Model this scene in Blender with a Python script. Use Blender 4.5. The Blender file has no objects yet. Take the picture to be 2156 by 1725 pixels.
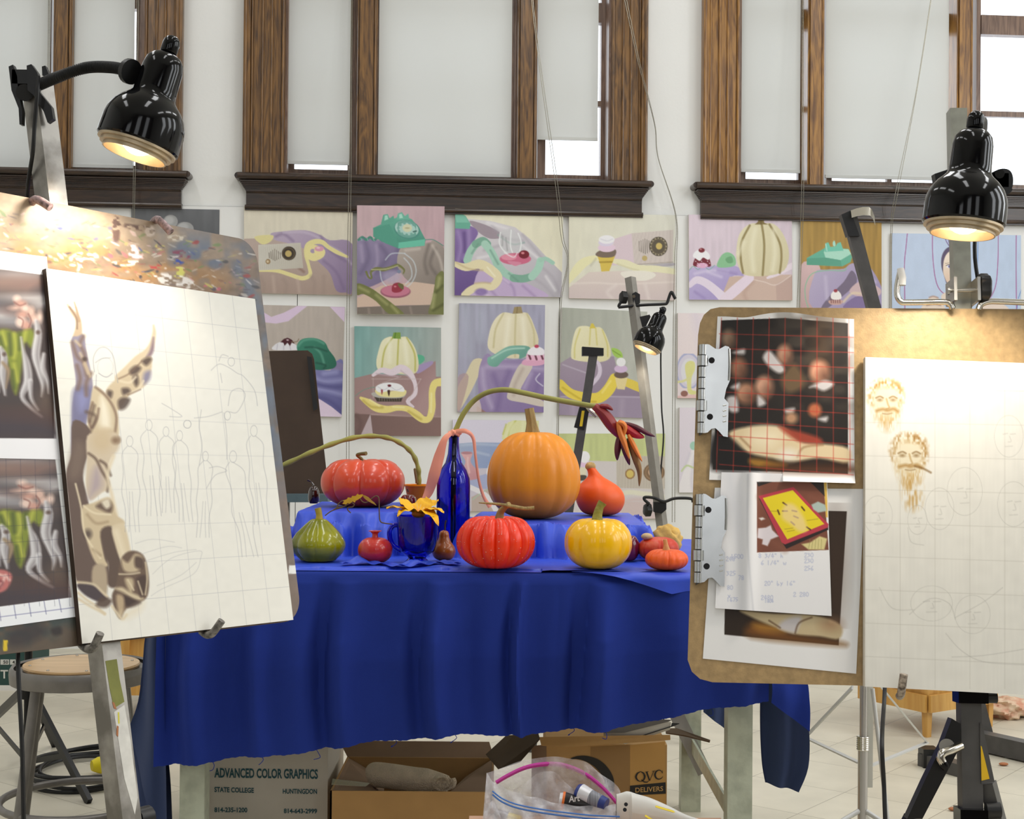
import bpy, math, random
import numpy as np
from mathutils import Vector, Matrix
random.seed(7); RNG = np.random.RandomState(7)
SC = bpy.context.scene; COL = SC.collection

# ------------------------------------------------------------------ camera, sky, lights, exposure
FPX = 3000.0; CW, CH = 2156.0, 1725.0
CAMZ = 1.08; PITCH = 0.012; ROLL = 0.0085
_r0 = np.array([1., 0, 0]); _f = np.array([0, math.cos(PITCH), math.sin(PITCH)]); _u0 = np.array([0, -math.sin(PITCH), math.cos(PITCH)])
CR = math.cos(ROLL)*_r0 + math.sin(ROLL)*_u0; CU = -math.sin(ROLL)*_r0 + math.cos(ROLL)*_u0; CF = _f
CAM = np.array([0., 0., CAMZ])
cam = bpy.data.cameras.new('camera'); camo = bpy.data.objects.new('camera', cam); COL.objects.link(camo)
cam.sensor_fit = 'HORIZONTAL'; cam.sensor_width = 36.0; cam.lens = 36.0*FPX/CW; cam.clip_start = 0.05; cam.clip_end = 200
camo.matrix_world = Matrix(((CR[0], CU[0], -CF[0], 0), (CR[1], CU[1], -CF[1], 0), (CR[2], CU[2], -CF[2], CAMZ), (0, 0, 0, 1)))
SC.camera = camo
SC.view_settings.view_transform = 'Standard'; SC.view_settings.look = 'None'
SC.view_settings.gamma = 1.0; SC.view_settings.use_curve_mapping = False
SC.view_settings.exposure = 0.0
SC.cycles.max_bounces = 10; SC.cycles.transparent_max_bounces = 24; SC.cycles.caustics_refractive = False; SC.cycles.caustics_reflective = False

wd = bpy.data.worlds.new('overcast_sky'); SC.world = wd; wd.use_nodes = True
bg = wd.node_tree.nodes['Background']; bg.inputs[0].default_value = (0.93, 0.97, 1.0, 1); bg.inputs[1].default_value = 2.6

def area(name, loc, target, sx, sy, power, col=(1, 1, 1)):
    l = bpy.data.lights.new(name, 'AREA'); l.shape = 'RECTANGLE'; l.size = sx; l.size_y = sy; l.energy = power; l.color = col
    o = bpy.data.objects.new(name, l); COL.objects.link(o); o.location = loc
    d = Vector(target) - Vector(loc); o.rotation_euler = d.to_track_quat('-Z', 'Y').to_euler()
    return o
# rows of ceiling fluorescents, and daylight from the side windows, plus added fill behind the camera
for fx in (-2.3, 0.4, 3.1):
    for fy in (0.9, 3.1, 5.3): area('ceiling_fluorescent', (fx, fy, 4.5), (fx, fy, 0), 0.4, 1.5, (14.5, 19.5, 21)[(fx > 0)+(fx > 2)], (0.985, 0.99, 1.0))
for wy in (0.6, 2.4, 4.2): area('side_window', (4.75, wy, 2.8), (-1.0, wy+1.0, 1.2), 0.8, 2.4, 38, (0.92, 0.96, 1.0))
for wx in (-1.9, 0.3, 2.5): area('rear_fill', (wx, -3.3, 2.8), (wx*.4, 4.0, 1.3), 0.9, 2.4, 17, (0.94, 0.97, 1.0))  # unseen fill lights added behind the camera; the rear wall has no openings

# ------------------------------------------------------------------ pixel <-> world helpers
def ray(px, py):
    return CF + CR*((px-CW/2)/FPX) + CU*((CH/2-py)/FPX)
def at(px, py, Y):
    d = ray(px, py); return CAM + d*(Y/d[1])
def atz(px, py, z):
    d = ray(px, py); return CAM + d*((z-CAMZ)/d[2])
def on_plane(px, py, p0, n):
    d = ray(px, py); return CAM + d*(np.dot(np.asarray(p0)-CAM, n)/np.dot(d, n))
def proj(P):
    Q = np.asarray(P) - CAM; z = Q@CF
    return CW/2 + FPX*(Q@CR)/z, CH/2 - FPX*(Q@CU)/z
def solve_quad(c):
    d = np.array([ray(x, y) for x, y in c]); A = np.stack([-d[1], d[2], -d[3]], 1)
    l = np.linalg.solve(A, -d[0]); return d*np.r_[1, l][:, None]     # relative to the camera, first ray at unit length
TH = math.atan(0.075)
WO = np.array([0, 7.0, 0]); ES = np.array([math.cos(TH), math.sin(TH), 0]); WN = np.array([math.sin(TH), -math.cos(TH), 0]); EZ = np.array([0, 0, 1.])
def W(s, z, off=0.0): return WO + ES*s + EZ*z + WN*off
def wsz(px, py, off=0.0):
    p = on_plane(px, py, WO+WN*off, WN); return float((p-WO)@ES), float(p[2])
def wp(px, py, off=0.0): return on_plane(px, py, WO+WN*off, WN)

def lin(c):
    c = np.asarray(c, float)/255.0
    return np.where(c <= 0.04045, c/12.92, ((c+0.055)/1.055)**2.4)

# ------------------------------------------------------------------ materials
def M(name, rgb, rough=0.6, metal=0.0, noise=None, bump=None, coat=0.0, spec=0.5, sheen=0.0, rgb2=None, stretch=(1, 1, 1), trans=0.0, ior=1.45, sss=0.0):
    m = bpy.data.materials.new(name); m.use_nodes = True; nt = m.node_tree; b = nt.nodes['Principled BSDF']
    c = lin(rgb); b.inputs['Base Color'].default_value = (*c, 1)
    b.inputs['Roughness'].default_value = rough; b.inputs['Metallic'].default_value = metal
    b.inputs['Coat Weight'].default_value = coat; b.inputs['Coat Roughness'].default_value = 0.08
    b.inputs['Specular IOR Level'].default_value = spec; b.inputs['Sheen Weight'].default_value = sheen
    b.inputs['Transmission Weight'].default_value = trans; b.inputs['IOR'].default_value = ior
    if noise or bump:
        tc = nt.nodes.new('ShaderNodeTexCoord'); mp = nt.nodes.new('ShaderNodeMapping'); mp.inputs['Scale'].default_value = stretch
        nt.links.new(tc.outputs['Object'], mp.inputs['Vector'])
    if noise:
        n = nt.nodes.new('ShaderNodeTexNoise'); n.inputs['Scale'].default_value = noise[0]; n.inputs['Detail'].default_value = 6
        nt.links.new(mp.outputs[0], n.inputs['Vector'])
        r = nt.nodes.new('ShaderNodeValToRGB'); lo = noise[2] if len(noise) > 2 else 0.3; hi = noise[3] if len(noise) > 3 else 0.7
        r.color_ramp.elements[0].position = lo; r.color_ramp.elements[1].position = hi
        c2 = lin(rgb2) if rgb2 is not None else c*(1-noise[1])
        c1 = c if rgb2 is not None else np.minimum(c*(1+noise[1]), 1)
        r.color_ramp.elements[0].color = (*c2, 1); r.color_ramp.elements[1].color = (*c1, 1)
        nt.links.new(n.outputs['Fac'], r.inputs[0]); nt.links.new(r.outputs[0], b.inputs['Base Color'])
    if bump:
        n2 = nt.nodes.new('ShaderNodeTexNoise'); n2.inputs['Scale'].default_value = bump[0]; n2.inputs['Detail'].default_value = 4
        nt.links.new(mp.outputs[0], n2.inputs['Vector'])
        bp = nt.nodes.new('ShaderNodeBump'); bp.inputs['Strength'].default_value = bump[1]; bp.inputs['Distance'].default_value = 0.01
        nt.links.new(n2.outputs['Fac'], bp.inputs['Height']); nt.links.new(bp.outputs[0], b.inputs['Normal'])
    return m
def wood(name, dark, light, axis=2, scale=14, rough=0.35, coat=0.25):
    m = bpy.data.materials.new(name); m.use_nodes = True; nt = m.node_tree; b = nt.nodes['Principled BSDF']
    tc = nt.nodes.new('ShaderNodeTexCoord'); mp = nt.nodes.new('ShaderNodeMapping')
    s = [1, 1, 1]; s[axis] = 0.09; mp.inputs['Scale'].default_value = s
    n = nt.nodes.new('ShaderNodeTexNoise'); n.inputs['Scale'].default_value = scale; n.inputs['Detail'].default_value = 5; n.inputs['Distortion'].default_value = 1.2
    w = nt.nodes.new('ShaderNodeMath'); w.operation = 'SINE'; mu = nt.nodes.new('ShaderNodeMath'); mu.operation = 'MULTIPLY'; mu.inputs[1].default_value = 42
    ad = nt.nodes.new('ShaderNodeMath'); ad.operation = 'MULTIPLY_ADD'; ad.inputs[1].default_value = 0.15; ad.inputs[2].default_value = 0.0
    n2 = nt.nodes.new('ShaderNodeTexNoise'); n2.inputs['Scale'].default_value = scale*6; n2.inputs['Detail'].default_value = 3
    ad2 = nt.nodes.new('ShaderNodeMath'); ad2.operation = 'ADD'
    r = nt.nodes.new('ShaderNodeValToRGB'); r.color_ramp.elements[0].color = (*lin(dark), 1); r.color_ramp.elements[1].color = (*lin(light), 1)
    r.color_ramp.elements[0].position = 0.18; r.color_ramp.elements[1].position = 0.78
    L = nt.links.new
    L(tc.outputs['Object'], mp.inputs[0]); L(mp.outputs[0], n.inputs[0]); L(mp.outputs[0], n2.inputs[0])
    L(n.outputs['Fac'], mu.inputs[0]); L(mu.outputs[0], w.inputs[0]); L(w.outputs[0], ad.inputs[0])
    L(n2.outputs['Fac'], ad2.inputs[0]); L(ad.outputs[0], ad2.inputs[1]); L(ad2.outputs[0], r.inputs[0]); L(r.outputs[0], b.inputs['Base Color'])
    b.inputs['Roughness'].default_value = rough; b.inputs['Coat Weight'].default_value = coat; b.inputs['Coat Roughness'].default_value = 0.2
    return m
def glow(name, rgb, strength):
    m = bpy.data.materials.new(name); m.use_nodes = True; b = m.node_tree.nodes['Principled BSDF']
    b.inputs['Base Color'].default_value = (*lin(rgb), 1); b.inputs['Emission Color'].default_value = (*lin(rgb), 1); b.inputs['Emission Strength'].default_value = strength
    return m
def vcol(name, rough=0.6, coat=0.0, noise=None):
    m = bpy.data.materials.new(name); m.use_nodes = True; nt = m.node_tree; b = nt.nodes['Principled BSDF']
    a = nt.nodes.new('ShaderNodeVertexColor'); a.layer_name = 'paint'
    src = a.outputs[0]
    if noise:
        tc = nt.nodes.new('ShaderNodeTexCoord'); n = nt.nodes.new('ShaderNodeTexNoise'); n.inputs['Scale'].default_value = noise[0]; n.inputs['Detail'].default_value = 4
        nt.links.new(tc.outputs['Object'], n.inputs[0])
        mr = nt.nodes.new('ShaderNodeMapRange'); mr.inputs['To Min'].default_value = 1-noise[1]; mr.inputs['To Max'].default_value = 1+noise[1]
        nt.links.new(n.outputs['Fac'], mr.inputs[0])
        mx = nt.nodes.new('ShaderNodeVectorMath'); mx.operation = 'SCALE'; nt.links.new(src, mx.inputs[0]); nt.links.new(mr.outputs[0], mx.inputs['Scale']); src = mx.outputs[0]
    nt.links.new(src, b.inputs['Base Color']); b.inputs['Roughness'].default_value = rough; b.inputs['Coat Weight'].default_value = coat
    b.inputs['Specular IOR Level'].default_value = 0.35
    return m
def clear(name, tint, alpha, rough=0.05):
    m = bpy.data.materials.new(name); m.use_nodes = True; nt = m.node_tree; nt.nodes.clear()
    o = nt.nodes.new('ShaderNodeOutputMaterial'); mx = nt.nodes.new('ShaderNodeMixShader'); mx.inputs[0].default_value = alpha
    t = nt.nodes.new('ShaderNodeBsdfTransparent'); t.inputs[0].default_value = (*lin(tint), 1)
    g = nt.nodes.new('ShaderNodeBsdfGlossy'); g.inputs['Roughness'].default_value = rough
    nt.links.new(t.outputs[0], mx.inputs[1]); nt.links.new(g.outputs[0], mx.inputs[2]); nt.links.new(mx.outputs[0], o.inputs[0])
    return m

# ------------------------------------------------------------------ mesh building
def unit(v):
    v = np.asarray(v, float); n = np.linalg.norm(v); return v/n if n > 1e-12 else v
def frame(axis):
    a = unit(axis); h = np.array([0, 0, 1.]) if abs(a[2]) < 0.9 else np.array([1., 0, 0])
    x = unit(np.cross(h, a)); return x, np.cross(a, x), a
def cr(pts, per=6, closed=False):
    P = np.asarray(pts, float); n = len(P); out = []
    if n < 3: return P
    for i in range(n if closed else n-1):
        if closed: p0, p1, p2, p3 = P[(i-1) % n], P[i], P[(i+1) % n], P[(i+2) % n]
        else: p0, p1, p2, p3 = P[max(i-1, 0)], P[i], P[i+1], P[min(i+2, n-1)]
        for k in range(per):
            t = k/per; out.append(0.5*((2*p1)+(-p0+p2)*t+(2*p0-5*p1+4*p2-p3)*t*t+(-p0+3*p1-3*p2+p3)*t**3))
    if not closed: out.append(P[-1])
    return np.array(out)
class MB:
    def __init__(s): s.v = []; s.f = []; s.m = []; s.s = []; s.n = 0; s.col = None
    def add(s, V, F, m=0, smooth=False):
        V = np.asarray(V, float).reshape(-1, 3); s.v.append(V)
        for f in F: s.f.append([i+s.n for i in f]); s.m.append(m); s.s.append(smooth)
        s.n += len(V); return s
    def hexa(s, c, m=0):      # 8 corners: bottom 4, top 4
        return s.add(c, [(0, 3, 2, 1), (4, 5, 6, 7), (0, 1, 5, 4), (1, 2, 6, 5), (2, 3, 7, 6), (3, 0, 4, 7)], m)
    def box(s, lo, hi, m=0):
        x0, y0, z0 = lo; x1, y1, z1 = hi
        return s.hexa([(x0, y0, z0), (x1, y0, z0), (x1, y1, z0), (x0, y1, z0), (x0, y0, z1), (x1, y0, z1), (x1, y1, z1), (x0, y1, z1)], m)
    def obox(s, c, ax, ay, az, m=0):    # centre and half-axis vectors
        c, ax, ay, az = map(np.asarray, (c, ax, ay, az))
        return s.hexa([c-ax-ay-az, c+ax-ay-az, c+ax+ay-az, c-ax+ay-az, c-ax-ay+az, c+ax-ay+az, c+ax+ay+az, c-ax+ay+az], m)
    def wbox(s, s0, s1, z0, z1, o0, o1, m=0):    # box in wall coordinates
        return s.hexa([W(s0, z0, o1), W(s1, z0, o1), W(s1, z0, o0), W(s0, z0, o0), W(s0, z1, o1), W(s1, z1, o1), W(s1, z1, o0), W(s0, z1, o0)], m)
    def slab(s, q, n, t, m=0):           # quad q (TL,TR,BR,BL) extruded by -n*t behind
        q = np.asarray(q); b = q-np.asarray(n)*t
        return s.hexa([q[3], q[2], b[2], b[3], q[0], q[1], b[1], b[0]], m)
    def bar(s, a, b, w, h, up=(0, 0, 1), m=0):
        a, b = np.asarray(a, float), np.asarray(b, float); d = unit(b-a); x = unit(np.cross(d, up)); y = np.cross(x, d)
        return s.obox((a+b)/2, (b-a)/2, x*w/2, y*h/2, m)
    def tube(s, path, r, n=8, m=0, cap=True, smooth=True, flat=None):
        P = np.asarray(path, float); k = len(P); R = np.full(k, r) if np.isscalar(r) else np.asarray(r, float)
        T = np.gradient(P, axis=0); x, y, _ = frame(T[0]); V = []
        for i in range(k):
            t = unit(T[i]); x = unit(x-t*np.dot(x, t)); y = np.cross(t, x)
            for j in range(n):
                a = 2*math.pi*j/n; V.append(P[i]+R[i]*(math.cos(a)*x+(flat or 1)*math.sin(a)*y))
        F = [(i*n+j, i*n+(j+1) % n, (i+1)*n+(j+1) % n, (i+1)*n+j) for i in range(k-1) for j in range(n)]
        if cap: F += [tuple(range(n-1, -1, -1)), tuple((k-1)*n+j for j in range(n))]
        return s.add(V, F, m, smooth)
    def lathe(s, prof, c=(0, 0, 0), axis=(0, 0, 1), n=32, m=0, rf=None, cap=True, xdir=None):
        c = np.asarray(c, float); x, y, a = frame(axis)
        if xdir is not None: x = unit(np.asarray(xdir)-a*np.dot(xdir, a)); y = np.cross(a, x)
        V = []; k = len(prof)
        for i, (r, z) in enumerate(prof):
            for j in range(n):
                th = 2*math.pi*j/n; rr, zz = (r, z) if rf is None else rf(r, z, th, i)
                V.append(c+a*zz+rr*(math.cos(th)*x+math.sin(th)*y))
        F = [(i*n+j, i*n+(j+1) % n, (i+1)*n+(j+1) % n, (i+1)*n+j) for i in range(k-1) for j in range(n)]
        if cap:
            if prof[0][0] > 1e-6: F.append(tuple(range(n-1, -1, -1)))
            if prof[-1][0] > 1e-6: F.append(tuple((k-1)*n+j for j in range(n)))
        return s.add(V, F, m, True)
    def ball(s, c, r, n=14, m=0, sc=(1, 1, 1), fn=None):
        V = []; c = np.asarray(c, float)
        for i in range(n+1):
            ph = math.pi*i/n
            for j in range(2*n):
                th = math.pi*j/n; d = np.array([math.sin(ph)*math.cos(th), math.sin(ph)*math.sin(th), math.cos(ph)])
                rr = r if fn is None else r*fn(d); V.append(c+d*rr*np.asarray(sc))
        k = 2*n
        return s.add(V, [(i*k+j, (i+1)*k+j, (i+1)*k+(j+1) % k, i*k+(j+1) % k) for i in range(n) for j in range(k)], m, True)
    def prism(s, poly, o, ax, ay, az, m=0):   # 2D polygon in (ax,ay) extruded along az
        o, ax, ay, az = map(lambda t: np.asarray(t, float), (o, ax, ay, az)); n = len(poly)
        V = [o+ax*p[0]+ay*p[1] for p in poly]+[o+ax*p[0]+ay*p[1]+az for p in poly]
        F = [tuple(range(n-1, -1, -1)), tuple(range(n, 2*n))]+[(i, (i+1) % n, n+(i+1) % n, n+i) for i in range(n)]
        return s.add(V, F, m)
    def ppoly(s, pts, n, t, m=0):             # 3D planar polygon extruded by -n*t
        P = np.asarray(pts, float); k = len(P); V = np.vstack([P, P-np.asarray(n)*t])
        return s.add(V, [tuple(range(k)), tuple(range(2*k-1, k-1, -1))]+[(i, k+i, k+(i+1) % k, (i+1) % k) for i in range(k)], m)
    def grid(s, P, m=0, smooth=True):
        P = np.asarray(P, float); h, w = P.shape[:2]
        F = [(i*w+j, (i+1)*w+j, (i+1)*w+j+1, i*w+j+1) for i in range(h-1) for j in range(w-1)]
        return s.add(P.reshape(-1, 3), F, m, smooth)
    def mesh(s, name, mats, base):
        me = bpy.data.meshes.new(name); V = np.vstack(s.v)-np.asarray(base)
        me.from_pydata(V.tolist(), [], s.f)
        for mt in (mats if isinstance(mats, (list, tuple)) else [mats]): me.materials.append(mt)
        me.polygons.foreach_set('material_index', np.array(s.m, dtype=np.int32)); me.polygons.foreach_set('use_smooth', np.array(s.s, dtype=bool))
        me.update()
        try: me.set_sharp_from_angle(angle=math.radians(42))
        except Exception: pass
        return me
def tag(o, label=None, cat=None, group=None, kind=None):
    if label: o['label'] = label
    if cat: o['category'] = cat
    if group: o['group'] = group
    if kind: o['kind'] = kind
    return o
def T(name, label, cat, loc, group=None):
    o = bpy.data.objects.new(name, None); COL.objects.link(o); o.location = [float(x) for x in loc]; o.empty_display_size = 0.05
    o['base'] = [float(x) for x in loc]; return tag(o, label, cat, group)
def part(name, mb, mats, parent, label=None, kind=None):
    base = list(parent['base']); o = bpy.data.objects.new(name, mb.mesh(name, mats, base)); COL.objects.link(o); o.parent = parent; o['base'] = base
    if label: o['label'] = label
    if kind: o['kind'] = kind
    return o
def single(name, mb, mats, label, cat, loc=None, group=None):
    if loc is None:
        V = np.vstack(mb.v); loc = [(V[:, 0].min()+V[:, 0].max())/2, (V[:, 1].min()+V[:, 1].max())/2, V[:, 2].min()]
    o = bpy.data.objects.new(name, mb.mesh(name, mats, loc)); COL.objects.link(o); o.location = [float(x) for x in loc]; o['base'] = [float(x) for x in loc]
    return tag(o, label, cat, group)
def struct(name, mb, mats):
    o = bpy.data.objects.new(name, mb.mesh(name, mats, (0, 0, 0))); COL.objects.link(o); o['kind'] = 'structure'; o['base'] = [0., 0., 0.]; return o
# ------------------------------------------------------------------ setting
m_plaster = M('white_plaster', (232, 232, 229), 0.7, noise=(1.3, 0.035), bump=(60, 0.05))
m_panel = M('white_wall_panel', (233, 233, 231), 0.6, noise=(2.0, 0.025))
m_ceil = M('ceiling_white', (232, 231, 226), 0.8, noise=(2, 0.02))
m_seam = M('panel_seam_dark', (70, 66, 60), 0.8, noise=(20, 0.1))
m_oak = wood('aged_oak', (62, 38, 16), (133, 94, 44), 2, 16, 0.38, 0.25)
m_oakb = wood('golden_oak', (92, 56, 20), (165, 118, 52), 2, 16, 0.38, 0.25)
m_oakd = wood('dark_walnut_stain', (34, 24, 18), (66, 47, 34), 0, 14, 0.35, 0.25)
m_sash = wood('sash_wood', (88, 62, 48), (132, 104, 84), 2, 18, 0.4, 0.2)
m_blind = None
def make_blind_mat():
    m = bpy.data.materials.new('roller_blind_cloth'); m.use_nodes = True; nt = m.node_tree; b = nt.nodes['Principled BSDF']
    b.inputs['Base Color'].default_value = (*lin((214, 215, 211)), 1); b.inputs['Roughness'].default_value = 0.85
    tl = nt.nodes.new('ShaderNodeBsdfTranslucent'); tl.inputs[0].default_value = (*lin((205, 208, 206)), 1)
    mx = nt.nodes.new('ShaderNodeMixShader'); mx.inputs[0].default_value = 0.12
    o = nt.nodes['Material Output']; nt.links.new(b.outputs[0], mx.inputs[1]); nt.links.new(tl.outputs[0], mx.inputs[2]); nt.links.new(mx.outputs[0], o.inputs[0])
    return m
m_blind = make_blind_mat()
m_glass = clear('window_glass', (250, 252, 255), 0.06, 0.02)
m_chain = M('bead_chain_metal', (150, 146, 132), 0.35, 0.7, noise=(40, 0.1))

def floor_mat():
    m = bpy.data.materials.new('vinyl_floor_tiles'); m.use_nodes = True; nt = m.node_tree; b = nt.nodes['Principled BSDF']; L = nt.links.new
    tc = nt.nodes.new('ShaderNodeTexCoord'); mp = nt.nodes.new('ShaderNodeMapping'); mp.inputs['Rotation'].default_value = (0, 0, math.radians(38))
    br = nt.nodes.new('ShaderNodeTexBrick'); br.offset = 0; br.inputs['Scale'].default_value = 1; br.inputs['Brick Width'].default_value = 0.305; br.inputs['Row Height'].default_value = 0.305
    br.inputs['Mortar Size'].default_value = 0.0012; br.inputs['Color1'].default_value = (*lin((216, 209, 190)), 1); br.inputs['Color2'].default_value = (*lin((208, 201, 182)), 1); br.inputs['Mortar'].default_value = (*lin((150, 142, 125)), 1)
    n = nt.nodes.new('ShaderNodeTexNoise'); n.inputs['Scale'].default_value = 5; n.inputs['Detail'].default_value = 8
    mr = nt.nodes.new('ShaderNodeMapRange'); mr.inputs[1].default_value = 0.3; mr.inputs[2].default_value = 0.7; mr.inputs[3].default_value = 0.86; mr.inputs[4].default_value = 1.04
    v = nt.nodes.new('ShaderNodeVectorMath'); v.operation = 'SCALE'
    L(tc.outputs['Object'], mp.inputs[0]); L(mp.outputs[0], br.inputs['Vector']); L(tc.outputs['Object'], n.inputs[0]); L(n.outputs['Fac'], mr.inputs[0])
    L(br.outputs['Color'], v.inputs[0]); L(mr.outputs[0], v.inputs['Scale']); L(v.outputs[0], b.inputs['Base Color']); b.inputs['Roughness'].default_value = 0.42
    return m
X0, X1, Y0, ZC = -4.2, 5.0, -3.6, 4.7
struct('floor', MB().box((X0-.3, Y0-.3, -0.1), (X1+.3, 7.9, 0)), floor_mat())
struct('ceiling', MB().box((X0-.3, Y0-.3, ZC), (X1+.3, 7.9, ZC+.1)), m_ceil)
struct('wall_left', MB().box((X0-.2, Y0, 0), (X0, 7.4, ZC)), m_plaster)
struct('wall_right', MB().box((X1, Y0, 0), (X1+.2, 7.8, ZC)), m_plaster)
struct('wall_front', MB().box((X0, Y0-.2, 0), (X1, Y0, ZC)), M('dim_rear_wall', (104, 96, 88), .8, noise=(2, .05)))  # unseen wall, its colour darkened to cut fill and keep black reflections

# window layout measured on the wall plane (positions along the wall and heights)
def sx(px, off=0.0, py=200): return wsz(px, py, off)[0]
ZSILL = wsz(940, 374, 0.05)[1]; ZTOP = 4.15
WINS = [
    dict(n=1, c0=None, c1=(305, 386), panes=[(-40, 111), (150, 305)], mull=[(111, 150)], sill=(None, 393), blinds=[(-60, 105, 358, 0), (148, 282, 352, 1)], oak=0),
    dict(n=2, c0=(514, 601), c1=(1285, 1360), panes=[(601, 752), (794, 1091), (1131, 1285)], mull=[(752, 794), (1091, 1131)], sill=(500, 1371), blinds=[(605, 737, 345, 2), (797, 1077, 369, 3), (1132, 1259, 294, 4)], oak=0),
    dict(n=3, c0=(1476, 1554), c1=(2260, 2340), panes=[(1554, 1702), (1736, 2016), (2049, 2260)], mull=[(1702, 1736), (2016, 2049)], sill=(1467, 2350), blinds=[(1561, 1685, 362, 5), (1738, 1997, 376, 6)], oak=1)]
openings = []
for w in WINS:
    a = sx(w['c0'][1]) if w['c0'] else sx(-330); b = sx(w['c1'][0]); openings.append((a, b))
wb = MB(); TK = 0.34; sL, sR = sx(-1500), sx(4000)
sL, sR = -4.35, 5.2
edges = [sL]+[e for o in openings for e in o]+[sR]
for i in range(0, len(edges), 2): wb.wbox(edges[i], edges[i+1], 0, ZC, -TK, 0)
for a, b in openings:
    wb.wbox(a, b, 0, ZSILL, -TK, 0); wb.wbox(a, b, ZTOP, ZC, -TK, 0)
struct('wall_back', wb, m_plaster)

def wpart(name, mb, mat, par):
    return part(name, mb, mat, par)
for w, (oa, ob) in zip(WINS, openings):
    r = bpy.data.objects.new('window_%d' % w['n'], None); COL.objects.link(r); r['kind'] = 'structure'; r['base'] = [0., 0., 0.]
    oak = m_oakb if w['oak'] else m_oak
    cas = []
    if w['c0']: cas.append((sx(w['c0'][0]), sx(w['c0'][1]), 1))
    else: cas.append((oa-0.2, oa, 1))
    cas.append((sx(w['c1'][0]), sx(w['c1'][1]), -1))
    for a, b, sg in cas:      # moulded casing: backband, flats, beads
        mb = MB(); wd_ = b-a; o_ = a if sg > 0 else b
        prof = [(0, .17, .052), (.17, .24, .030), (.24, .44, .034), (.44, .47, .041), (.47, .66, .036), (.66, .69, .042), (.69, .90, .034), (.90, 1.0, .028)]
        for p, q, d in prof:
            aa, bb = o_+sg*p*wd_, o_+sg*q*wd_; mb.wbox(min(aa, bb), max(aa, bb), ZSILL, ZTOP+.15, 0.001, d)
        for p in (.05, .20, .455, .675, .95):
            pp = o_+sg*p*wd_; mb.tube([W(pp, ZSILL, .05 if p < .1 else .038), W(pp, ZTOP+.15, .05 if p < .1 else .038)], .007 if p > .1 else .010, 8)
        wpart('casing', mb, oak, r)
        # side jamb (reveal board)
        e = b if sg > 0 else a
        wpart('jamb', MB().wbox(min(e, e+sg*.012), max(e, e+sg*.012), ZSILL, ZTOP, -TK+.02, .02), m_sash, r)
    wpart('head_casing', MB().wbox(cas[0][0], cas[1][1], ZTOP, ZTOP+.16, .001, .05), oak, r)
    for a, b in w['mull']:
        sa, sb = sx(a, .02), sx(b, .02); mb = MB(); mb.wbox(sa, sb, ZSILL, ZTOP, -.16, .012); ww = sb-sa
        mb.wbox(sa+.10*ww, sb-.22*ww, ZSILL, ZTOP, .012, .024); mb.tube([W(sb-.12*ww, ZSILL, .014), W(sb-.12*ww, ZTOP, .014)], .006, 8); mb.tube([W(sa+.04*ww, ZSILL, .013), W(sa+.04*ww, ZTOP, .013)], .005, 8)
        wpart('mullion', mb, oak, r)
    # sill (stool), apron mouldings
    sa = sx(w['sill'][0], .09, 380) if w['sill'][0] else oa-.3; sb = sx(w['sill'][1], .09, 380)
    mb = MB(); mb.wbox(sa+.012, sb-.012, ZSILL-.032, ZSILL, -TK+.04, .085)
    mb.tube([W(sa, ZSILL-.016, .085), W(sb, ZSILL-.016, .085)], .016, 10)
    for e in (sa, sb):
        mb.tube([W(e, ZSILL-.016, .002), W(e, ZSILL-.016, .085)], .016, 10)
    wpart('sill', mb, m_oakd, r)
    mb = MB(); i0 = sa+.035; i1 = sb-.035
    for k in range(7):       # cove under the stool
        t = k/6; off = .078-.040*math.sin(t*math.pi/2); mb.wbox(i0-.028*(1-t), i1+.028*(1-t), ZSILL-.036-.048*(k+1)/7, ZSILL-.036-.048*k/7, .001, off)
    mb.wbox(i0, i1, ZSILL-.150, ZSILL-.084, .001, .030); mb.tube([W(i0, ZSILL-.086, .030), W(i1, ZSILL-.086, .030)], .006, 8)
    mb.wbox(i0-.004, i1+.004, ZSILL-.176, ZSILL-.150, .001, .040); mb.tube([W(i0-.004, ZSILL-.160, .040), W(i1+.004, ZSILL-.160, .040)], .010, 8)
    wpart('apron', mb, m_oakd if not w['oak'] else m_oakd, r)
    # sashes with glass
    zm = wsz(2100, 55, -.13)[1]
    for (a, b) in w['panes']:
        pa = sx(a, -.10); pb = sx(b, -.10)
        if a < 0: pa = oa+.01
        mb = MB(); st = .045
        g0, g1 = pa+st, pb-st; zb = ZSILL+.055
        mb.wbox(pa, g0, ZSILL, ZTOP, -.155, -.115); mb.wbox(g1, pb, ZSILL, ZTOP, -.155, -.115)
        mb.wbox(g0, g1, ZSILL, zb, -.155, -.115)
        mb.wbox(g0, g1, zm-.05, zm+.05, -.160, -.108)
        zq = wsz(2100, 241, -.13)[1]; mb.wbox(g0, g1, zq-.014, zq+.014, -.15, -.12)
        if g1-g0 > .5:
            mid = (g0+g1)/2; mb.wbox(mid-.012, mid+.012, zb, ZTOP, -.15, -.12)
        mb.wbox(pa, pa+.02, ZSILL, ZTOP, -.115, -.06); mb.wbox(pb-.02, pb, ZSILL, ZTOP, -.115, -.06)
        wpart('sash', mb, m_sash, r)
        wpart('glass_pane', MB().wbox(g0, g1, zb, ZTOP, -.138, -.134), m_glass, r)
# wall panels below the windows, seams between them, ledge on top
zt = wsz(400, 432, .014)[1]
seams = [sL]+[wsz(p, 640, .014)[0] for p in (70, 626, 1178, 1732)]+[sR]
for i in range(len(seams)-1):
    struct('trim_%d' % (i+1), MB().wbox(seams[i]+.0016, seams[i+1]-.0016, .10, zt-.004, .001, .013), m_panel)
struct('trim_6', MB().wbox(sL, sR, .10, zt-.002, .0005, .004), m_seam)
struct('baseboard_back', MB().wbox(sL, sR, 0, .10, .001, .018), m_panel)

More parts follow.
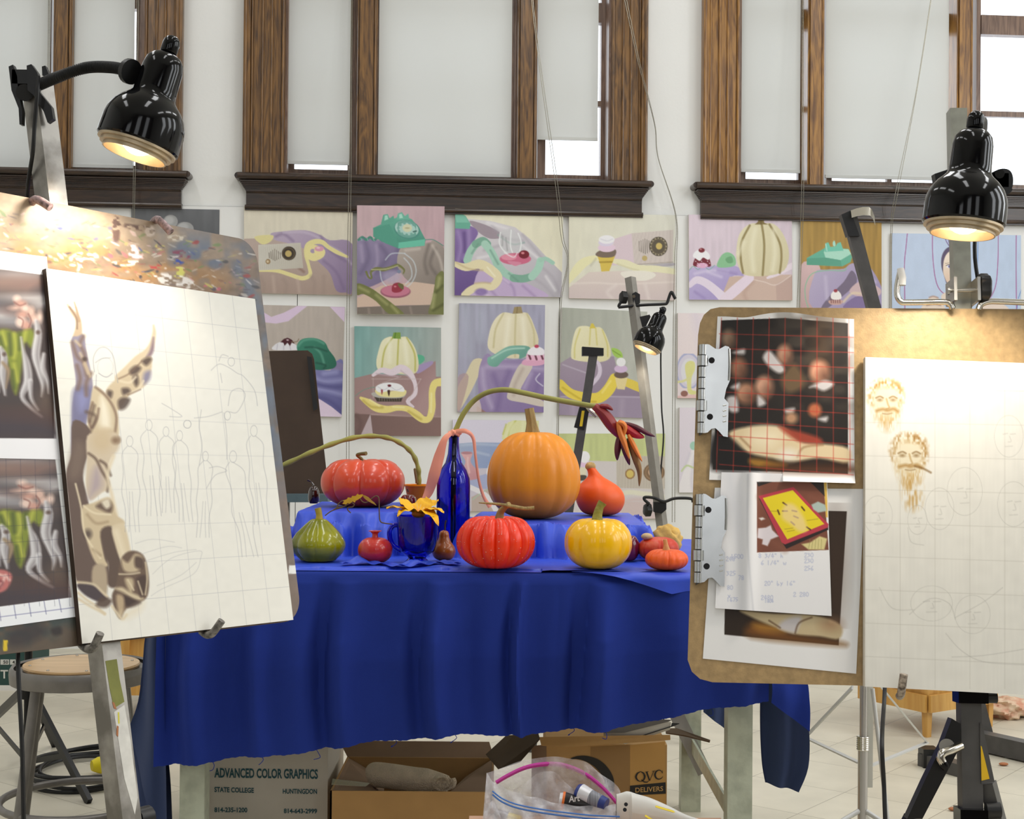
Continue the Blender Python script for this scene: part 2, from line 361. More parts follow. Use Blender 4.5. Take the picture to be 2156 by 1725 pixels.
# roller blinds with bead chains
def chain(mb, pts, n_half=0.0025, pitch=0.0075):
    P = cr(pts, 10) if len(pts) > 2 else np.asarray(pts, float)
    d = np.r_[0, np.cumsum(np.linalg.norm(np.diff(P, axis=0), axis=1))]; n = int(d[-1]/pitch*2); t = np.linspace(0, d[-1], n)
    Q = np.stack([np.interp(t, d, P[:, k]) for k in range(3)], 1)
    mb.tube(Q, np.where(np.arange(n) % 2 == 0, n_half, .0008), 5, smooth=False)
def double_chain(pxs, off=.10, gap=5.5):
    mb = MB()
    for g in (-gap/2, gap/2): chain(mb, [wp(x+g*k, y, o) for (x, y, k, o) in pxs])
    return mb
CH_ = {0: [(103, -40, .3, .03), (103, 160, .7, .05), (101, 330, .8, .11)],
       1: [(291, -40, .6, .03), (287, 200, .7, .06), (283, 360, .7, .11), (281, 478, .5, .11)],
       2: [(741, -40, .4, .03), (738, 300, .6, .08), (737, 370, .8, .115), (733, 640, 1, .07), (732, 990, 1, .06)],
       3: [(1116, -40, .5, .03), (1136, 130, .6, .09), (1172, 390, .9, .115), (1184, 500, .9, .07), (1196, 550, .4, .06), (1180, 640, .6, .055), (1176, 800, .6, .05), (1174, 940, .6, .05)],
       4: [(1311, -30, .8, .05), (1345, 130, .6, .09), (1378, 260, .2, .07), (1386, 333, .1, .06), (1423, 455, .3, .06), (1422, 560, .8, .055), (1419, 800, 1, .05), (1418, 1100, 1, .05)],
       5: [(1690, -40, .5, .03), (1690, 300, .6, .07), (1690, 390, .8, .115), (1687, 500, .9, .07), (1680, 660, .9, .05)],
       6: [(1966, -40, .2, .05), (1930, 190, .25, .09), (1889, 400, .9, .118), (1877, 480, .6, .07), (1875, 660, .9, .06)]}
BL = ['white roller blind at the frame edge, beside the clamp lamp gooseneck', 'white roller blind just behind the big black clamp lamp with gooseneck',
      'narrow white roller blind over the radio painting, a thin bright strip under it', 'wide white roller blind in the middle window, above the pink telephone painting',
      'narrow white roller blind pulled up short, bright square of glass under it', 'narrow white roller blind above the lilac pumpkin painting, bright strip under it',
      'wide white roller blind beside the bare unshaded window panes']
for w in WINS:
    for (a, b, yb, i) in w['blinds']:
        s0, s1 = sx(a, -.03), sx(b, -.03); z0 = wsz((max(a, 0)+min(b, 2156))/2, yb, -.03)[1]
        t = T('roller_blind', BL[i], 'roller blind', W((s0+s1)/2, z0, -.03), 'roller blinds of the tall windows')
        nS, nZ = 9, 40; G = np.zeros((nZ, nS, 3))
        for p in range(nZ):
            for q in range(nS):
                z = ZTOP-.02+(z0-(ZTOP-.02))*p/(nZ-1); G[p, q] = W(s0+(s1-s0)*q/(nS-1), z, -.03+.003*math.sin(q*1.3+i)*math.sin(p*.21+i))
        part('blind_cloth', MB().grid(G), m_blind, t)
        part('hem_bar', MB().wbox(s0, s1, z0-.004, z0+.012, -.033, -.025), m_blind, t)
        part('roller_tube', MB().tube([W(s0, ZTOP-.03, -.05), W(s1, ZTOP-.03, -.05)], .02, 12), m_blind, t)
        part('pull_chain', double_chain(CH_[i]), m_chain, t)
# ------------------------------------------------------------------ painter: colours the vertices of a fine canvas grid (albedo of the painted picture only)
def lattice(X, Y, sx_, sy_, seed=0):
    rs = np.random.RandomState(seed); Lt = rs.rand(64, 64)
    x = X/sx_; y = Y/sy_; xi = np.floor(x).astype(int); yi = np.floor(y).astype(int); fx = x-xi; fy = y-yi
    fx = fx*fx*(3-2*fx); fy = fy*fy*(3-2*fy); g = lambda a, b: Lt[a % 64, b % 64]
    return (g(yi, xi)*(1-fx)+g(yi, xi+1)*fx)*(1-fy)+(g(yi+1, xi)*(1-fx)+g(yi+1, xi+1)*fx)*fy
class Pic:
    def __init__(s, G, bg):
        s.G = G; s.px, s.py = proj(G.reshape(-1, 3)); s.px = s.px.reshape(G.shape[:2]); s.py = s.py.reshape(G.shape[:2])
        s.A = np.zeros(G.shape); s.A[:] = bg; s.at(0, 0, 1)
    def at(s, ox, oy, sc): s.X = (s.px-ox)*sc; s.Y = (s.py-oy)*sc; s.k = sc; return s
    def _mix(s, sl, mk, col):
        s.A[sl] = s.A[sl]*(1-mk[..., None])+np.asarray(col, float)*mk[..., None]
    def _sl(s, x0, y0, x1, y1):
        m = (s.X > x0) & (s.X < x1) & (s.Y > y0) & (s.Y < y1)
        if not m.any(): return None
        r = np.where(m.any(1))[0]; c = np.where(m.any(0))[0]; return (slice(r[0], r[-1]+1), slice(c[0], c[-1]+1))
    def poly(s, pts, col, a=1.0, soft=None, smooth=True, g=None, tex=None):
        P = np.asarray(pts, float); soft = s.k*1.3 if soft is None else soft*s.k
        if smooth: P = cr(P, 4, True)
        sl = s._sl(P[:, 0].min()-soft, P[:, 1].min()-soft, P[:, 0].max()+soft, P[:, 1].max()+soft)
        if sl is None: return s
        X = s.X[sl]; Y = s.Y[sl]; d2 = np.full(X.shape, 1e12); ins = np.zeros(X.shape, bool)
        Q = np.roll(P, -1, axis=0)
        for (ax, ay), (bx, by) in zip(P, Q):
            ex, ey = bx-ax, by-ay; L = ex*ex+ey*ey+1e-9
            t = np.clip(((X-ax)*ex+(Y-ay)*ey)/L, 0, 1); d2 = np.minimum(d2, (X-ax-t*ex)**2+(Y-ay-t*ey)**2)
            if ay != by:
                c = ((ay > Y) != (by > Y)) & (X < ex*(Y-ay)/(by-ay)+ax); ins ^= c
        sd = np.sqrt(d2)*np.where(ins, 1, -1); mk = np.clip(0.5+sd/soft, 0, 1)*a
        if tex: mk = mk*np.clip(.5+tex[2]*(lattice(X, Y, tex[0], tex[1], (len(pts)+int(abs(P[0, 0]))) % 9973)-.5)*2, 0, 1)
        if g is None: s._mix(sl, mk, col)
        else:
            c2, x0, y0, x1, y1 = g; t = np.clip(((X-x0)*(x1-x0)+(Y-y0)*(y1-y0))/((x1-x0)**2+(y1-y0)**2), 0, 1)[..., None]
            s._mix(sl, mk, np.asarray(col, float)*(1-t)+np.asarray(c2, float)*t)
        return s
    def st(s, pts, w, col, a=1.0, soft=None, smooth=True):
        P = np.asarray(pts, float); n0 = len(P); soft = s.k*1.2 if soft is None else soft*s.k
        Wd = np.full(n0, w, float) if np.isscalar(w) else np.asarray(w, float)
        if smooth and n0 > 2: P = cr(np.c_[P, Wd], 5); Wd = P[:, 2]; P = P[:, :2]
        mw = Wd.max()+soft; sl = s._sl(P[:, 0].min()-mw, P[:, 1].min()-mw, P[:, 0].max()+mw, P[:, 1].max()+mw)
        if sl is None: return s
        X = s.X[sl]; Y = s.Y[sl]; mk = np.zeros(X.shape)
        for i in range(len(P)-1):
            ax, ay = P[i]; ex, ey = P[i+1]-P[i]; L = ex*ex+ey*ey+1e-9
            t = np.clip(((X-ax)*ex+(Y-ay)*ey)/L, 0, 1); d = np.hypot(X-ax-t*ex, Y-ay-t*ey); ww = (Wd[i]*(1-t)+Wd[i+1]*t)/2
            mk = np.maximum(mk, np.clip(0.5+(ww-d)/soft, 0, 1))
        s._mix(sl, mk*a, col); return s
    def ell(s, cx, cy, rx, ry, col, a=1.0, rot=0.0, soft=None, ring=None):
        soft = s.k*1.2 if soft is None else soft*s.k; m = max(rx, ry)+soft
        sl = s._sl(cx-m, cy-m, cx+m, cy+m)
        if sl is None: return s
        X = s.X[sl]-cx; Y = s.Y[sl]-cy; c, n = math.cos(rot), math.sin(rot); x = (X*c+Y*n)/rx; y = (-X*n+Y*c)/ry
        d = (1-np.hypot(x, y))*min(rx, ry)
        if ring: d = ring/2-np.abs(d+ring/2)
        s._mix(sl, np.clip(.5+d/soft, 0, 1)*a, col); return s
    def grad(s, c0, c1, x0, y0, x1, y1):
        t = np.clip(((s.X-x0)*(x1-x0)+(s.Y-y0)*(y1-y0))/((x1-x0)**2+(y1-y0)**2), 0, 1)[..., None]; s.A[:] = np.asarray(c0, float)*(1-t)+np.asarray(c1, float)*t; return s
    def brush(s, amp, sx_, sy_, seed=1):
        s.A *= (1+amp*2*(lattice(s.X, s.Y, sx_*s.k, sy_*s.k, seed)-.5))[..., None]; return s
    def folds(s, pts_list, w, col, a=.5, soft=5):
        for p in pts_list: s.st(p, w, col, a, soft)
        return s
def qgrid(q, nx, ny):
    q = np.asarray(q, float); u = np.linspace(0, 1, nx)[None, :, None]; v = np.linspace(0, 1, ny)[:, None, None]
    return (q[0]*(1-u)+q[1]*u)*(1-v)+(q[3]*(1-u)+q[2]*u)*v
def painted_mesh(name, G, A, mats, base, n=None, thick=.018, backgrid=False):
    """front grid with painted vertices plus side walls and back of the support"""
    h, w = G.shape[:2]; idx = np.arange(h*w).reshape(h, w); base = np.asarray(base, float)
    F = np.stack([idx[:-1, :-1], idx[1:, :-1], idx[1:, 1:], idx[:-1, 1:]], -1).reshape(-1, 4)
    ring = np.r_[idx[0, :], idx[1:, -1], idx[-1, -2::-1], idx[-2:0:-1, 0]]; k = len(ring)
    V = G.reshape(-1, 3); B = V[ring]-np.asarray(n)*thick; V2 = np.vstack([V, V[ring], B]); o1 = h*w; o2 = o1+k
    if backgrid: V2 = np.vstack([V2, V-np.asarray(n)*thick]); FB = F[:, ::-1]+o2+k
    j = np.arange(k); jn = (j+1) % k
    S = np.stack([o1+j, o1+jn, o2+jn, o2+j], -1)
    me = bpy.data.meshes.new(name); nf = len(F)+len(S)+1
    if backgrid: S = np.vstack([S, FB]); nf = len(F)+len(S)
    me.vertices.add(len(V2)); me.vertices.foreach_set('co', (V2-base).astype(np.float32).ravel())
    loops = np.r_[F.ravel(), S.ravel()] if backgrid else np.r_[F.ravel(), S.ravel(), o2+j[::-1]]; me.loops.add(len(loops)); me.loops.foreach_set('vertex_index', loops.astype(np.int32))
    me.polygons.add(nf); st_ = np.arange(0, nf*4, 4) if backgrid else np.r_[np.arange(0, (nf-1)*4, 4), (nf-1)*4]; me.polygons.foreach_set('loop_start', st_.astype(np.int32))
    for mt in mats: me.materials.append(mt)
    mi = np.r_[np.zeros(len(F)), np.ones(nf-len(F))].astype(np.int32); me.polygons.foreach_set('material_index', mi)
    me.polygons.foreach_set('use_smooth', np.r_[np.ones(len(F), bool), np.zeros(nf-len(F), bool)])
    at_ = me.color_attributes.new('paint', 'FLOAT_COLOR', 'POINT'); C = np.ones((len(V2), 4), np.float32); C[:h*w, :3] = lin(np.clip(A.reshape(-1, 3), 0, 255))
    at_.data.foreach_set('color', C.ravel()); me.update(calc_edges=True); me.validate(); return me
m_paint = vcol('oil_paint_on_canvas', 0.5, noise=(220, .05)); m_edge = M('canvas_edge', (214, 208, 196), 0.8, noise=(60, .06))
def wall_painting(quad, label, group, draw, ox, oy, sc, bg, thick=.018, step=1.35, off=None, edge=m_edge):
    px = [(x/sc+ox, y/sc+oy) for x, y in quad]; off = thick+.0145 if off is None else off
    q = [wp(x, y, off) for x, y in px]
    w = max(np.hypot(px[1][0]-px[0][0], px[1][1]-px[0][1]), 5); h = np.hypot(px[3][0]-px[0][0], px[3][1]-px[0][1])
    G = qgrid(q, int(w/step)+2, int(h/step)+2); p = Pic(G, bg); p.at(ox, oy, sc); draw(p); A_ = np.clip(p.A, 0, 255)/255; lu = A_.mean(-1, keepdims=True); p.A = 255*np.clip(lu+(A_-lu)*.88, 0, 1)**.86
    base = W(*[float((np.mean(q, 0)-WO)@ES), float(min(x[2] for x in q)), 0.0141])
    me = painted_mesh('canvas_painting', G, p.A, [m_paint, edge], base, n=WN, thick=thick)
    o = bpy.data.objects.new('canvas_painting', me); COL.objects.link(o); o.location = base; o['base'] = [float(v) for v in base]
    return tag(o, label, 'painting', group)
GP = 'still life paintings on the studio wall'
CA = (500, 420, 3.08); CB = (1150, 420, 2.875); CC = (920, 860, 3.85); CD = (1680, 420, 4.529); CE = (0, 400, 3.0803)

def d1(p):
    p.grad((220, 210, 186), (214, 206, 184), 40, 40, 40, 300); p.brush(.025, 6, 30, 2)
    p.poly([(40, 255), (230, 250), (420, 300), (640, 480), (745, 560), (745, 625), (40, 625)], (180, 157, 146), smooth=False, g=((160, 135, 122), 300, 300, 300, 610))
    p.poly([(215, 222), (290, 208), (440, 200), (540, 232), (600, 265), (745, 290), (745, 590), (700, 604), (640, 590), (600, 480), (520, 400), (430, 320), (330, 285), (240, 262)], (172, 152, 180), g=((128, 106, 146), 380, 200, 700, 590))
    p.folds([[(250, 240), (300, 225), (360, 270)], [(540, 240), (600, 330), (700, 400)], [(560, 400), (640, 470), (690, 580)]], 16, (108, 88, 128), .5, 6)
    p.folds([[(300, 215), (430, 212), (530, 250)], [(590, 300), (680, 350), (740, 420)]], 14, (198, 182, 205), .6, 5)
    p.st([(300, 360), (380, 430), (430, 470)], 14, (120, 85, 70), .6, 5)
    p.st([(130, 458), (250, 462), (340, 488), (420, 512), (470, 488), (462, 430), (445, 360), (455, 300), (500, 275), (550, 278), (590, 310), (650, 345), (712, 372)], [24, 24, 26, 28, 26, 20, 26, 34, 34, 30, 26, 26, 16], (228, 215, 138))
    p.poly([(440, 340), (470, 290), (560, 320), (560, 370), (500, 400), (450, 380)], (232, 218, 140)); p.poly([(110, 242), (228, 232), (216, 272), (160, 292)], (224, 212, 138))
    p.poly([(135, 295), (410, 281), (426, 445), (138, 461)], (206, 201, 188), smooth=False, g=((186, 178, 162), 135, 290, 420, 450))
    for k in range(22): p.st([(145+k*12.4, 300-k*.6), (150+k*12.6, 452-k*.6)], 2.2, (178, 170, 155), .6, .7, False)
    for k in range(7): p.st([(205+k*12, 322+8*abs(k-3)), (207+k*12, 398-6*abs(k-3))], 5, (112, 100, 88), .9, .8, False)
    p.ell(333, 350, 46, 45, (52, 42, 34)); p.ell(330, 352, 36, 35, (92, 76, 50), ring=5); p.ell(330, 352, 21, 21, (190, 162, 88)); p.ell(198, 403, 16, 17, (150, 118, 76)); p.ell(196, 403, 8, 8, (212, 190, 150))
    p.ell(488, 335, 16, 14, (160, 140, 170)); p.poly([(500, 322), (558, 322), (550, 362), (510, 364)], (236, 218, 140)); p.ell(530, 320, 30, 17, (216, 142, 170)); p.ell(524, 314, 12, 6, (240, 190, 205))
    p.folds([[(150, 500), (170, 560), (165, 610)], [(300, 520), (320, 560), (310, 610)], [(480, 500), (500, 540), (495, 610)], [(560, 500), (560, 610)]], 18, (150, 128, 116), .6, 8)
    p.folds([[(390, 520), (400, 600)], [(230, 500), (240, 600)]], 12, (198, 172, 160), .6, 8)
def d2(p):
    p.grad((196, 162, 168), (186, 150, 158), 800, 40, 1300, 300); p.brush(.04, 5, 40, 3)
    p.poly([(775, 270), (900, 262), (1060, 310), (1090, 420), (1000, 500), (840, 575), (775, 560)], (134, 120, 158), g=((104, 92, 130), 800, 280, 1000, 540))
    p.folds([[(830, 280), (850, 380), (800, 480)], [(930, 300), (970, 380), (900, 470)], [(1040, 330), (1060, 400), (980, 470)]], 26, (90, 78, 114), .6, 10)
    p.folds([[(800, 300), (810, 400)], [(900, 300), (905, 420), (850, 500)]], 16, (168, 152, 186), .6, 8)
    p.poly([(1060, 310), (1150, 290), (1240, 282), (1275, 268), (1343, 330), (1343, 600), (1150, 560), (1040, 440)], (166, 152, 142), g=((120, 108, 100), 1100, 300, 1300, 560))
    p.folds([[(1240, 295), (1215, 400), (1230, 480)], [(1280, 320), (1250, 420), (1300, 500)]], 20, (92, 82, 76), .6, 7); p.folds([[(1090, 330), (1180, 320)], [(1265, 300), (1310, 380), (1330, 460)]], 14, (204, 190, 178), .7, 6)
    p.poly([(775, 640), (930, 560), (1150, 535), (1343, 560), (1343, 700), (1100, 685), (775, 700)], (206, 174, 152), smooth=False); p.poly([(775, 700), (1000, 690), (1343, 682), (1343, 750), (775, 750)], (112, 100, 90), smooth=False)
    p.folds([[(850, 710), (855, 745)], [(940, 700), (950, 745)], [(1120, 700), (1130, 745)]], 12, (150, 134, 122), .7, 5)
    p.poly([(775, 545), (860, 572), (930, 620), (1010, 680), (1080, 745), (985, 745), (900, 662), (820, 615), (775, 620)], (104, 108, 52)); p.folds([[(790, 570), (850, 600)], [(900, 620), (970, 680)], [(1000, 690), (1040, 735)]], 16, (164, 164, 98), .7, 6)
    p.poly([(1290, 495), (1340, 480), (1340, 745), (1240, 745), (1262, 650), (1278, 560)], (106, 110, 56)); p.folds([[(1310, 510), (1300, 570)], [(1275, 620), (1265, 700)]], 20, (168, 168, 104), .7, 7); p.folds([[(1330, 560), (1290, 600)], [(1335, 680), (1270, 720)]], 14, (64, 66, 28), .7, 6)
    p.st([(785, 262), (810, 245), (835, 262), (860, 245), (885, 264), (910, 250), (940, 268)], 16, (62, 128, 112)); p.folds([[(800, 250), (806, 266)], [(840, 250), (846, 266)], [(880, 252), (886, 268)]], 5, (130, 190, 170), .8, 1); p.st([(1220, 262), (1270, 262), (1335, 300)], 5, (72, 132, 116))
    p.poly([(880, 185), (955, 150), (1010, 128), (1060, 104), (1130, 128), (1182, 190), (1220, 262), (1212, 300), (1042, 318), (965, 285), (880, 242)], (82, 168, 140), smooth=False, g=((58, 134, 114), 1000, 120, 1000, 310))
    p.poly([(880, 185), (985, 160), (1045, 285), (1040, 316), (960, 285), (882, 240)], (66, 148, 124), smooth=False); p.poly([(1045, 280), (1217, 258), (1213, 300), (1042, 318)], (88, 190, 158), smooth=False)
    p.poly([(930, 160), (945, 100), (975, 95), (985, 122), (1012, 105), (1020, 142)], (78, 160, 134), smooth=False); p.poly([(1030, 132), (1040, 92), (1066, 82), (1085, 108), (1108, 92), (1114, 130)], (92, 176, 150), smooth=False); p.poly([(955, 105), (972, 102), (978, 128), (952, 138)], (150, 214, 192), smooth=False); p.poly([(1048, 98), (1064, 92), (1074, 120), (1050, 124)], (156, 218, 196), smooth=False)
    p.ell(1100, 195, 86, 60, (62, 134, 120), rot=.25); p.ell(1098, 190, 78, 52, (158, 202, 192), rot=.25); p.ell(1100, 192, 56, 40, (92, 158, 142), ring=16, rot=.2)
    for k in range(10):
        a = .5+k*.56; p.ell(1100+58*math.cos(a), 191+38*math.sin(a), 9, 8, (100, 164, 150))
    p.ell(1101, 186, 31, 26, (206, 208, 168)); p.ell(1101, 186, 16, 5, (170, 166, 120)); p.st([(1140, 210), (1160, 205)], 8, (50, 90, 84))
    p.st([(835, 470), (850, 505), (870, 510), (866, 470), (900, 450), (950, 455), (1000, 440), (1040, 426), (1080, 455), (1076, 480)], [14, 12, 10, 16, 22, 24, 20, 16, 12, 8], (106, 108, 54)); p.st([(870, 455), (960, 452), (1040, 430)], 7, (184, 182, 130), .8)
    p.folds([[(1085, 352), (1140, 400), (1158, 470), (1130, 540), (1080, 580)], [(960, 392), (1000, 352), (1085, 350)], [(925, 465), (938, 530), (985, 580)], [(1080, 380), (1120, 430), (1130, 500), (1090, 550)]], 7, (196, 210, 220), .75, 2)
    p.ell(1000, 500, 60, 40, (170, 160, 190), .6, soft=8); p.ell(1048, 468, 13, 12, (110, 120, 150))
    p.ell(1025, 598, 98, 42, (150, 76, 98)); p.ell(1025, 592, 92, 36, (196, 104, 130)); p.poly([(1000, 590), (1010, 550), (1050, 540), (1075, 570), (1060, 598), (1020, 605)], (146, 34, 52)); p.poly([(1040, 545), (1075, 552), (1075, 585), (1050, 570)], (96, 90, 46)); p.ell(1022, 565, 8, 6, (220, 120, 130), .8)
def d3(p):
    p.grad((230, 224, 192), (226, 220, 190), 1400, 60, 2100, 300); p.brush(.02, 6, 30, 4)
    p.poly([(1480, 125), (1640, 140), (1800, 180), (1900, 260), (2000, 370), (2105, 475), (2105, 640), (1700, 640), (1480, 400)], (206, 200, 206), smooth=False, g=((176, 170, 180), 1700, 160, 1900, 620))
    p.poly([(1505, 138), (1640, 178), (1725, 240), (1640, 255), (1560, 210)], (150, 134, 146)); p.folds([[(1650, 170), (1740, 250), (1850, 270)], [(1850, 230), (1900, 290), (1990, 400)], [(1960, 430), (2040, 500), (2090, 600)], [(1900, 500), (1990, 560), (2050, 630)], [(1600, 330), (1700, 300)]], 16, (160, 152, 164), .6, 6)
    p.folds([[(1620, 150), (1750, 190)], [(1850, 300), (1960, 390)], [(1560, 380), (1660, 360)], [(2000, 500), (2060, 590)]], 14, (232, 228, 232), .7, 6)
    p.poly([(1400, 190), (1500, 170), (1560, 212), (1530, 280), (1480, 400), (1560, 440), (1640, 600), (1600, 640), (1400, 640)], (124, 96, 162), g=((92, 66, 132), 1420, 200, 1540, 560)); p.folds([[(1430, 210), (1450, 300), (1430, 400)], [(1500, 200), (1500, 300), (1470, 380)]], 22, (156, 130, 190), .7, 8); p.folds([[(1470, 220), (1475, 340)]], 16, (74, 50, 112), .7, 8)
    p.poly([(1560, 470), (1650, 440), (1760, 500), (1900, 555), (2000, 640), (1480, 640), (1520, 600)], (186, 160, 202)); p.folds([[(1700, 500), (1780, 560), (1800, 630)], [(1850, 560), (1930, 630)], [(1620, 560), (1680, 630)]], 14, (150, 122, 174), .7, 6); p.folds([[(1660, 470), (1760, 540)], [(1560, 600), (1640, 630)]], 10, (222, 204, 230), .7, 5)
    p.poly([(1405, 62), (1480, 108), (1512, 160), (1505, 192), (1405, 188)], (88, 168, 142), smooth=False); p.poly([(1405, 62), (1480, 108), (1500, 150), (1420, 150)], (112, 190, 164), smooth=False)
    for k, pp in enumerate([[(1490, 395), (1510, 340), (1545, 290)], [(1545, 290), (1590, 268), (1620, 290)], [(1605, 290), (1645, 340), (1680, 410)], [(1680, 410), (1725, 470), (1790, 510)], [(1790, 510), (1850, 515), (1910, 500)], [(1910, 500), (1950, 450), (1965, 400)], [(1965, 395), (2000, 385), (2045, 412)]]): p.st(pp, 50 if k < 6 else 26, [(150, 198, 176), (110, 164, 140), (156, 204, 182)][k % 3])
    p.folds([[(1640, 330), (1690, 420)], [(1760, 480), (1820, 530)], [(1560, 290), (1520, 350)]], 10, (92, 140, 120), .7, 4)
    p.st([(1690, 230), (1780, 290), (1860, 280)], 10, (120, 156, 150), .7, 3)
    p.st([(1400, 415), (1480, 440), (1570, 420), (1650, 465), (1690, 510), (1650, 565), (1570, 560), (1510, 590), (1470, 620)], [30, 50, 60, 66, 56, 50, 40, 50, 40], (228, 214, 166)); p.folds([[(1420, 410), (1500, 450), (1590, 460)], [(1540, 545), (1600, 540), (1640, 545)]], 10, (196, 172, 118), .8, 4); p.st([(1620, 440), (1670, 500)], 9, (246, 238, 206), .8, 3); p.ell(1580, 600, 40, 24, (120, 92, 160), .8, soft=4)
    p.poly([(1700, 220), (1780, 190), (1830, 260), (1850, 330), (1790, 372), (1720, 330)], (196, 198, 200), .5); p.folds([[(1705, 215), (1700, 290), (1740, 345), (1800, 372)], [(1775, 200), (1770, 300), (1790, 360)], [(1820, 220), (1840, 280), (1830, 340)]], 8, (236, 240, 240), .85, 2); p.folds([[(1720, 240), (1718, 300)], [(1740, 250), (1750, 330)]], 8, (130, 130, 132), .6, 3)
    p.ell(1802, 386, 102, 38, (206, 88, 122)); p.ell(1760, 375, 50, 20, (228, 130, 156)); p.poly([(1750, 400), (1840, 410), (1800, 432)], (214, 120, 150)); p.ell(1858, 357, 34, 27, (112, 16, 30)); p.ell(1850, 348, 11, 7, (220, 120, 130)); p.folds([[(1730, 345), (1790, 375), (1815, 345)]], 6, (240, 230, 235), .9, 2)
def e1(p):
    p.grad((184, 170, 160), (172, 160, 150), 100, 700, 600, 1100); p.brush(.03, 5, 26, 5)
    p.poly([(100, 690), (220, 762), (300, 735), (390, 690), (455, 690), (330, 790), (250, 806), (100, 790)], (216, 190, 222), smooth=False); p.poly([(598, 695), (700, 697), (698, 802)], (214, 188, 220), smooth=False)
    p.poly([(232, 976), (245, 940), (300, 920), (350, 930), (385, 948), (392, 976)], (224, 222, 230)); p.folds([[(260, 940), (255, 975)], [(300, 950), (300, 975)], [(340, 955), (345, 975)]], 6, (176, 170, 186), .7, 2); p.poly([(278, 926), (300, 905), (325, 897), (352, 910), (372, 936), (352, 930), (340, 952), (325, 930), (305, 950), (298, 930)], (62, 18, 26), smooth=False); p.st([(350, 925), (385, 922), (398, 905)], 5, (120, 96, 70)); p.ell(325, 912, 8, 5, (200, 170, 180))
    p.poly([(600, 1110), (640, 1050), (690, 1070), (690, 1420), (480, 1420), (480, 1120)], (108, 108, 168), g=((84, 82, 146), 500, 1100, 640, 1360)); p.poly([(640, 1052), (692, 1068), (690, 1112), (610, 1104)], (120, 110, 156), smooth=False)
    p.poly([(385, 950), (420, 906), (500, 900), (565, 926), (592, 975), (632, 1030), (640, 1078), (600, 1102), (500, 1104), (440, 1060), (400, 1010)], (44, 124, 98), g=((28, 92, 72), 420, 900, 600, 1100)); p.folds([[(395, 950), (430, 915), (500, 908), (560, 935)], [(500, 960), (540, 1000), (560, 1060)]], 12, (92, 170, 142), .7, 5); p.folds([[(440, 960), (500, 960), (580, 985)], [(510, 1060), (570, 1075), (560, 1095)]], 10, (18, 66, 54), .8, 4)
    p.folds([[(490, 1150), (560, 1180), (690, 1170)], [(500, 1230), (580, 1240), (690, 1270)], [(560, 1130), (640, 1120)]], 26, (146, 148, 204), .7, 9); p.folds([[(500, 1190), (590, 1215), (690, 1215)], [(520, 1280), (600, 1310), (680, 1380)]], 24, (66, 64, 124), .7, 9)
    p.poly([(480, 1270), (540, 1300), (610, 1345), (680, 1402), (680, 1425), (480, 1425)], (218, 196, 222), smooth=False)
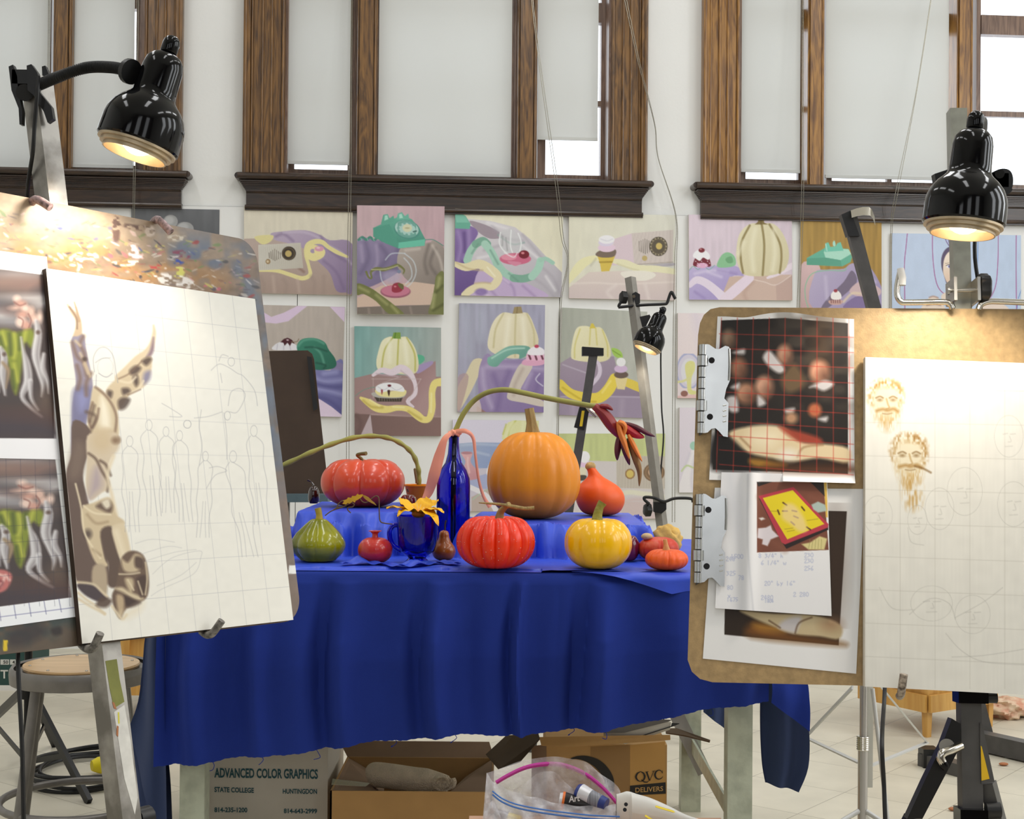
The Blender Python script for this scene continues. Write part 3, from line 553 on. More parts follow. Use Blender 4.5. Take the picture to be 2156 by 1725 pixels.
def e2(p):
    p.grad((112, 164, 160), (150, 160, 156), 760, 850, 1320, 900); p.brush(.05, 6, 40, 6)
    p.poly([(755, 1160), (880, 1130), (1100, 1142), (1285, 1048), (1287, 1150), (1325, 1150), (1325, 1540), (755, 1540)], (154, 120, 118), smooth=False); p.poly([(1130, 1140), (1285, 1050), (1286, 1400), (1130, 1400)], (146, 106, 108), smooth=False, g=((168, 132, 132), 1140, 1100, 1280, 1200))
    p.poly([(755, 1390), (870, 1395), (1325, 1405), (1325, 1540), (755, 1540)], (112, 84, 80), smooth=False, g=((128, 96, 90), 800, 1400, 1300, 1500)); p.poly([(862, 1392), (880, 1540), (795, 1540)], (186, 166, 172), smooth=False); p.st([(870, 1395), (1100, 1405), (1320, 1410)], 7, (196, 164, 160), .8, 3); p.folds([[(770, 1400), (800, 1450), (780, 1530)]], 20, (96, 70, 66), .7, 9)
    p.poly([(1165, 1085), (1255, 1048), (1262, 1072), (1170, 1130)], (156, 134, 184)); p.poly([(1160, 1010), (1205, 1015), (1212, 1045), (1175, 1068)], (74, 172, 132))
    p.poly([(940, 915), (990, 890), (1040, 897), (1098, 893), (1150, 960), (1175, 1060), (1160, 1122), (1100, 1136), (1000, 1124), (920, 1112), (900, 1060), (915, 980)], (236, 231, 188), g=((220, 214, 164), 950, 900, 1150, 1130)); p.folds([[(1008, 895), (955, 975), (935, 1095)], [(1045, 900), (1040, 1000), (1035, 1110)], [(1098, 897), (1148, 1000), (1152, 1112)]], 9, (176, 172, 52), .85, 3); p.folds([[(985, 920), (985, 1050)], [(1085, 920), (1100, 1060)]], 22, (246, 243, 214), .7, 9)
    p.poly([(1012, 864), (1056, 862), (1060, 905), (1003, 902)], (112, 152, 48), smooth=False); p.st([(1025, 866), (1020, 900)], 6, (60, 100, 30), .8)
    p.st([(880, 1140), (935, 1108), (1000, 1122), (1060, 1096), (1115, 1125), (1150, 1190), (1152, 1260), (1105, 1310), (1140, 1345)], [20, 34, 44, 50, 40, 26, 26, 26, 14], (224, 206, 218)); p.folds([[(900, 1130), (960, 1140), (1040, 1150)], [(1060, 1110), (1120, 1160)]], 7, (190, 164, 180), .8, 3)
    p.folds([[(870, 1165), (1190, 1165)], [(880, 1160), (880, 1290)], [(1190, 1165), (1110, 1300)], [(940, 1190), (1060, 1150)], [(765, 1275), (820, 1235), (900, 1215)]], 4, (196, 176, 174), .7, 1.4); p.st([(765, 1275), (820, 1235), (890, 1217)], 5, (80, 130, 110), .8)
    p.poly([(880, 1265), (960, 1283), (1075, 1274), (1062, 1312), (905, 1312)], (58, 48, 40), smooth=False); p.folds([[(920+k*16, 1285), (922+k*16, 1308)] for k in range(9)], 3, (130, 118, 100), .8, 1)
    p.poly([(868, 1262), (905, 1250), (1075, 1255), (1092, 1262), (1060, 1288), (910, 1286)], (176, 172, 164)); p.poly([(895, 1235), (980, 1245), (1088, 1235), (1080, 1275), (1000, 1285), (915, 1272)], (236, 222, 144)); p.poly([(898, 1215), (930, 1196), (985, 1188), (1050, 1198), (1080, 1225), (1075, 1248), (1000, 1240), (930, 1252), (900, 1240)], (236, 236, 240)); p.folds([[(910, 1215), (950, 1235), (990, 1215), (1030, 1238), (1070, 1220)]], 4, (190, 190, 204), .8, 1.5); p.poly([(972, 1240), (990, 1240), (982, 1278)], (60, 30, 24)); p.poly([(930, 1235), (944, 1238), (936, 1268)], (160, 60, 70)); p.ell(985, 1208, 12, 8, (96, 20, 34))
    p.st([(800, 1288), (850, 1318), (905, 1352), (970, 1362), (1040, 1352), (1110, 1362), (1165, 1400), (1205, 1428), (1243, 1420), (1262, 1350), (1262, 1250), (1280, 1196), (1320, 1185)], [18, 46, 54, 46, 36, 40, 52, 44, 40, 44, 42, 48, 54], (238, 218, 116)); p.folds([[(815, 1305), (870, 1345), (940, 1350)], [(1110, 1375), (1190, 1425)]], 14, (196, 170, 62), .8, 5); p.folds([[(860, 1300), (920, 1340)], [(1255, 1380), (1258, 1260)], [(1010, 1345), (1080, 1350)]], 9, (250, 240, 172), .8, 4)
def e3(p):
    p.grad((156, 156, 178), (148, 146, 174), 1440, 680, 1980, 1000); p.brush(.06, 6, 44, 7); p.folds([[(1480, 720), (1500, 1000)], [(1580, 740), (1580, 900)]], 40, (172, 180, 200), .5, 20)
    p.poly([(1530, 1040), (1592, 1044), (1560, 1150), (1490, 1290), (1430, 1370), (1425, 1230), (1480, 1130)], (216, 202, 162)); p.poly([(1425, 1160), (1500, 1150), (1440, 1380), (1425, 1380)], (170, 136, 140), .7)
    p.poly([(1570, 1085), (1620, 1000), (1700, 1040), (1995, 1070), (1990, 1390), (1610, 1390), (1562, 1240)], (146, 126, 172), g=((122, 100, 156), 1600, 1080, 1900, 1380)); p.folds([[(1590, 1100), (1600, 1220), (1650, 1350)], [(1620, 1085), (1780, 1085), (1980, 1100)], [(1900, 1130), (1860, 1220)]], 26, (186, 170, 206), .6, 10); p.folds([[(1660, 1140), (1700, 1260), (1680, 1370)], [(1960, 1160), (1930, 1260)], [(1760, 1120), (1730, 1200)]], 30, (104, 82, 140), .6, 12)
    p.poly([(1555, 1340), (1620, 1385), (1550, 1390)], (140, 100, 98), smooth=False); p.poly([(1500, 1385), (1560, 1290), (1580, 1390)], (214, 190, 180), .8)
    p.poly([(1660, 792), (1720, 735), (1800, 742), (1880, 738), (1928, 830), (1952, 930), (1900, 1012), (1790, 1032), (1690, 1012), (1626, 965), (1630, 880)], (232, 222, 186), g=((214, 202, 162), 1650, 780, 1930, 1020)); p.folds([[(1725, 740), (1675, 840), (1660, 960)], [(1805, 745), (1800, 880), (1800, 1020)], [(1878, 742), (1920, 850), (1925, 970)]], 9, (190, 176, 116), .85, 4); p.folds([[(1760, 770), (1740, 950)], [(1850, 770), (1865, 960)]], 26, (244, 238, 212), .7, 10)
    p.poly([(1795, 698), (1840, 695), (1850, 738), (1784, 742)], (152, 130, 84), smooth=False); p.st([(1815, 698), (1812, 738)], 5, (110, 90, 50), .8)
    p.poly([(1622, 1030), (1660, 1010), (1740, 960), (1800, 948), (1890, 955), (1895, 1000), (1830, 1035), (1825, 1005), (1770, 1010), (1715, 1050), (1680, 1085), (1630, 1075)], (122, 188, 166), g=((92, 152, 136), 1640, 980, 1700, 1080)); p.st([(1650, 1030), (1750, 975), (1860, 965)], 9, (176, 220, 204), .8, 3)
    p.poly([(1842, 1062), (1915, 1075), (1862, 1180), (1838, 1240), (1900, 1270), (1985, 1310), (1982, 1345), (1860, 1320), (1762, 1300), (1750, 1260), (1785, 1150)], (204, 190, 176)); p.folds([[(1850, 1100), (1800, 1200), (1790, 1270)]], 18, (172, 152, 140), .7, 7)
    p.poly([(1845, 1070), (1870, 1035), (1985, 1030), (1990, 1068), (1920, 1080)], (222, 152, 186)); p.poly([(1875, 1000), (1990, 1000), (1990, 1045), (1870, 1045)], (232, 170, 200), smooth=False); p.folds([[(1890, 1008), (1900, 1035)], [(1930, 1008), (1940, 1038)], [(1970, 1008), (1980, 1035)]], 13, (90, 30, 50), .9, 1.5); p.poly([(1882, 1005), (1890, 975), (1935, 952), (1985, 972), (1988, 1005), (1940, 1012)], (234, 228, 236)); p.ell(1940, 953, 15, 11, (190, 48, 78)); p.st([(1960, 1130), (1935, 1170), (1980, 1210)], 7, (206, 200, 226), .9, 2)
def d4(p):
    p.grad((222, 218, 192), (214, 212, 196), 140, 90, 780, 200); p.brush(.02, 6, 30, 8)
    p.poly([(410, 240), (520, 205), (545, 395), (395, 400)], (214, 190, 200), smooth=False); p.poly([(130, 540), (260, 440), (500, 432), (790, 445), (790, 620), (130, 610)], (216, 198, 188), smooth=False, g=((204, 184, 182), 300, 450, 300, 610)); p.folds([[(150, 510), (300, 505), (450, 512), (780, 500)]], 8, (230, 216, 206), .8, 4); p.folds([[(420, 520), (370, 560), (400, 600)], [(600, 520), (620, 600)]], 16, (228, 214, 208), .6, 7)
    p.poly([(517, 205), (770, 184), (766, 380), (532, 396)], (204, 190, 182), smooth=False); p.st([(532, 396), (766, 380)], 6, (150, 134, 124), .8, 2); p.poly([(600, 398), (768, 385), (770, 402), (610, 412)], (150, 140, 160), .7)
    for k in range(26): p.st([(526+k*9.4, 206-k*.8), (540+k*8.8, 392-k*.55)], 1.8, (184, 168, 160), .6, .6, False)
    for k in range(7): p.st([(562+k*12, 240+5*abs(k-3)), (564+k*12, 330-6*abs(k-3))], 5, (120, 110, 100), .9, .8, False)
    p.ell(680, 285, 55, 59, (82, 72, 56)); p.ell(680, 285, 40, 43, (112, 98, 72), ring=6); p.ell(683, 283, 19, 20, (206, 176, 86)); p.ell(596, 356, 16, 16, (186, 160, 92))
    for k in range(16): p.ell(680+47*math.cos(k*.39), 285+51*math.sin(k*.39), 3.4, 3.6, (180, 166, 130))
    p.st([(138, 500), (175, 440), (225, 385), (290, 358), (330, 362)], [20, 52, 56, 36, 20], (232, 226, 170)); p.st([(300, 360), (270, 400)], 12, (186, 182, 160), .7, 4); p.st([(405, 372), (480, 388), (560, 418), (660, 420), (785, 438)], [26, 44, 42, 40, 34], (230, 224, 178)); p.st([(430, 390), (500, 415), (560, 430)], 8, (202, 194, 148), .7, 3); p.poly([(455, 440), (600, 432), (665, 458), (600, 492), (490, 482)], (234, 228, 212), .9)
    p.poly([(310, 345), (417, 343), (403, 378), (382, 434), (334, 437), (325, 385)], (218, 184, 62), smooth=False); p.poly([(318, 375), (405, 372), (400, 384), (322, 386)], (176, 142, 40), smooth=False); p.poly([(298, 335), (330, 308), (417, 302), (412, 345), (340, 352)], (112, 92, 78)); p.ell(366, 293, 53, 26, (226, 194, 216)); p.ell(362, 262, 46, 22, (214, 202, 226)); p.ell(366, 243, 48, 26, (236, 234, 238)); p.st([(330, 240), (370, 252), (402, 240)], 5, (196, 194, 208), .7, 2)
def d5(p):
    p.grad((214, 194, 208), (208, 188, 202), 860, 100, 1480, 300); p.brush(.035, 5, 34, 9)
    p.poly([(855, 435), (960, 408), (1140, 400), (1195, 462), (1120, 470), (1060, 612), (855, 612)], (182, 166, 214), g=((160, 142, 200), 880, 420, 1000, 600)); p.folds([[(900, 450), (1000, 430), (1100, 440)], [(980, 440), (1060, 470)]], 14, (214, 202, 232), .7, 6); p.folds([[(1040, 430), (1150, 450)], [(900, 560), (960, 600)]], 14, (140, 120, 184), .7, 6)
    p.poly([(1110, 468), (1290, 460), (1485, 455), (1495, 615), (1050, 615)], (200, 168, 152), smooth=False); p.poly([(1390, 515), (1490, 458), (1495, 615), (1395, 615)], (186, 152, 140), smooth=False); p.st([(1230, 480), (1320, 500), (1390, 518), (1480, 462)], 5, (226, 206, 196), .9, 2); p.folds([[(1250, 500), (1200, 560), (1210, 605)]], 20, (178, 140, 124), .6, 8)
    p.st([(870, 520), (910, 488), (965, 505), (1030, 555), (1085, 610)], [30, 44, 48, 52, 60], (224, 208, 228)); p.st([(1080, 605), (1150, 545), (1230, 475)], [60, 64, 56], (226, 206, 224)); p.st([(1490, 400), (1400, 448), (1340, 475)], [36, 30, 14], (226, 208, 220))
    p.poly([(1033, 405), (1060, 340), (1100, 320), (1140, 345), (1146, 396), (1095, 412)], (124, 188, 134)); p.poly([(1085, 360), (1120, 345), (1130, 380), (1100, 385)], (96, 158, 106)); p.st([(865, 430), (890, 405), (920, 425), (950, 400), (985, 425), (1020, 398)], 4, (96, 170, 150), .9, 1)
    p.poly([(1150, 320), (1170, 210), (1230, 150), (1300, 146), (1380, 150), (1440, 222), (1470, 330), (1440, 430), (1330, 463), (1200, 456), (1160, 392)], (222, 212, 170), g=((204, 192, 148), 1180, 160, 1440, 450)); p.folds([[(1232, 158), (1182, 260), (1178, 360), (1192, 445)], [(1305, 152), (1320, 280), (1310, 458)], [(1352, 152), (1412, 260), (1424, 350), (1414, 445)]], [5, 13, 15, 6][1], (132, 112, 60), .9, 2.5); p.folds([[(1265, 180), (1245, 300), (1255, 430)], [(1375, 190), (1385, 320), (1370, 430)], [(1195, 260), (1165, 330)]], 24, (234, 227, 192), .7, 9)
    p.poly([(1285, 105), (1318, 100), (1318, 140), (1345, 152), (1262, 152), (1282, 135)], (124, 102, 48), smooth=False); p.st([(1300, 108), (1300, 150)], 5, (86, 68, 30), .8)
    p.poly([(897, 405), (893, 375), (915, 345), (975, 345), (997, 390), (985, 408)], (112, 26, 40)); p.ell(945, 400, 34, 16, (224, 160, 196)); p.poly([(888, 345), (900, 318), (940, 300), (975, 318), (992, 345), (980, 366), (950, 352), (930, 372), (905, 358)], (238, 236, 240)); p.ell(941, 308, 19, 14, (112, 24, 34)); p.ell(936, 302, 5, 4, (214, 130, 140))
    for k in range(8): p.ell(905+k*12, 375+12*(k % 3), 3, 3, (232, 210, 214))
def d6(p):
    p.grad((168, 128, 52), (156, 116, 42), 1540, 100, 2030, 300); p.brush(.10, 5, 60, 10)
    p.poly([(1540, 400), (1640, 388), (1660, 470), (1620, 660), (1540, 660)], (208, 170, 170), g=((186, 146, 146), 1550, 420, 1600, 640)); p.poly([(1625, 450), (1700, 425), (1800, 420), (1850, 388), (1950, 400), (2035, 545), (2035, 665), (1620, 665)], (168, 154, 188), g=((146, 130, 174), 1660, 440, 1900, 640))
    p.poly([(1665, 655), (1720, 580), (1800, 500), (1850, 430), (1880, 500), (1790, 590), (1700, 660)], (104, 90, 114)); p.poly([(1835, 560), (1890, 500), (1960, 505), (2025, 545), (2010, 585), (1920, 595)], (198, 164, 168)); p.poly([(1800, 665), (1870, 590), (1950, 600), (2035, 640), (2035, 665)], (116, 96, 146)); p.folds([[(1690, 470), (1700, 600)], [(1900, 420), (1990, 500)]], 16, (192, 180, 208), .7, 7); p.st([(1800, 620), (1850, 570), (1900, 570)], 14, (222, 200, 160), .8, 4)
    p.st([(1815, 415), (1800, 432), (1700, 430), (1610, 450), (1570, 520), (1570, 600), (1588, 660)], 5.5, (122, 182, 144))
    p.poly([(1577, 355), (1690, 292), (1830, 300), (1852, 350), (1842, 380), (1792, 406), (1577, 396)], (82, 168, 138), smooth=False); p.poly([(1692, 292), (1830, 302), (1846, 330), (1782, 368), (1690, 352), (1680, 320)], (156, 214, 190), smooth=False); p.poly([(1577, 358), (1690, 352), (1782, 368), (1790, 405), (1577, 396)], (72, 150, 122), smooth=False); p.poly([(1686, 318), (1690, 266), (1708, 260), (1720, 288), (1752, 284), (1762, 266), (1782, 258), (1800, 310)], (94, 190, 162), smooth=False); p.poly([(1735, 262), (1745, 250), (1752, 280), (1738, 282)], (150, 220, 200)); p.st([(1692, 270), (1700, 312)], 5, (190, 232, 216), .8)
    p.poly([(1712, 612), (1792, 610), (1782, 636), (1724, 636)], (196, 150, 138)); p.folds([[(1724+k*13, 598), (1726+k*13, 626)] for k in range(5)], 6, (120, 66, 66), .9, 1.5); p.poly([(1726, 600), (1726, 570), (1755, 548), (1782, 570), (1786, 600), (1755, 608)], (236, 228, 224)); p.ell(1752, 553, 12, 10, (150, 40, 52))
def e4(p):
    p.grad((158, 162, 148), (176, 178, 166), 100, 660, 600, 760); p.brush(.03, 6, 36, 11)
    p.poly([(70, 1000), (170, 940), (300, 950), (410, 950), (440, 1080), (560, 1160), (610, 1190), (610, 1340), (70, 1320), (80, 1100)], (152, 134, 154), smooth=False, g=((130, 110, 136), 200, 960, 300, 1300)); p.poly([(70, 1192), (300, 1192), (585, 1196), (595, 1340), (70, 1320)], (146, 128, 154), smooth=False); p.folds([[(90, 1195), (300, 1192), (585, 1198)], [(100, 1000), (240, 1050)]], 6, (190, 176, 196), .8, 3); p.folds([[(160, 1220), (165, 1310)], [(300, 1220), (310, 1310)], [(460, 1220), (455, 1310)]], 26, (166, 148, 172), .6, 10)
    p.poly([(150, 932), (165, 830), (190, 775), (240, 766), (280, 776), (330, 776), (366, 830), (392, 922), (375, 970), (300, 986), (170, 972)], (232, 225, 180), g=((218, 208, 156), 170, 780, 380, 970)); p.folds([[(205, 785), (175, 880), (172, 960)], [(268, 780), (262, 880)], [(300, 782), (308, 880)], [(340, 790), (370, 880), (372, 950)]], 7, (204, 190, 84), .85, 3); p.poly([(262, 782), (272, 752), (284, 750), (300, 780)], (216, 190, 56), smooth=False)
    p.poly([(394, 902), (430, 905), (458, 930), (460, 962), (415, 950)], (152, 196, 72)); p.st([(402, 915), (450, 945)], 6, (110, 150, 40), .8)
    p.st([(290, 965), (320, 1000), (322, 1060), (280, 1115), (235, 1150)], [10, 22, 24, 24, 16], (206, 190, 212))
    p.st([(85, 1115), (150, 1175), (250, 1200), (320, 1200), (375, 1155), (415, 1085)], [50, 56, 60, 66, 70, 64], (236, 206, 58)); p.st([(480, 1105), (530, 1125), (575, 1148)], [50, 54, 44], (228, 198, 60)); p.st([(100, 1140), (220, 1215), (300, 1225)], 9, (196, 160, 26), .8, 4); p.st([(340, 1170), (390, 1100)], 10, (248, 226, 116), .8, 4)
    p.poly([(417, 1080), (492, 1080), (475, 1152), (430, 1148)], (228, 206, 138), smooth=False); p.ell(454, 1062, 43, 22, (96, 76, 66)); p.ell(452, 1026, 40, 24, (204, 172, 210)); p.ell(453, 985, 28, 27, (230, 229, 230))
def e5(p):
    p.grad((230, 214, 214), (226, 208, 210), 800, 690, 900, 1200); p.ell(862, 1040, 66, 100, (206, 198, 216)); p.ell(862, 1040, 66, 100, (160, 164, 206), ring=9); p.ell(866, 1042, 50, 80, (216, 214, 220)); p.poly([(840, 1010), (862, 980), (896, 985), (900, 1030), (880, 1080), (880, 1150), (905, 1160), (905, 1180), (860, 1172), (850, 1090)], (218, 214, 126)); p.st([(797, 1105), (830, 1100), (870, 1080)], 14, (216, 212, 140)); p.poly([(790, 1190), (860, 1182), (1160, 1180), (1160, 1215), (790, 1215)], (226, 180, 176), smooth=False); p.ell(836, 1176, 22, 18, (140, 88, 76)); p.st([(905, 700), (960, 900), (1100, 1100)], 60, (214, 200, 214), .7, 20)
def f5(p):
    p.grad((222, 210, 222), (216, 206, 218), 810, 1265, 900, 1700); p.poly([(815, 1700), (850, 1600), (880, 1520), (920, 1490), (1000, 1560), (1050, 1775), (810, 1780)], (232, 226, 228)); p.folds([[(870, 1540), (840, 1620)], [(900, 1560), (880, 1690), (890, 1770)]], 14, (206, 198, 212), .8, 6); p.ell(892, 1492, 22, 26, (150, 200, 176)); p.st([(820, 1645), (850, 1612), (890, 1625)], 11, (192, 208, 150))
def f4(p):
    p.grad((188, 198, 124), (196, 206, 128), 1000, 205, 1800, 300); p.brush(.04, 6, 40, 12); p.poly([(980, 395), (1150, 400), (1220, 425), (1455, 430), (1860, 410), (1860, 910), (980, 910)], (208, 199, 198), smooth=False)
    p.poly([(1455, 385), (1850, 388), (1850, 660), (1455, 642)], (202, 191, 176), smooth=False)
    for k in range(30): p.st([(1462+k*13, 390), (1464+k*13, 645)], 5, (160, 145, 126), .75, 1, False)
    p.ell(1565, 532, 40, 42, (150, 108, 62)); p.ell(1565, 532, 29, 31, (214, 184, 86)); p.ell(1760, 520, 86, 76, (122, 92, 64)); p.ell(1760, 520, 64, 56, (150, 116, 80), ring=8); p.ell(1757, 518, 44, 40, (200, 160, 124)); p.ell(1750, 518, 24, 22, (226, 180, 110))
    p.poly([(1150, 480), (1215, 480), (1205, 560), (1150, 560)], (226, 216, 182), smooth=False); p.poly([(1148, 545), (1210, 545), (1200, 580), (1150, 585)], (70, 62, 56)); p.ell(1190, 445, 42, 32, (226, 188, 220)); p.ell(1196, 395, 44, 48, (238, 236, 240)); p.folds([[(1480, 700), (1560, 680), (1680, 695), (1850, 720)]], 40, (226, 222, 192), .9, 4); p.folds([[(1440, 790), (1600, 740), (1850, 760)]], 26, (206, 178, 174), .8, 8); p.poly([(1300, 780), (1600, 760), (1860, 790), (1860, 910), (1300, 910)], (206, 180, 176), .8)
def f3(p):
    p.grad((216, 209, 229), (210, 204, 226), 130, 100, 800, 260); p.poly([(525, 240), (545, 170), (575, 115), (625, 95), (835, 100), (835, 300), (540, 270)], (222, 222, 156), smooth=False); p.folds([[(640, 97), (590, 170), (575, 260)], [(560, 130), (535, 210)], [(760, 100), (800, 250)]], 10, (192, 194, 66), .9, 3); p.folds([[(615, 120), (560, 220)], [(700, 110), (690, 200)]], 18, (234, 234, 186), .8, 7)
    p.poly([(120, 290), (300, 275), (560, 280), (840, 290), (840, 490), (120, 490)], (150, 166, 202), smooth=False, g=((126, 146, 196), 200, 280, 500, 480)); p.folds([[(200, 300), (330, 290), (500, 300)], [(300, 350), (420, 380)]], 14, (186, 200, 222), .7, 6); p.poly([(120, 490), (840, 480), (840, 840), (120, 840)], (198, 190, 206), smooth=False)
    p.poly([(260, 590), (400, 530), (560, 500), (620, 560), (560, 640), (330, 650)], (158, 166, 208)); p.poly([(280, 720), (460, 625), (700, 640), (840, 620), (840, 840), (280, 840)], (186, 166, 156), smooth=False); p.st([(270, 640), (390, 700), (450, 780), (480, 835)], 40, (226, 222, 228)); p.st([(290, 740), (370, 680), (460, 640)], 7, (160, 200, 170), .9); p.poly([(400, 520), (450, 420), (560, 420), (600, 500), (520, 540), (440, 560)], (228, 222, 224))
    p.poly([(196, 362), (240, 350), (288, 362), (272, 418), (284, 455), (322, 500), (340, 560), (290, 580), (225, 578), (198, 510), (226, 455), (228, 420)], (222, 164, 168), g=((196, 130, 140), 210, 380, 320, 560)); p.ell(241, 362, 46, 11, (176, 116, 128)); p.st([(250, 400), (250, 450), (262, 520)], 12, (240, 200, 198), .8, 4)
def d7(p):
    p.grad((178, 196, 226), (172, 192, 222), 900, 330, 2100, 400); p.brush(.02, 8, 20, 13); pk = (150, 46, 122)
    for s_ in ([(1045, 315), (1028, 480), (1015, 640), (1020, 1040)], [(1283, 320), (1284, 500), (1300, 690), (1330, 820), (1380, 890), (1430, 902)], [(1910, 330), (1908, 560), (1890, 800), (1840, 930), (1780, 990)], [(2082, 335), (2080, 640), (2085, 1060)]): p.st(s_, 7, pk)
    p.st([(1718, 330), (1710, 690)], 6, (60, 110, 190)); p.st([(2140, 840), (2100, 950), (2090, 1040)], 6, (60, 110, 190)); p.folds([[(1400, 345), (1415, 400), (1450, 455)], [(1430, 345), (1440, 410), (1465, 455)], [(1450, 345), (1455, 400), (1475, 455)]], 7, (92, 52, 120), 1, 1.2)
    p.poly([(1368, 640), (1368, 560), (1395, 490), (1450, 450), (1540, 450), (1620, 500), (1640, 620), (1600, 760), (1500, 860), (1440, 860), (1390, 720)], (76, 62, 92)); p.poly([(1385, 690), (1390, 590), (1420, 520), (1470, 490), (1560, 500), (1610, 590), (1600, 720), (1530, 830), (1470, 850), (1425, 800), (1400, 745)], (238, 218, 196), g=((214, 176, 146), 1400, 560, 1480, 820)); p.ell(1442, 640, 26, 13, (240, 240, 244)); p.ell(1444, 640, 13, 13, (120, 112, 186)); p.ell(1444, 640, 6, 6, (40, 34, 60)); p.st([(1412, 632), (1440, 622), (1470, 632)], 6, (60, 42, 50)); p.st([(1405, 610), (1440, 606)], 4, (90, 66, 60), .8)
    p.poly([(1380, 900), (1480, 880), (1600, 900), (1620, 960), (1390, 960)], (222, 200, 180)); p.poly([(1180, 1060), (1230, 960), (1280, 920), (1340, 940), (1400, 1060)], (226, 204, 184)); p.folds([[(1255, 935), (1290, 925), (1335, 938)], [(1230, 1010), (1300, 1000), (1360, 1010)], [(1740, 1020), (1830, 1000), (1880, 1030)]], 12, (130, 90, 84), .7, 3); p.poly([(1700, 1100), (1780, 1000), (1900, 980), (2000, 1030), (2010, 1100)], (222, 200, 184))
def d0(p):
    p.grad((96, 98, 102), (72, 74, 78), 1140, 120, 1140, 400); p.brush(.06, 8, 40, 14); p.ell(1107, 205, 46, 43, (150, 150, 150)); p.ell(1098, 196, 30, 26, (176, 176, 176), soft=5); p.ell(1200, 252, 56, 44, (148, 148, 148)); p.ell(1186, 240, 34, 26, (172, 172, 172), soft=5)
Q = wall_painting
Q([(852, 117), (1424, 128), (1420, 470), (852, 462)], 'small dark grey picture of two pale spheres', GP, d0, *CE, (85, 86, 90), thick=.004)
Q([(42, 42), (748, 50), (742, 621), (42, 606)], 'cream painting of a beige table radio with yellow ribbon and lilac cloth', GP, d1, *CA, (218, 208, 182))
Q([(775, 38), (1343, 45), (1337, 747), (775, 743)], 'tall painting of a mint rotary telephone against dusky pink, olive ribbon below', GP, d2, *CA, (195, 160, 165), off=.060, thick=.03)
Q([(1412, 60), (2112, 88), (2103, 635), (1408, 622)], 'painting of a tipped glass with pink puddle, cherry and mint green ribbon', GP, d3, *CA, (228, 222, 190))
Q([(110, 683), (696, 697), (675, 1411), (110, 1400)], 'painting with dark green telephone handset and cherry cream, partly hidden by a brown board', GP, e1, *CA, (178, 165, 155))
Q([(758, 822), (1320, 832), (1320, 1535), (760, 1533)], 'teal painting of a white pumpkin behind a banana split in a box', GP, e2, *CA, (130, 160, 158))
Q([(1437, 673), (1995, 685), (1985, 1382), (1425, 1378)], 'grey-violet painting of a cream pumpkin with mint handset and pink sundae', GP, e3, *CA, (150, 150, 175))
Q([(138, 83), (783, 95), (780, 612), (138, 598)], 'pale painting of an ice cream cone next to a beige radio', GP, d4, *CB, (222, 218, 195))
Q([(862, 92), (1487, 102), (1490, 611), (865, 607)], 'lilac painting of one large cream pumpkin and a small cherry cupcake', GP, d5, *CB, (212, 192, 205))
Q([(1540, 100), (2030, 110), (2030, 680), (1540, 670)], 'mustard yellow painting of a mint telephone without dial', GP, d6, *CB, (165, 125, 50))
Q([(98, 655), (612, 680), (592, 1325), (75, 1305)], 'grey-green painting of a pale pumpkin, bright yellow ribbon and ice cream cone', GP, e4, *CB, (165, 168, 155))
Q([(797, 688), (1150, 690), (1150, 1205), (795, 1203)], 'pale pink painting with a looped glass shape at the edge of the tan clip board', GP, e5, *CB, (228, 212, 212))
Q([(807, 1260), (1150, 1262), (1150, 1775), (805, 1775)], 'pale lilac painting low on the wall beside the lower board clip', GP, f5, *CB, (220, 208, 220))
Q([(988, 205), (1850, 205), (1845, 895), (988, 895)], 'lime green topped painting of a striped radio, low behind the thin easel posts', GP, f4, *CC, (190, 200, 120))
Q([(128, 92), (825, 100), (830, 835), (125, 835)], 'low lavender painting with a pink vase, behind the blue bottle', GP, f3, *CC, (215, 208, 228))
Q([(893, 322), (2128, 342), (2128, 1180), (893, 1160)], 'sky blue painting of a puppet-like figure hanging from magenta strings', GP, d7, *CD, (176, 196, 226))
# ------------------------------------------------------------------ easels, drawing boards, canvases and clamp lamps
m_black = M('gloss_black_enamel', (7, 7, 9), 0.09, spec=0.32)
m_blackp = M('black_plastic', (22, 22, 23), 0.42, noise=(40, .15))
m_rubber = M('ribbed_black_rubber', (20, 20, 20), 0.55)
m_steel = M('brushed_steel_tube', (168, 166, 160), 0.28, 0.85, noise=(30, .10), stretch=(1, 1, .1))
m_steeld = M('dark_steel_tube', (92, 88, 84), 0.35, 0.7, noise=(25, .15), stretch=(1, 1, .15))
m_gun = M('gunmetal_tube', (142, 138, 130), 0.45, 0.1, noise=(24, .12))
m_dkpost = M('charcoal_tube', (80, 78, 77), 0.42, 0.1, noise=(24, .15))
m_chrome = M('chrome_rod', (205, 200, 190), 0.14, 1.0)
m_alu = M('stepped_trim_metal', (186, 168, 140), 0.38, 0.6, noise=(50, .10))
m_bulb = glow('lit_bulb', (255, 226, 186), 6.0)
m_inner = M('white_reflector', (240, 232, 215), 0.4)
m_white = M('white_paint', (232, 230, 226), 0.5)

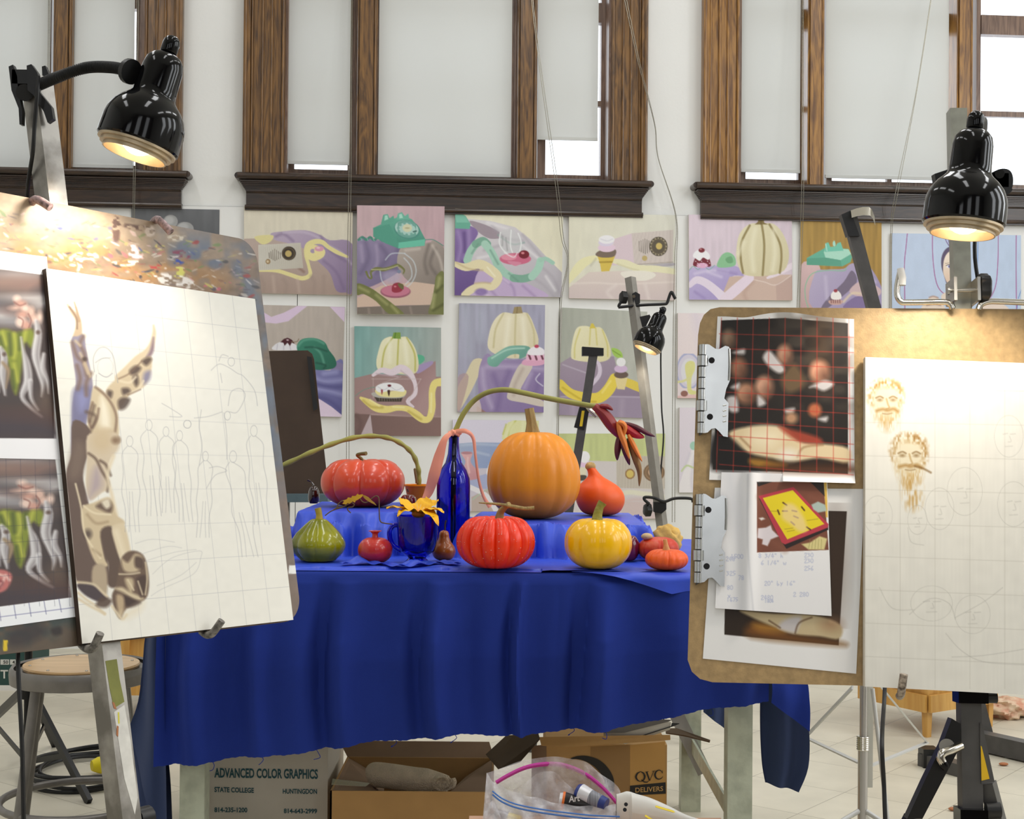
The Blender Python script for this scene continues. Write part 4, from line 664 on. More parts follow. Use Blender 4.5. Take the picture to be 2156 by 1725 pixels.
def lamp(label, c, ax, R, power, cable=None, arm=None, clamp=None):
    """c: centre of the shade's rim, ax: towards the cap, R: rim radius"""
    c = np.asarray(c, float); ax = unit(ax); k = R/88.0
    t = T('clamp_lamp', label, 'lamp', c)
    p = [(84, 2), (88, 6), (88, 16), (87.5, 46), (85, 62), (78, 80), (66, 96), (55, 106), (49, 113), (46.5, 118), (45, 130), (43.5, 178), (40, 196), (31, 208), (18, 215), (9, 217)]
    mb = MB().lathe([(r*k, z*k) for r, z in p], c, ax, 48, cap=False); q = [(r-2.0, z) for r, z in p[:12]]
    part('shade', mb, m_black, t)
    part('reflector', MB().lathe([(r*k, z*k) for r, z in q], c, ax, 40, cap=False), m_inner, t)
    part('cap', MB().lathe([(x*k, z*k) for x, z in [(10, 212), (17, 216), (18.5, 219), (18.5, 238), (16.5, 247), (11, 253), (4, 256), (0, 256.5)]], c, ax, 24, rf=lambda r, z, th, i: (r*(1-.05*(math.cos(th*12) > .6)*(2 < i < 5)), z)), m_black, t, 'black knurled switch cap')
    part('trim_ring', MB().lathe([(x*k, z*k) for x, z in [(84, 5), (84, -3), (77, -3.5), (77, -11), (69, -12), (69, -19), (66, -19), (66, 0)]], c, ax, 48, cap=False), m_alu, t, 'stepped tan metal rim')
    part('bulb', MB().ball(c+ax*22*k, 40*k, 12), m_bulb, t)
    l = bpy.data.lights.new('bulb_light', 'SPOT'); l.energy = power; l.color = (1.0, .91, .78); l.shadow_soft_size = 55*k; l.spot_size = math.radians(140); l.spot_blend = .5
    o = bpy.data.objects.new('bulb_light', l); COL.objects.link(o); o.parent = t; o.rotation_euler = Vector(-ax).to_track_quat('-Z', 'Y').to_euler(); o.location = [float(v) for v in (-ax*21*k)]
    if arm is not None:
        A = cr(arm, 14); n = 240; d = np.r_[0, np.cumsum(np.linalg.norm(np.diff(A, axis=0), axis=1))]; tt = np.linspace(0, d[-1], n); P = np.stack([np.interp(tt, d, A[:, j]) for j in range(3)], 1)
        part('gooseneck', MB().tube(P, np.where(np.arange(n) % 4 < 2, 13*k, 11.2*k), 14), m_rubber, t)
        e = A[-1]; dr = unit(A[-1]-A[-6]); part('arm_joint', MB().tube([e-dr*20*k, e-dr*4*k, e-dr*3*k, e+dr*9*k], [14*k, 17*k, 27*k, 27*k], 20), m_blackp, t)
    if clamp is not None: part('clamp', clamp, m_blackp, t)
    if cable is not None: part('power_cord', MB().tube(cr(cable, 8), 4.6*k if R > .03 else .003, 8), m_blackp, t)
    return t
# ---- tilted board by the edge of the frame
cL = [(97, 565), (537, 629.5), (617.6, 1305.5), (173, 1356)]
RL = solve_quad(cL); RL *= 0.508/np.linalg.norm(RL[3]-RL[0]); CLq = RL+CAM
uL = unit(CLq[1]-CLq[0]); nL = unit(np.cross(CLq[3]-CLq[0], uL)); 
if np.dot(nL, CAM-CLq[0]) < 0: nL = -nL
vL = unit(np.cross(nL, uL)); 
if np.dot(vL, CLq[3]-CLq[0]) < 0: vL = -vL
OL = CLq[0]-nL*.010
def bl(px, py, off=0.0):
    p = on_plane(px, py, OL+nL*off, nL); return p
def bluv(px, py):
    p = bl(px, py)-OL; return float(p@uL), float(p@vL)
print('BOARDL', [tuple(round(v, 3) for v in bluv(*q)) for q in [(0, 417), (250, 452), (490, 490), (545, 560), (560, 700), (600, 1000), (625, 1230), (0, 1387), (165, 1352)]], 'n', nL.round(2), 'Y', CLq[:, 1].round(2))
BU1 = np.mean([bluv(*q)[0] for q in [(560, 700), (600, 1000), (624, 1215)]]); BV0 = np.mean([bluv(*q)[1] for q in [(0, 417), (250, 452), (480, 488)]]); BV1 = np.mean([bluv(*q)[1] for q in [(0, 1387), (165, 1352)]]); BU0 = BU1-.66
q = [OL+uL*a+vL*b for a, b in [(BU0, BV0), (BU1, BV0), (BU1, BV1), (BU0, BV1)]]
nx, ny = 420, 420; Gb = qgrid(q, nx, ny)
uu = ((Gb-OL)@uL); vv = ((Gb-OL)@vL); rc = .038
for (cu, cv, su, sv) in [(BU1-rc, BV0+rc, 1, -1), (BU1-rc, BV1-rc, 1, 1), (BU0+rc, BV0+rc, -1, -1), (BU0+rc, BV1-rc, -1, 1)]:
    du, dv = (uu-cu)*su, (vv-cv)*sv; m = (du > 0) & (dv > 0); mx = np.maximum(du, dv); hy = np.hypot(du, dv)+1e-9; f = np.where(m, mx/hy, 1)
    uu = cu+(uu-cu)*np.where(m, f, 1); vv = cv+(vv-cv)*np.where(m, f, 1)
Gb = OL+uu[..., None]*uL+vv[..., None]*vL
p = Pic(Gb, (150, 116, 80)); p.brush(.10, 30, 12, 3).brush(.08, 7, 5, 8); p.at(*CE)
p.grad((168, 142, 112), (120, 104, 92), 0, 150, 1650, 700); p.brush(.10, 60, 14, 3).brush(.06, 9, 6, 8)
p.poly([(-400, 60), (300, 110), (1000, 230), (1500, 330), (1500, 420), (900, 370), (300, 250), (-400, 180)], (182, 164, 142), .6, 60)
p.poly([(-400, 260), (300, 330), (900, 430), (1400, 560), (1300, 640), (400, 540), (-400, 500)], (186, 128, 62), .75, 70, tex=(160, 50, 1.2))
p.poly([(1060, 300), (1300, 290), (1560, 330), (1640, 500), (1760, 1100), (1900, 1900), (1700, 2000), (1600, 700), (1250, 560), (1080, 420)], (92, 104, 126), .85, 60, tex=(70, 60, 1.5))
p.poly([(1560, 400), (1700, 700), (1850, 1700), (2000, 2400), (1900, 2400), (1640, 760)], (110, 122, 138), .8, 30, tex=(40, 90, 1.2))
p.poly([(1560, 1900), (2000, 1900), (2000, 2700), (1600, 2700)], (124, 108, 98), .7, 40); p.poly([(1875, 2435), (1940, 2435), (1950, 2490), (1870, 2490)], (232, 232, 230), smooth=False)
p.poly([(-500, 2700), (700, 2500), (700, 3300), (-500, 3300)], (84, 72, 60), .9, 60); p.poly([(-400, 2820), (450, 2700), (560, 2760), (300, 2900), (-300, 2990)], (52, 66, 66), .8, 40, tex=(60, 30, 1.4)); p.poly([(60, 2870), (220, 2810), (300, 2870), (180, 2950), (60, 2960)], (48, 42, 44), .8, 20)
p.poly([(330, 2850), (390, 2835), (400, 2880), (350, 2890)], (40, 34, 34), .9, 8); p.poly([(20, 2920), (50, 2920), (46, 2990), (22, 2990)], (214, 184, 40), smooth=False)
rs = np.random.RandomState(5)
cols = [(236, 232, 226), (226, 218, 214), (196, 96, 110), (58, 74, 140), (96, 128, 72), (190, 180, 96), (120, 84, 70), (80, 70, 84), (232, 196, 200), (150, 60, 60), (206, 200, 190), (60, 60, 66)]
for k in range(300):
    x = rs.uniform(-100, 1650); y = 120+.17*x+rs.uniform(0, 330)
    w_ = rs.uniform(2, 9) if k < 220 else rs.uniform(8, 26); L = rs.uniform(8, 60); a = rs.uniform(-.6, 1.0)
    p.st([(x, y), (x+L*math.cos(a)*.6, y+L*math.sin(a)*.5), (x+L*math.cos(a), y+L*math.sin(a)*.8)], [w_*.5, w_, w_*.4], cols[rs.randint(len(cols))], rs.uniform(.35, .9), 3)
for P_, c_ in [([(445, 450), (500, 410), (590, 402), (635, 425), (620, 455), (540, 455), (520, 535), (500, 530), (505, 480)], (238, 236, 230)), ([(835, 350), (880, 360), (930, 425), (910, 450), (850, 440), (828, 400)], (240, 200, 208)), ([(750, 465), (900, 460), (860, 490), (770, 492)], (238, 232, 222)), ([(1010, 360), (1060, 340), (1065, 380), (1020, 390)], (222, 206, 96)), ([(1125, 450), (1180, 448), (1190, 475), (1140, 485)], (40, 66, 160)), ([(1130, 500), (1200, 510), (1180, 570), (1130, 560)], (204, 202, 96)), ([(350, 430), (440, 440), (440, 465), (370, 460)], (112, 128, 76)), ([(1000, 540), (1200, 560), (1260, 620), (1050, 610)], (226, 222, 218)), ([(1120, 400), (1220, 395), (1230, 440), (1150, 445)], (128, 54, 78)), ([(970, 490), (1030, 485), (1050, 510), (980, 520)], (176, 64, 60)), ([(1095, 300), (1200, 300), (1230, 325), (1120, 330)], (206, 196, 178)), ([(730, 190), (770, 180), (775, 320), (735, 322)], (96, 72, 64)), ([(770, 215), (930, 235), (1000, 260), (960, 268), (780, 240)], (84, 62, 54)), ([(940, 230), (990, 235), (1000, 290), (950, 300)], (206, 190, 176))]: p.poly(P_, c_, .9, 5, tex=(24, 14, 2.2))
t = T('drawing_board', 'paint-smeared brown drawing board with a blue-grey edge, on the steel post', 'drawing board', OL+vL*BV1)
for o, nm in [(None, 'board')]:
    me = painted_mesh('board', Gb, p.A, [vcol('smeared_board_paint', .5, noise=(90, .12)), M('hardboard_edge', (84, 62, 44), .8)], t['base'], n=nL, thick=.009)
    b_ = bpy.data.objects.new('board', me); COL.objects.link(b_); b_.parent = t; b_['base'] = list(t['base'])

# stretched panel with unfinished copy: drapery in brown, pencil outlines on a pencil grid
w_, h_ = 470, 560; G = qgrid(CLq, w_, h_); p = Pic(G, (232, 230, 222)); p.brush(.008, 12, 12, 2)
pen = (176, 176, 180)
def puv(a, b): return tuple(float(v) for v in proj(CLq[0]*(1-a)*(1-b)+CLq[1]*a*(1-b)+CLq[2]*a*b+CLq[3]*(1-a)*b))
for k in range(1, 8): p.st([puv(k/8, 0), puv(k/8, 1)], 1.0, pen, .55, .8, False)
for k in range(1, 10): p.st([puv(0, k/10), puv(1, k/10)], 1.0, pen, .55, .8, False)
BR, DK, CRM, LT, VI = (120, 94, 78), (74, 58, 52), (198, 178, 148), (224, 210, 184), (118, 116, 150)
p.at(*CE)
# two knotted tails of cloth rising from the bundle
p.st([(438, 745), (470, 790), (505, 840), (510, 900), (500, 960)], [10, 26, 34, 44, 60], (196, 172, 142), .95, 4); p.st([(482, 728), (500, 790), (512, 850)], [8, 16, 20], (176, 150, 122), .9, 3); p.st([(450, 760), (495, 830), (500, 900)], 8, (110, 84, 70), .7, 4)
p.poly([(470, 955), (500, 950), (545, 944), (560, 1040), (592, 1190), (602, 1300), (575, 1420), (560, 1520), (570, 1640), (560, 1740), (470, 1760), (466, 1500), (470, 1380), (492, 1260), (478, 1130), (460, 1010)], (150, 142, 160), soft=4); p.poly([(480, 1290), (560, 1270), (602, 1310), (580, 1440), (545, 1540), (560, 1640), (500, 1740), (470, 1700), (466, 1420)], VI, .9, 12); p.poly([(500, 1330), (560, 1310), (570, 1380), (520, 1440)], (140, 142, 186), .8, 16)
p.folds([[(470, 990), (500, 1080), (540, 1120), (560, 1200)], [(540, 950), (520, 1000), (545, 1060), (550, 1110)], [(590, 1190), (560, 1250), (560, 1330)], [(500, 1140), (520, 1220), (505, 1290)]], 22, BR, .8, 9); p.folds([[(520, 1060), (560, 1140), (585, 1210)], [(490, 980), (520, 1010)], [(545, 1130), (570, 1190)]], 14, CRM, .9, 6); p.ell(548, 1098, 16, 14, DK, .85, soft=5)
p.st([(996, 880), (1000, 930), (985, 1000), (955, 1060), (900, 1110), (840, 1180), (775, 1220)], [12, 24, 34, 56, 76, 90, 60], (212, 194, 164), .97, 4); p.st([(995, 960), (985, 1040), (960, 1085)], [10, 26, 24], (126, 104, 120), .8, 6)
p.poly([(770, 1215), (840, 1180), (900, 1130), (960, 1080), (985, 1100), (975, 1200), (930, 1280), (850, 1320), (780, 1420), (740, 1420), (690, 1330), (700, 1280)], (206, 188, 158), soft=5)
for P_ in [[(840, 1170), (880, 1140), (915, 1155), (890, 1190), (850, 1200)], [(860, 1220), (890, 1200), (900, 1250), (880, 1275)], [(790, 1290), (830, 1285), (845, 1310), (800, 1330)], [(920, 1110), (960, 1085), (985, 1100), (950, 1140)], [(765, 1370), (800, 1345), (845, 1360), (815, 1415), (775, 1425)], [(700, 1300), (730, 1310), (720, 1350), (695, 1330)]]: p.poly(P_, DK, .85, 8)
p.poly([(935, 1190), (975, 1175), (970, 1230), (930, 1260)], VI, .8, 10); p.folds([[(780, 1240), (840, 1250), (880, 1215)], [(850, 1320), (900, 1290), (930, 1240)]], 12, LT, .9, 5); p.folds([[(830, 1330), (910, 1295)], [(770, 1225), (840, 1190), (920, 1110)]], 8, BR, .7, 4)
p.poly([(600, 1290), (640, 1285), (700, 1340), (755, 1420), (768, 1500), (760, 1600), (640, 1600), (570, 1560), (580, 1440)], (206, 190, 160), soft=5); p.poly([(650, 1350), (690, 1380), (715, 1500), (705, 1600), (655, 1590)], (238, 230, 210), .9, 14)
p.folds([[(620, 1280), (680, 1330), (730, 1400), (755, 1480), (745, 1580)], [(600, 1380), (575, 1470), (590, 1540)], [(640, 1420), (630, 1480), (600, 1540)]], 13, BR, .85, 6); p.folds([[(560, 1440), (620, 1470), (600, 1540)], [(590, 1560), (560, 1640), (520, 1720)], [(610, 1400), (585, 1500)]], 18, (98, 78, 66), .8, 8)
p.ell(690, 1640, 78, 84, (190, 168, 136), soft=14); p.ell(670, 1610, 40, 50, (214, 196, 166), .8, soft=20); p.ell(750, 1620, 26, 22, (122, 94, 70), .8, soft=10)
p.at(0, 900, 3.2667)
p.poly([(500, -40), (600, -10), (640, 100), (600, 200), (570, 330), (600, 480), (640, 640), (700, 720), (745, 950), (740, 1080), (640, 1090), (528, 1062), (500, 800), (470, 500), (455, 320), (490, 180)], (100, 82, 74), soft=4); p.poly([(520, 100), (590, 150), (560, 320), (500, 360), (470, 300)], (122, 104, 92), .8, 20)
p.poly([(600, 60), (700, 40), (800, 40), (810, 120), (760, 220), (740, 300), (745, 420), (700, 450), (620, 500), (590, 390), (598, 240)], (206, 190, 166), soft=5); p.poly([(640, 300), (680, 280), (700, 400), (640, 470), (610, 480)], (168, 152, 160), .8, 18)
p.folds([[(610, 180), (660, 220), (700, 300), (745, 380), (740, 440)], [(690, 230), (730, 260), (760, 330)]], 16, (92, 72, 60), .85, 6); p.ell(700, 90, 70, 80, (200, 180, 148), .9, soft=20); p.ell(795, 90, 26, 24, (120, 92, 68), .8, soft=10); p.folds([[(780, 200), (740, 330), (770, 470), (800, 600)]], 22, (222, 206, 176), .9, 7)
p.poly([(570, 545), (640, 520), (740, 480), (780, 520), (800, 600), (850, 640), (850, 670), (760, 690), (700, 740), (720, 900), (745, 950), (690, 960), (640, 900), (590, 760), (560, 640)], (204, 186, 154), soft=5); p.poly([(660, 540), (740, 500), (775, 540), (760, 590), (700, 570)], (90, 70, 60), .85, 8); p.poly([(700, 515), (745, 495), (760, 540), (730, 560)], (232, 222, 200), .9, 7); p.ell(605, 735, 26, 32, (70, 56, 52), .8, soft=10); p.folds([[(520, 390), (560, 560), (580, 720), (640, 830), (690, 900)], [(575, 540), (650, 590), (760, 600)]], 12, (226, 212, 182), .95, 4); p.folds([[(600, 600), (660, 660), (740, 650)], [(640, 840), (690, 880)]], 12, (148, 124, 96), .7, 8)
p.poly([(690, 720), (760, 680), (800, 760), (830, 920), (840, 1000), (800, 1100), (740, 1080), (745, 950), (720, 880)], (92, 74, 64), soft=6); p.poly([(770, 690), (830, 660), (860, 680), (900, 860), (880, 910), (830, 910), (790, 800)], (214, 198, 168), soft=5); p.folds([[(800, 720), (850, 880)]], 30, (232, 220, 194), .8, 14)
p.poly([(640, 960), (720, 950), (740, 1080), (720, 1170), (640, 1110)], (176, 158, 134), soft=6); p.poly([(830, 910), (900, 850), (985, 880), (1020, 1000), (1022, 1120), (990, 1190), (870, 1250), (830, 1320), (790, 1260), (770, 1160), (800, 1080)], (104, 84, 70), soft=5)
for P_, c_ in [([(835, 905), (880, 930), (930, 870), (985, 900), (960, 980), (900, 1000), (850, 980)], (204, 186, 154)), ([(930, 890), (985, 905), (980, 970), (930, 960)], (76, 58, 50)), ([(790, 1110), (840, 1100), (890, 1130), (960, 1160), (985, 1180), (930, 1190), (850, 1140)], (214, 198, 166)), ([(860, 1040), (910, 1040), (920, 1090), (900, 1140), (870, 1090)], (196, 178, 146)), ([(940, 1040), (1000, 1020), (1010, 1110), (970, 1170), (950, 1110)], (70, 52, 46)), ([(850, 1160), (920, 1180), (970, 1210), (880, 1240)], (64, 48, 44)), ([(800, 1160), (850, 1170), (850, 1260), (820, 1300)], (190, 168, 136))]: p.poly(P_, c_, .9, 7)
p.folds([[(1000, 930), (1012, 1040), (1000, 1150)], [(820, 1010), (900, 1010), (960, 1000)], [(880, 1050), (920, 1120)], [(950, 1060), (980, 1150)]], 10, (222, 208, 178), .85, 4)
p.poly([(530, 1080), (640, 1080), (720, 1160), (740, 1180), (680, 1200), (580, 1150)], (72, 60, 64), soft=5); p.folds([[(535, 1066), (640, 1080), (700, 1130), (738, 1165)], [(540, 1140), (600, 1190), (660, 1230), (720, 1285)], [(540, 1180), (620, 1230), (720, 1282)], [(770, 1230), (800, 1270), (840, 1318), (870, 1290)]], 16, (216, 200, 170), .95, 5); p.poly([(700, 1170), (770, 1190), (730, 1240), (660, 1225)], (84, 66, 56), .9, 8); p.poly([(820, 1290), (900, 1250), (990, 1200), (960, 1270), (860, 1318)], (226, 212, 184), .6, 20)
# pencil outlines: loose standing shapes and ovals
pc = (150, 150, 156)
def pen_fig(x, y, s_, lean=0, seed=0):
    r_ = np.random.RandomState(seed); j = lambda: r_.uniform(-4, 4)
    p.ell(x+lean*.1, y-36*s_, 22*s_, 36*s_, pc, .55, ring=3)
    for sg in (-1, 1):
        p.st([(x+sg*14*s_+j(), y), (x+sg*60*s_+j()+lean*.2, y+60*s_), (x+sg*48*s_+j()+lean*.4, y+190*s_), (x+sg*66*s_+j()+lean*.6, y+330*s_), (x+sg*46*s_+lean*.8, y+460*s_), (x+sg*52*s_+lean, y+620*s_)], 3, pc, .6, 2.2)
        p.st([(x+sg*10*s_+lean*.5, y+330*s_), (x+sg*14*s_+lean*.8, y+480*s_), (x+sg*24*s_+lean, y+620*s_)], 3, pc, .5, 2.2)
for a in [(890, 130, .95, 20, 1), (1020, 20, .95, 40, 2), (1140, 60, .85, 20, 3), (1230, 90, .9, 50, 4), (1415, 230, .85, -20, 5), (1590, 240, 1.05, 130, 6), (1740, 60, .98, 60, 7)]: pen_fig(*a)
p.folds([[(1370, 260), (1390, 120), (1370, 0), (1385, -120)], [(1560, 220), (1560, 60), (1540, -100)], [(1440, 280), (1500, 270), (1560, 300), (1480, 330), (1420, 420)]], 3, pc, .6, 2.2)
p.folds([[(1050, 1010), (1180, 900), (1370, 850), (1380, 900), (1330, 1010), (1120, 1110), (1040, 1160)], [(980, 870), (1150, 820), (1250, 830)], [(1000, 920), (1200, 860), (1350, 840)], [(1080, 1090), (1240, 1020), (1350, 930)], [(930, 800), (1050, 770), (1200, 790)]], 2.4, pc, .45, 2.2)
p.at(*CE)
p.folds([[(612, 1180), (606, 1090), (640, 1030), (690, 1025), (735, 1080), (752, 1180), (764, 1250)], [(620, 1120), (660, 1095), (715, 1090)], [(640, 1190), (690, 1215), (730, 1190)], [(625, 1200), (622, 1280)]], 4, (150, 150, 158), .75, 2.5); p.ell(683, 1150, 48, 60, (170, 170, 176), .5, ring=3)
p.folds([[(1370, 1170), (1420, 1130), (1480, 1150), (1540, 1190), (1580, 1210), (1650, 1300), (1670, 1400)], [(1430, 1190), (1440, 1250)], [(1480, 1400), (1500, 1310), (1560, 1290), (1590, 1340), (1540, 1440), (1490, 1440)], [(1420, 1110), (1440, 1070), (1480, 1080)], [(1260, 1480), (1350, 1470), (1440, 1440)], [(1050, 1385), (1110, 1420), (1180, 1470), (1100, 1470)]], 3.2, pc, .6, 2.2); p.ell(1500, 1115, 20, 26, pc, .6, ring=3); p.ell(1475, 1465, 18, 26, pc, .6, ring=3); p.ell(1215, 1520, 22, 24, pc, .7, ring=4)
base = OL+vL*.6
me = painted_mesh('painting_panel', G, p.A, [vcol('primed_panel_paint', .55), M('panel_edge_dark', (70, 56, 46), .8)], base, n=nL, thick=.0085)
o = bpy.data.objects.new('painting_panel', me); COL.objects.link(o); o.location = base; o['base'] = [float(v) for v in base]
tag(o, 'white gridded panel with a half painted brown drapery and pencil outlines', 'painting')

# two colour printouts taped on the smeared board
def sheet(name, pxq, plane, off, label, cat, draw, at_, step=1.3, wave=None, group=None, mat=None, n=None, bgc=(238, 238, 240)):
    q = [plane(x, y, off) for x, y in pxq]; w = np.hypot(pxq[1][0]-pxq[0][0], pxq[1][1]-pxq[0][1]); h = np.hypot(pxq[3][0]-pxq[0][0], pxq[3][1]-pxq[0][1])
    G = qgrid(q, int(w/step)+2, int(h/step)+2)
    if wave is not None:
        u = np.linspace(0, 1, G.shape[1])[None, :]; v = np.linspace(0, 1, G.shape[0])[:, None]; G = G+wave(u, v)
    p = Pic(G, bgc); p.at(*at_); draw(p)
    base = G.reshape(-1, 3).mean(0); base[2] = G[..., 2].min()
    me = painted_mesh(name, G, p.A, [mat or m_print, m_white], base, n=n, thick=.0005, backgrid=wave is not None)
    o = bpy.data.objects.new(name, me); COL.objects.link(o); o.location = base; o['base'] = [float(v) for v in base]
    return tag(o, label, cat, group)
m_print = vcol('inkjet_print', 0.45)
def stormy(p, x0, x1, y0, y1, red=False):
    """generic dark print: storm sky, green cloth, pale slender shapes, dark ground (0..1 spans the part inside the frame)"""
    k = x1-x0; h = y1-y0
    P = lambda L: [(x0+k*a, y0+h*b) for a, b in L]
    def E(a, b, rx, ry, c, al=.85, sf=20): p.ell(x0+k*a, y0+h*b, rx*k, ry*h, c, al, soft=sf)
    def S(L, w, c, al=.95, sf=6): p.st(P(L), [v*k for v in w] if isinstance(w, list) else w*k, c, al, sf)
    p.poly(P([(-2, 0), (1, 0), (1, 1), (-2, 1)]), (60, 48, 46), smooth=False); p.poly(P([(-2, 0), (1, 0), (1, .34), (-2, .36)]), (100, 86, 82), .95, 50)
    for a, b, rx, ry, c in [(.25, .03, .5, .03, (150, 140, 140)), (.1, .075, .5, .035, (140, 112, 100)), (.6, .09, .4, .03, (126, 98, 90)), (.9, .14, .25, .05, (74, 66, 68)), (.55, .165, .4, .014, (212, 208, 208)), (.85, .2, .22, .03, (190, 188, 190)), (.05, .2, .22, .03, (96, 92, 96)), (.08, .27, .2, .028, (206, 206, 208)), (.3, .31, .3, .02, (150, 150, 156)), (.92, .27, .12, .05, (62, 54, 54)), (.2, .24, .12, .02, (112, 88, 84))]: E(a, b, rx, ry, c)
    pk = [(228, 200, 186), (198, 150, 134), (214, 178, 162)]
    for n_, (a, b, rx, ry) in enumerate([(.35, .17, .06, .018), (.42, .20, .09, .02), (.33, .225, .09, .012), (.5, .23, .07, .022), (.45, .265, .10, .022), (.6, .25, .06, .03), (.42, .31, .09, .03), (.52, .33, .07, .03), (.65, .29, .06, .026), (.75, .28, .05, .03)]): E(a, b, rx, ry, pk[n_ % 3], .95, 9)
    for L in ([(.3, .19), (.4, .21), (.5, .20)], [(.38, .28), (.46, .30), (.44, .34)], [(.55, .26), (.6, .30), (.56, .34)]): S(L, .018, (130, 80, 72), .8, 4)
    p.poly(P([(-.3, .40), (.1, .35), (.35, .37), (.6, .35), (.66, .40), (.6, .46), (.5, .43), (.46, .5), (.42, .62), (.34, .74), (.26, .68), (.2, .56), (.08, .47), (-.3, .5)]), (124, 136, 34), .97, 9)
    for L in ([(.1, .37), (.16, .44)], [(.3, .38), (.33, .46), (.3, .52)], [(.5, .37), (.47, .42)], [(.3, .56), (.36, .66)]): S(L, .06, (178, 180, 70), .8, 9)
    for L in ([(.22, .38), (.24, .5)], [(.4, .38), (.4, .47)], [(.27, .6), (.3, .7)], [(.05, .4), (.1, .46)]): S(L, .05, (66, 76, 22), .8, 9)
    wt = (206, 204, 206); sh = (120, 112, 114)
    for L, w in [([(.68, .30), (.72, .38), (.68, .5), (.74, .6), (.80, .68), (.78, .75)], [.05, .13, .15, .10, .07, .02]), ([(.82, .5), (.80, .58), (.88, .66), (.90, .73)], [.06, .09, .06, .02]), ([(.42, .40), (.46, .48), (.52, .56), (.54, .66), (.44, .75), (.6, .82), (.78, .87)], [.03, .06, .13, .15, .08, .05, .03]), ([(.58, .66), (.6, .76), (.72, .83)], [.09, .06, .03]), ([(.06, .46), (.12, .52), (.10, .62), (.14, .74)], [.06, .13, .12, .03]), ([(-.1, .5), (-.02, .6), (.02, .72)], [.1, .14, .05])]:
        S(L, w, wt); S([(a+.025, b+.006) for a, b in L], [v*.35 for v in w], sh, .7, 8)
    S([(.10, .55), (.2, .6), (.16, .7)], [.05, .07, .02], (150, 128, 100))
    for a, b in ((.72, .37), (.13, .5)): E(a, b, .035, .012, (90, 70, 60), .95, 5)
    E(.5, .9, .6, .05, (96, 56, 42), .8, 50); E(.85, .78, .12, .05, (104, 82, 64), .7, 40); p.poly(P([(-2, .9), (.3, .87), (1, .93), (1, 1), (-2, 1)]), (56, 46, 54), .9, 40)
    if red: p.poly(P([(-.2, .77), (.05, .75), (.2, .78), (.19, .84), (.08, .9), (-.2, .92)]), (190, 108, 104), .97, 6); [S(L, .035, (232, 196, 186), .9, 6) for L in ([(-.02, .78), (.1, .80), (.05, .86)], [(.12, .79), (.17, .82)])]; S([(.0, .82), (.08, .84), (.0, .89)], .03, (120, 50, 56), .8, 6)
bp = lambda x, y, off: bl(x, y, off)
def dA(p): p.at(*CE); stormy(p, -20, 350, 520, 1612); p.poly([(282, 500), (420, 500), (420, 1800), (366, 1616)], (236, 236, 238), smooth=False); p.poly([(-500, 300), (420, 400), (420, 560), (282, 551), (0, 514), (-500, 455)], (238, 238, 240), smooth=False); p.poly([(-500, 1606), (368, 1614), (420, 1614), (420, 1900), (-500, 1900)], (236, 236, 240), smooth=False)
def dB(p):
    p.at(0, 900, 3.2667); stormy(p, -20, 470, 205, 1235, True); p.poly([(377, 190), (640, 190), (640, 1500), (492, 1172)], (234, 236, 236), smooth=False); p.poly([(-500, 1290), (0, 1233), (492, 1170), (640, 1150), (640, 1600), (-500, 1600)], (236, 238, 242), smooth=False)
    for k in range(6): p.st([(-110+103*k, 1250-14*k), (-98+104*k, 1345-15*k)], 4, (70, 70, 120), .8, 2, False)
    p.st([(-500, 1370), (0, 1305), (510, 1240)], 3.5, (70, 70, 130), .8, 2)
    for k in range(9): p.st([(-400, 250+k*115), (480, 205+k*112)], 2.2, (40, 40, 60), .5, 1.5, False)
    for k in range(7): p.st([(-60+k*100, 210), (-40+k*104, 1230)], 2.2, (40, 40, 60), .5, 1.5, False)
sheet('printout', [(-150, 509), (98.5, 541), (133, 968), (-150, 962)], bp, .0016, 'upper printout with stormy sky and green cloth on the smeared board', 'printout', dA, CE, n=nL, group='printouts on the smeared board')
sheet('printout', [(-150, 956), (129, 962), (167, 1298), (-150, 1342)], bp, .0011, 'lower gridded printout with stormy sky and a red patch on the smeared board', 'printout', dB, CE, n=nL, group='printouts on the smeared board')

# steel easel carrying the smeared board
pT = on_plane(78, 168, OL-nL*.030, nL); pB = on_plane(262, 1725, OL-nL*.030, nL); dP = unit(pT-pB); foot = pB-dP*(pB[2]/dP[2]); sideL = unit(np.cross(nL, dP))
t = T('steel_easel', 'bare steel easel post behind the smeared drawing board, paint on its lower end', 'easel', [foot[0], foot[1], 0])
mb = MB(); hw = .0155; mb.obox((pT+foot)/2, dP*np.linalg.norm(pT-foot)/2, sideL*hw, nL*hw)
def post_mat():
    m = M('paint_splashed_steel', (168, 164, 158), 0.36, 0.6, noise=(14, .3, .42, .58), rgb2=(122, 118, 112)); return m
pst = part('post', mb, post_mat(), t)
for c_, L in (((124, 126, 58), [(222, 1392), (246, 1388), (252, 1430), (262, 1478), (240, 1492), (231, 1450)]), ((214, 212, 206), [(240, 1500), (262, 1484), (275, 1560), (290, 1680), (284, 1716), (262, 1640)]), ((170, 110, 70), [(236, 1478), (241, 1480), (246, 1494), (240, 1492)]), ((170, 110, 70), [(246, 1528), (250, 1530), (249, 1552), (245, 1548)]), ((216, 204, 60), [(248, 1500), (251, 1500), (252, 1524), (249, 1524)])):
    k_ = .0158 + .0002*(c_[0] in (170, 216)); part('paint_smear', MB().ppoly([on_plane(x, y, OL-nL*.030+nL*k_, nL) for x, y in L], nL, .0002), M('post_paint', c_, .55, noise=(60, .1)), pst)
def hookpath(pts, offs): return [bl(x, y, o) for (x, y), o in zip(pts, offs)]
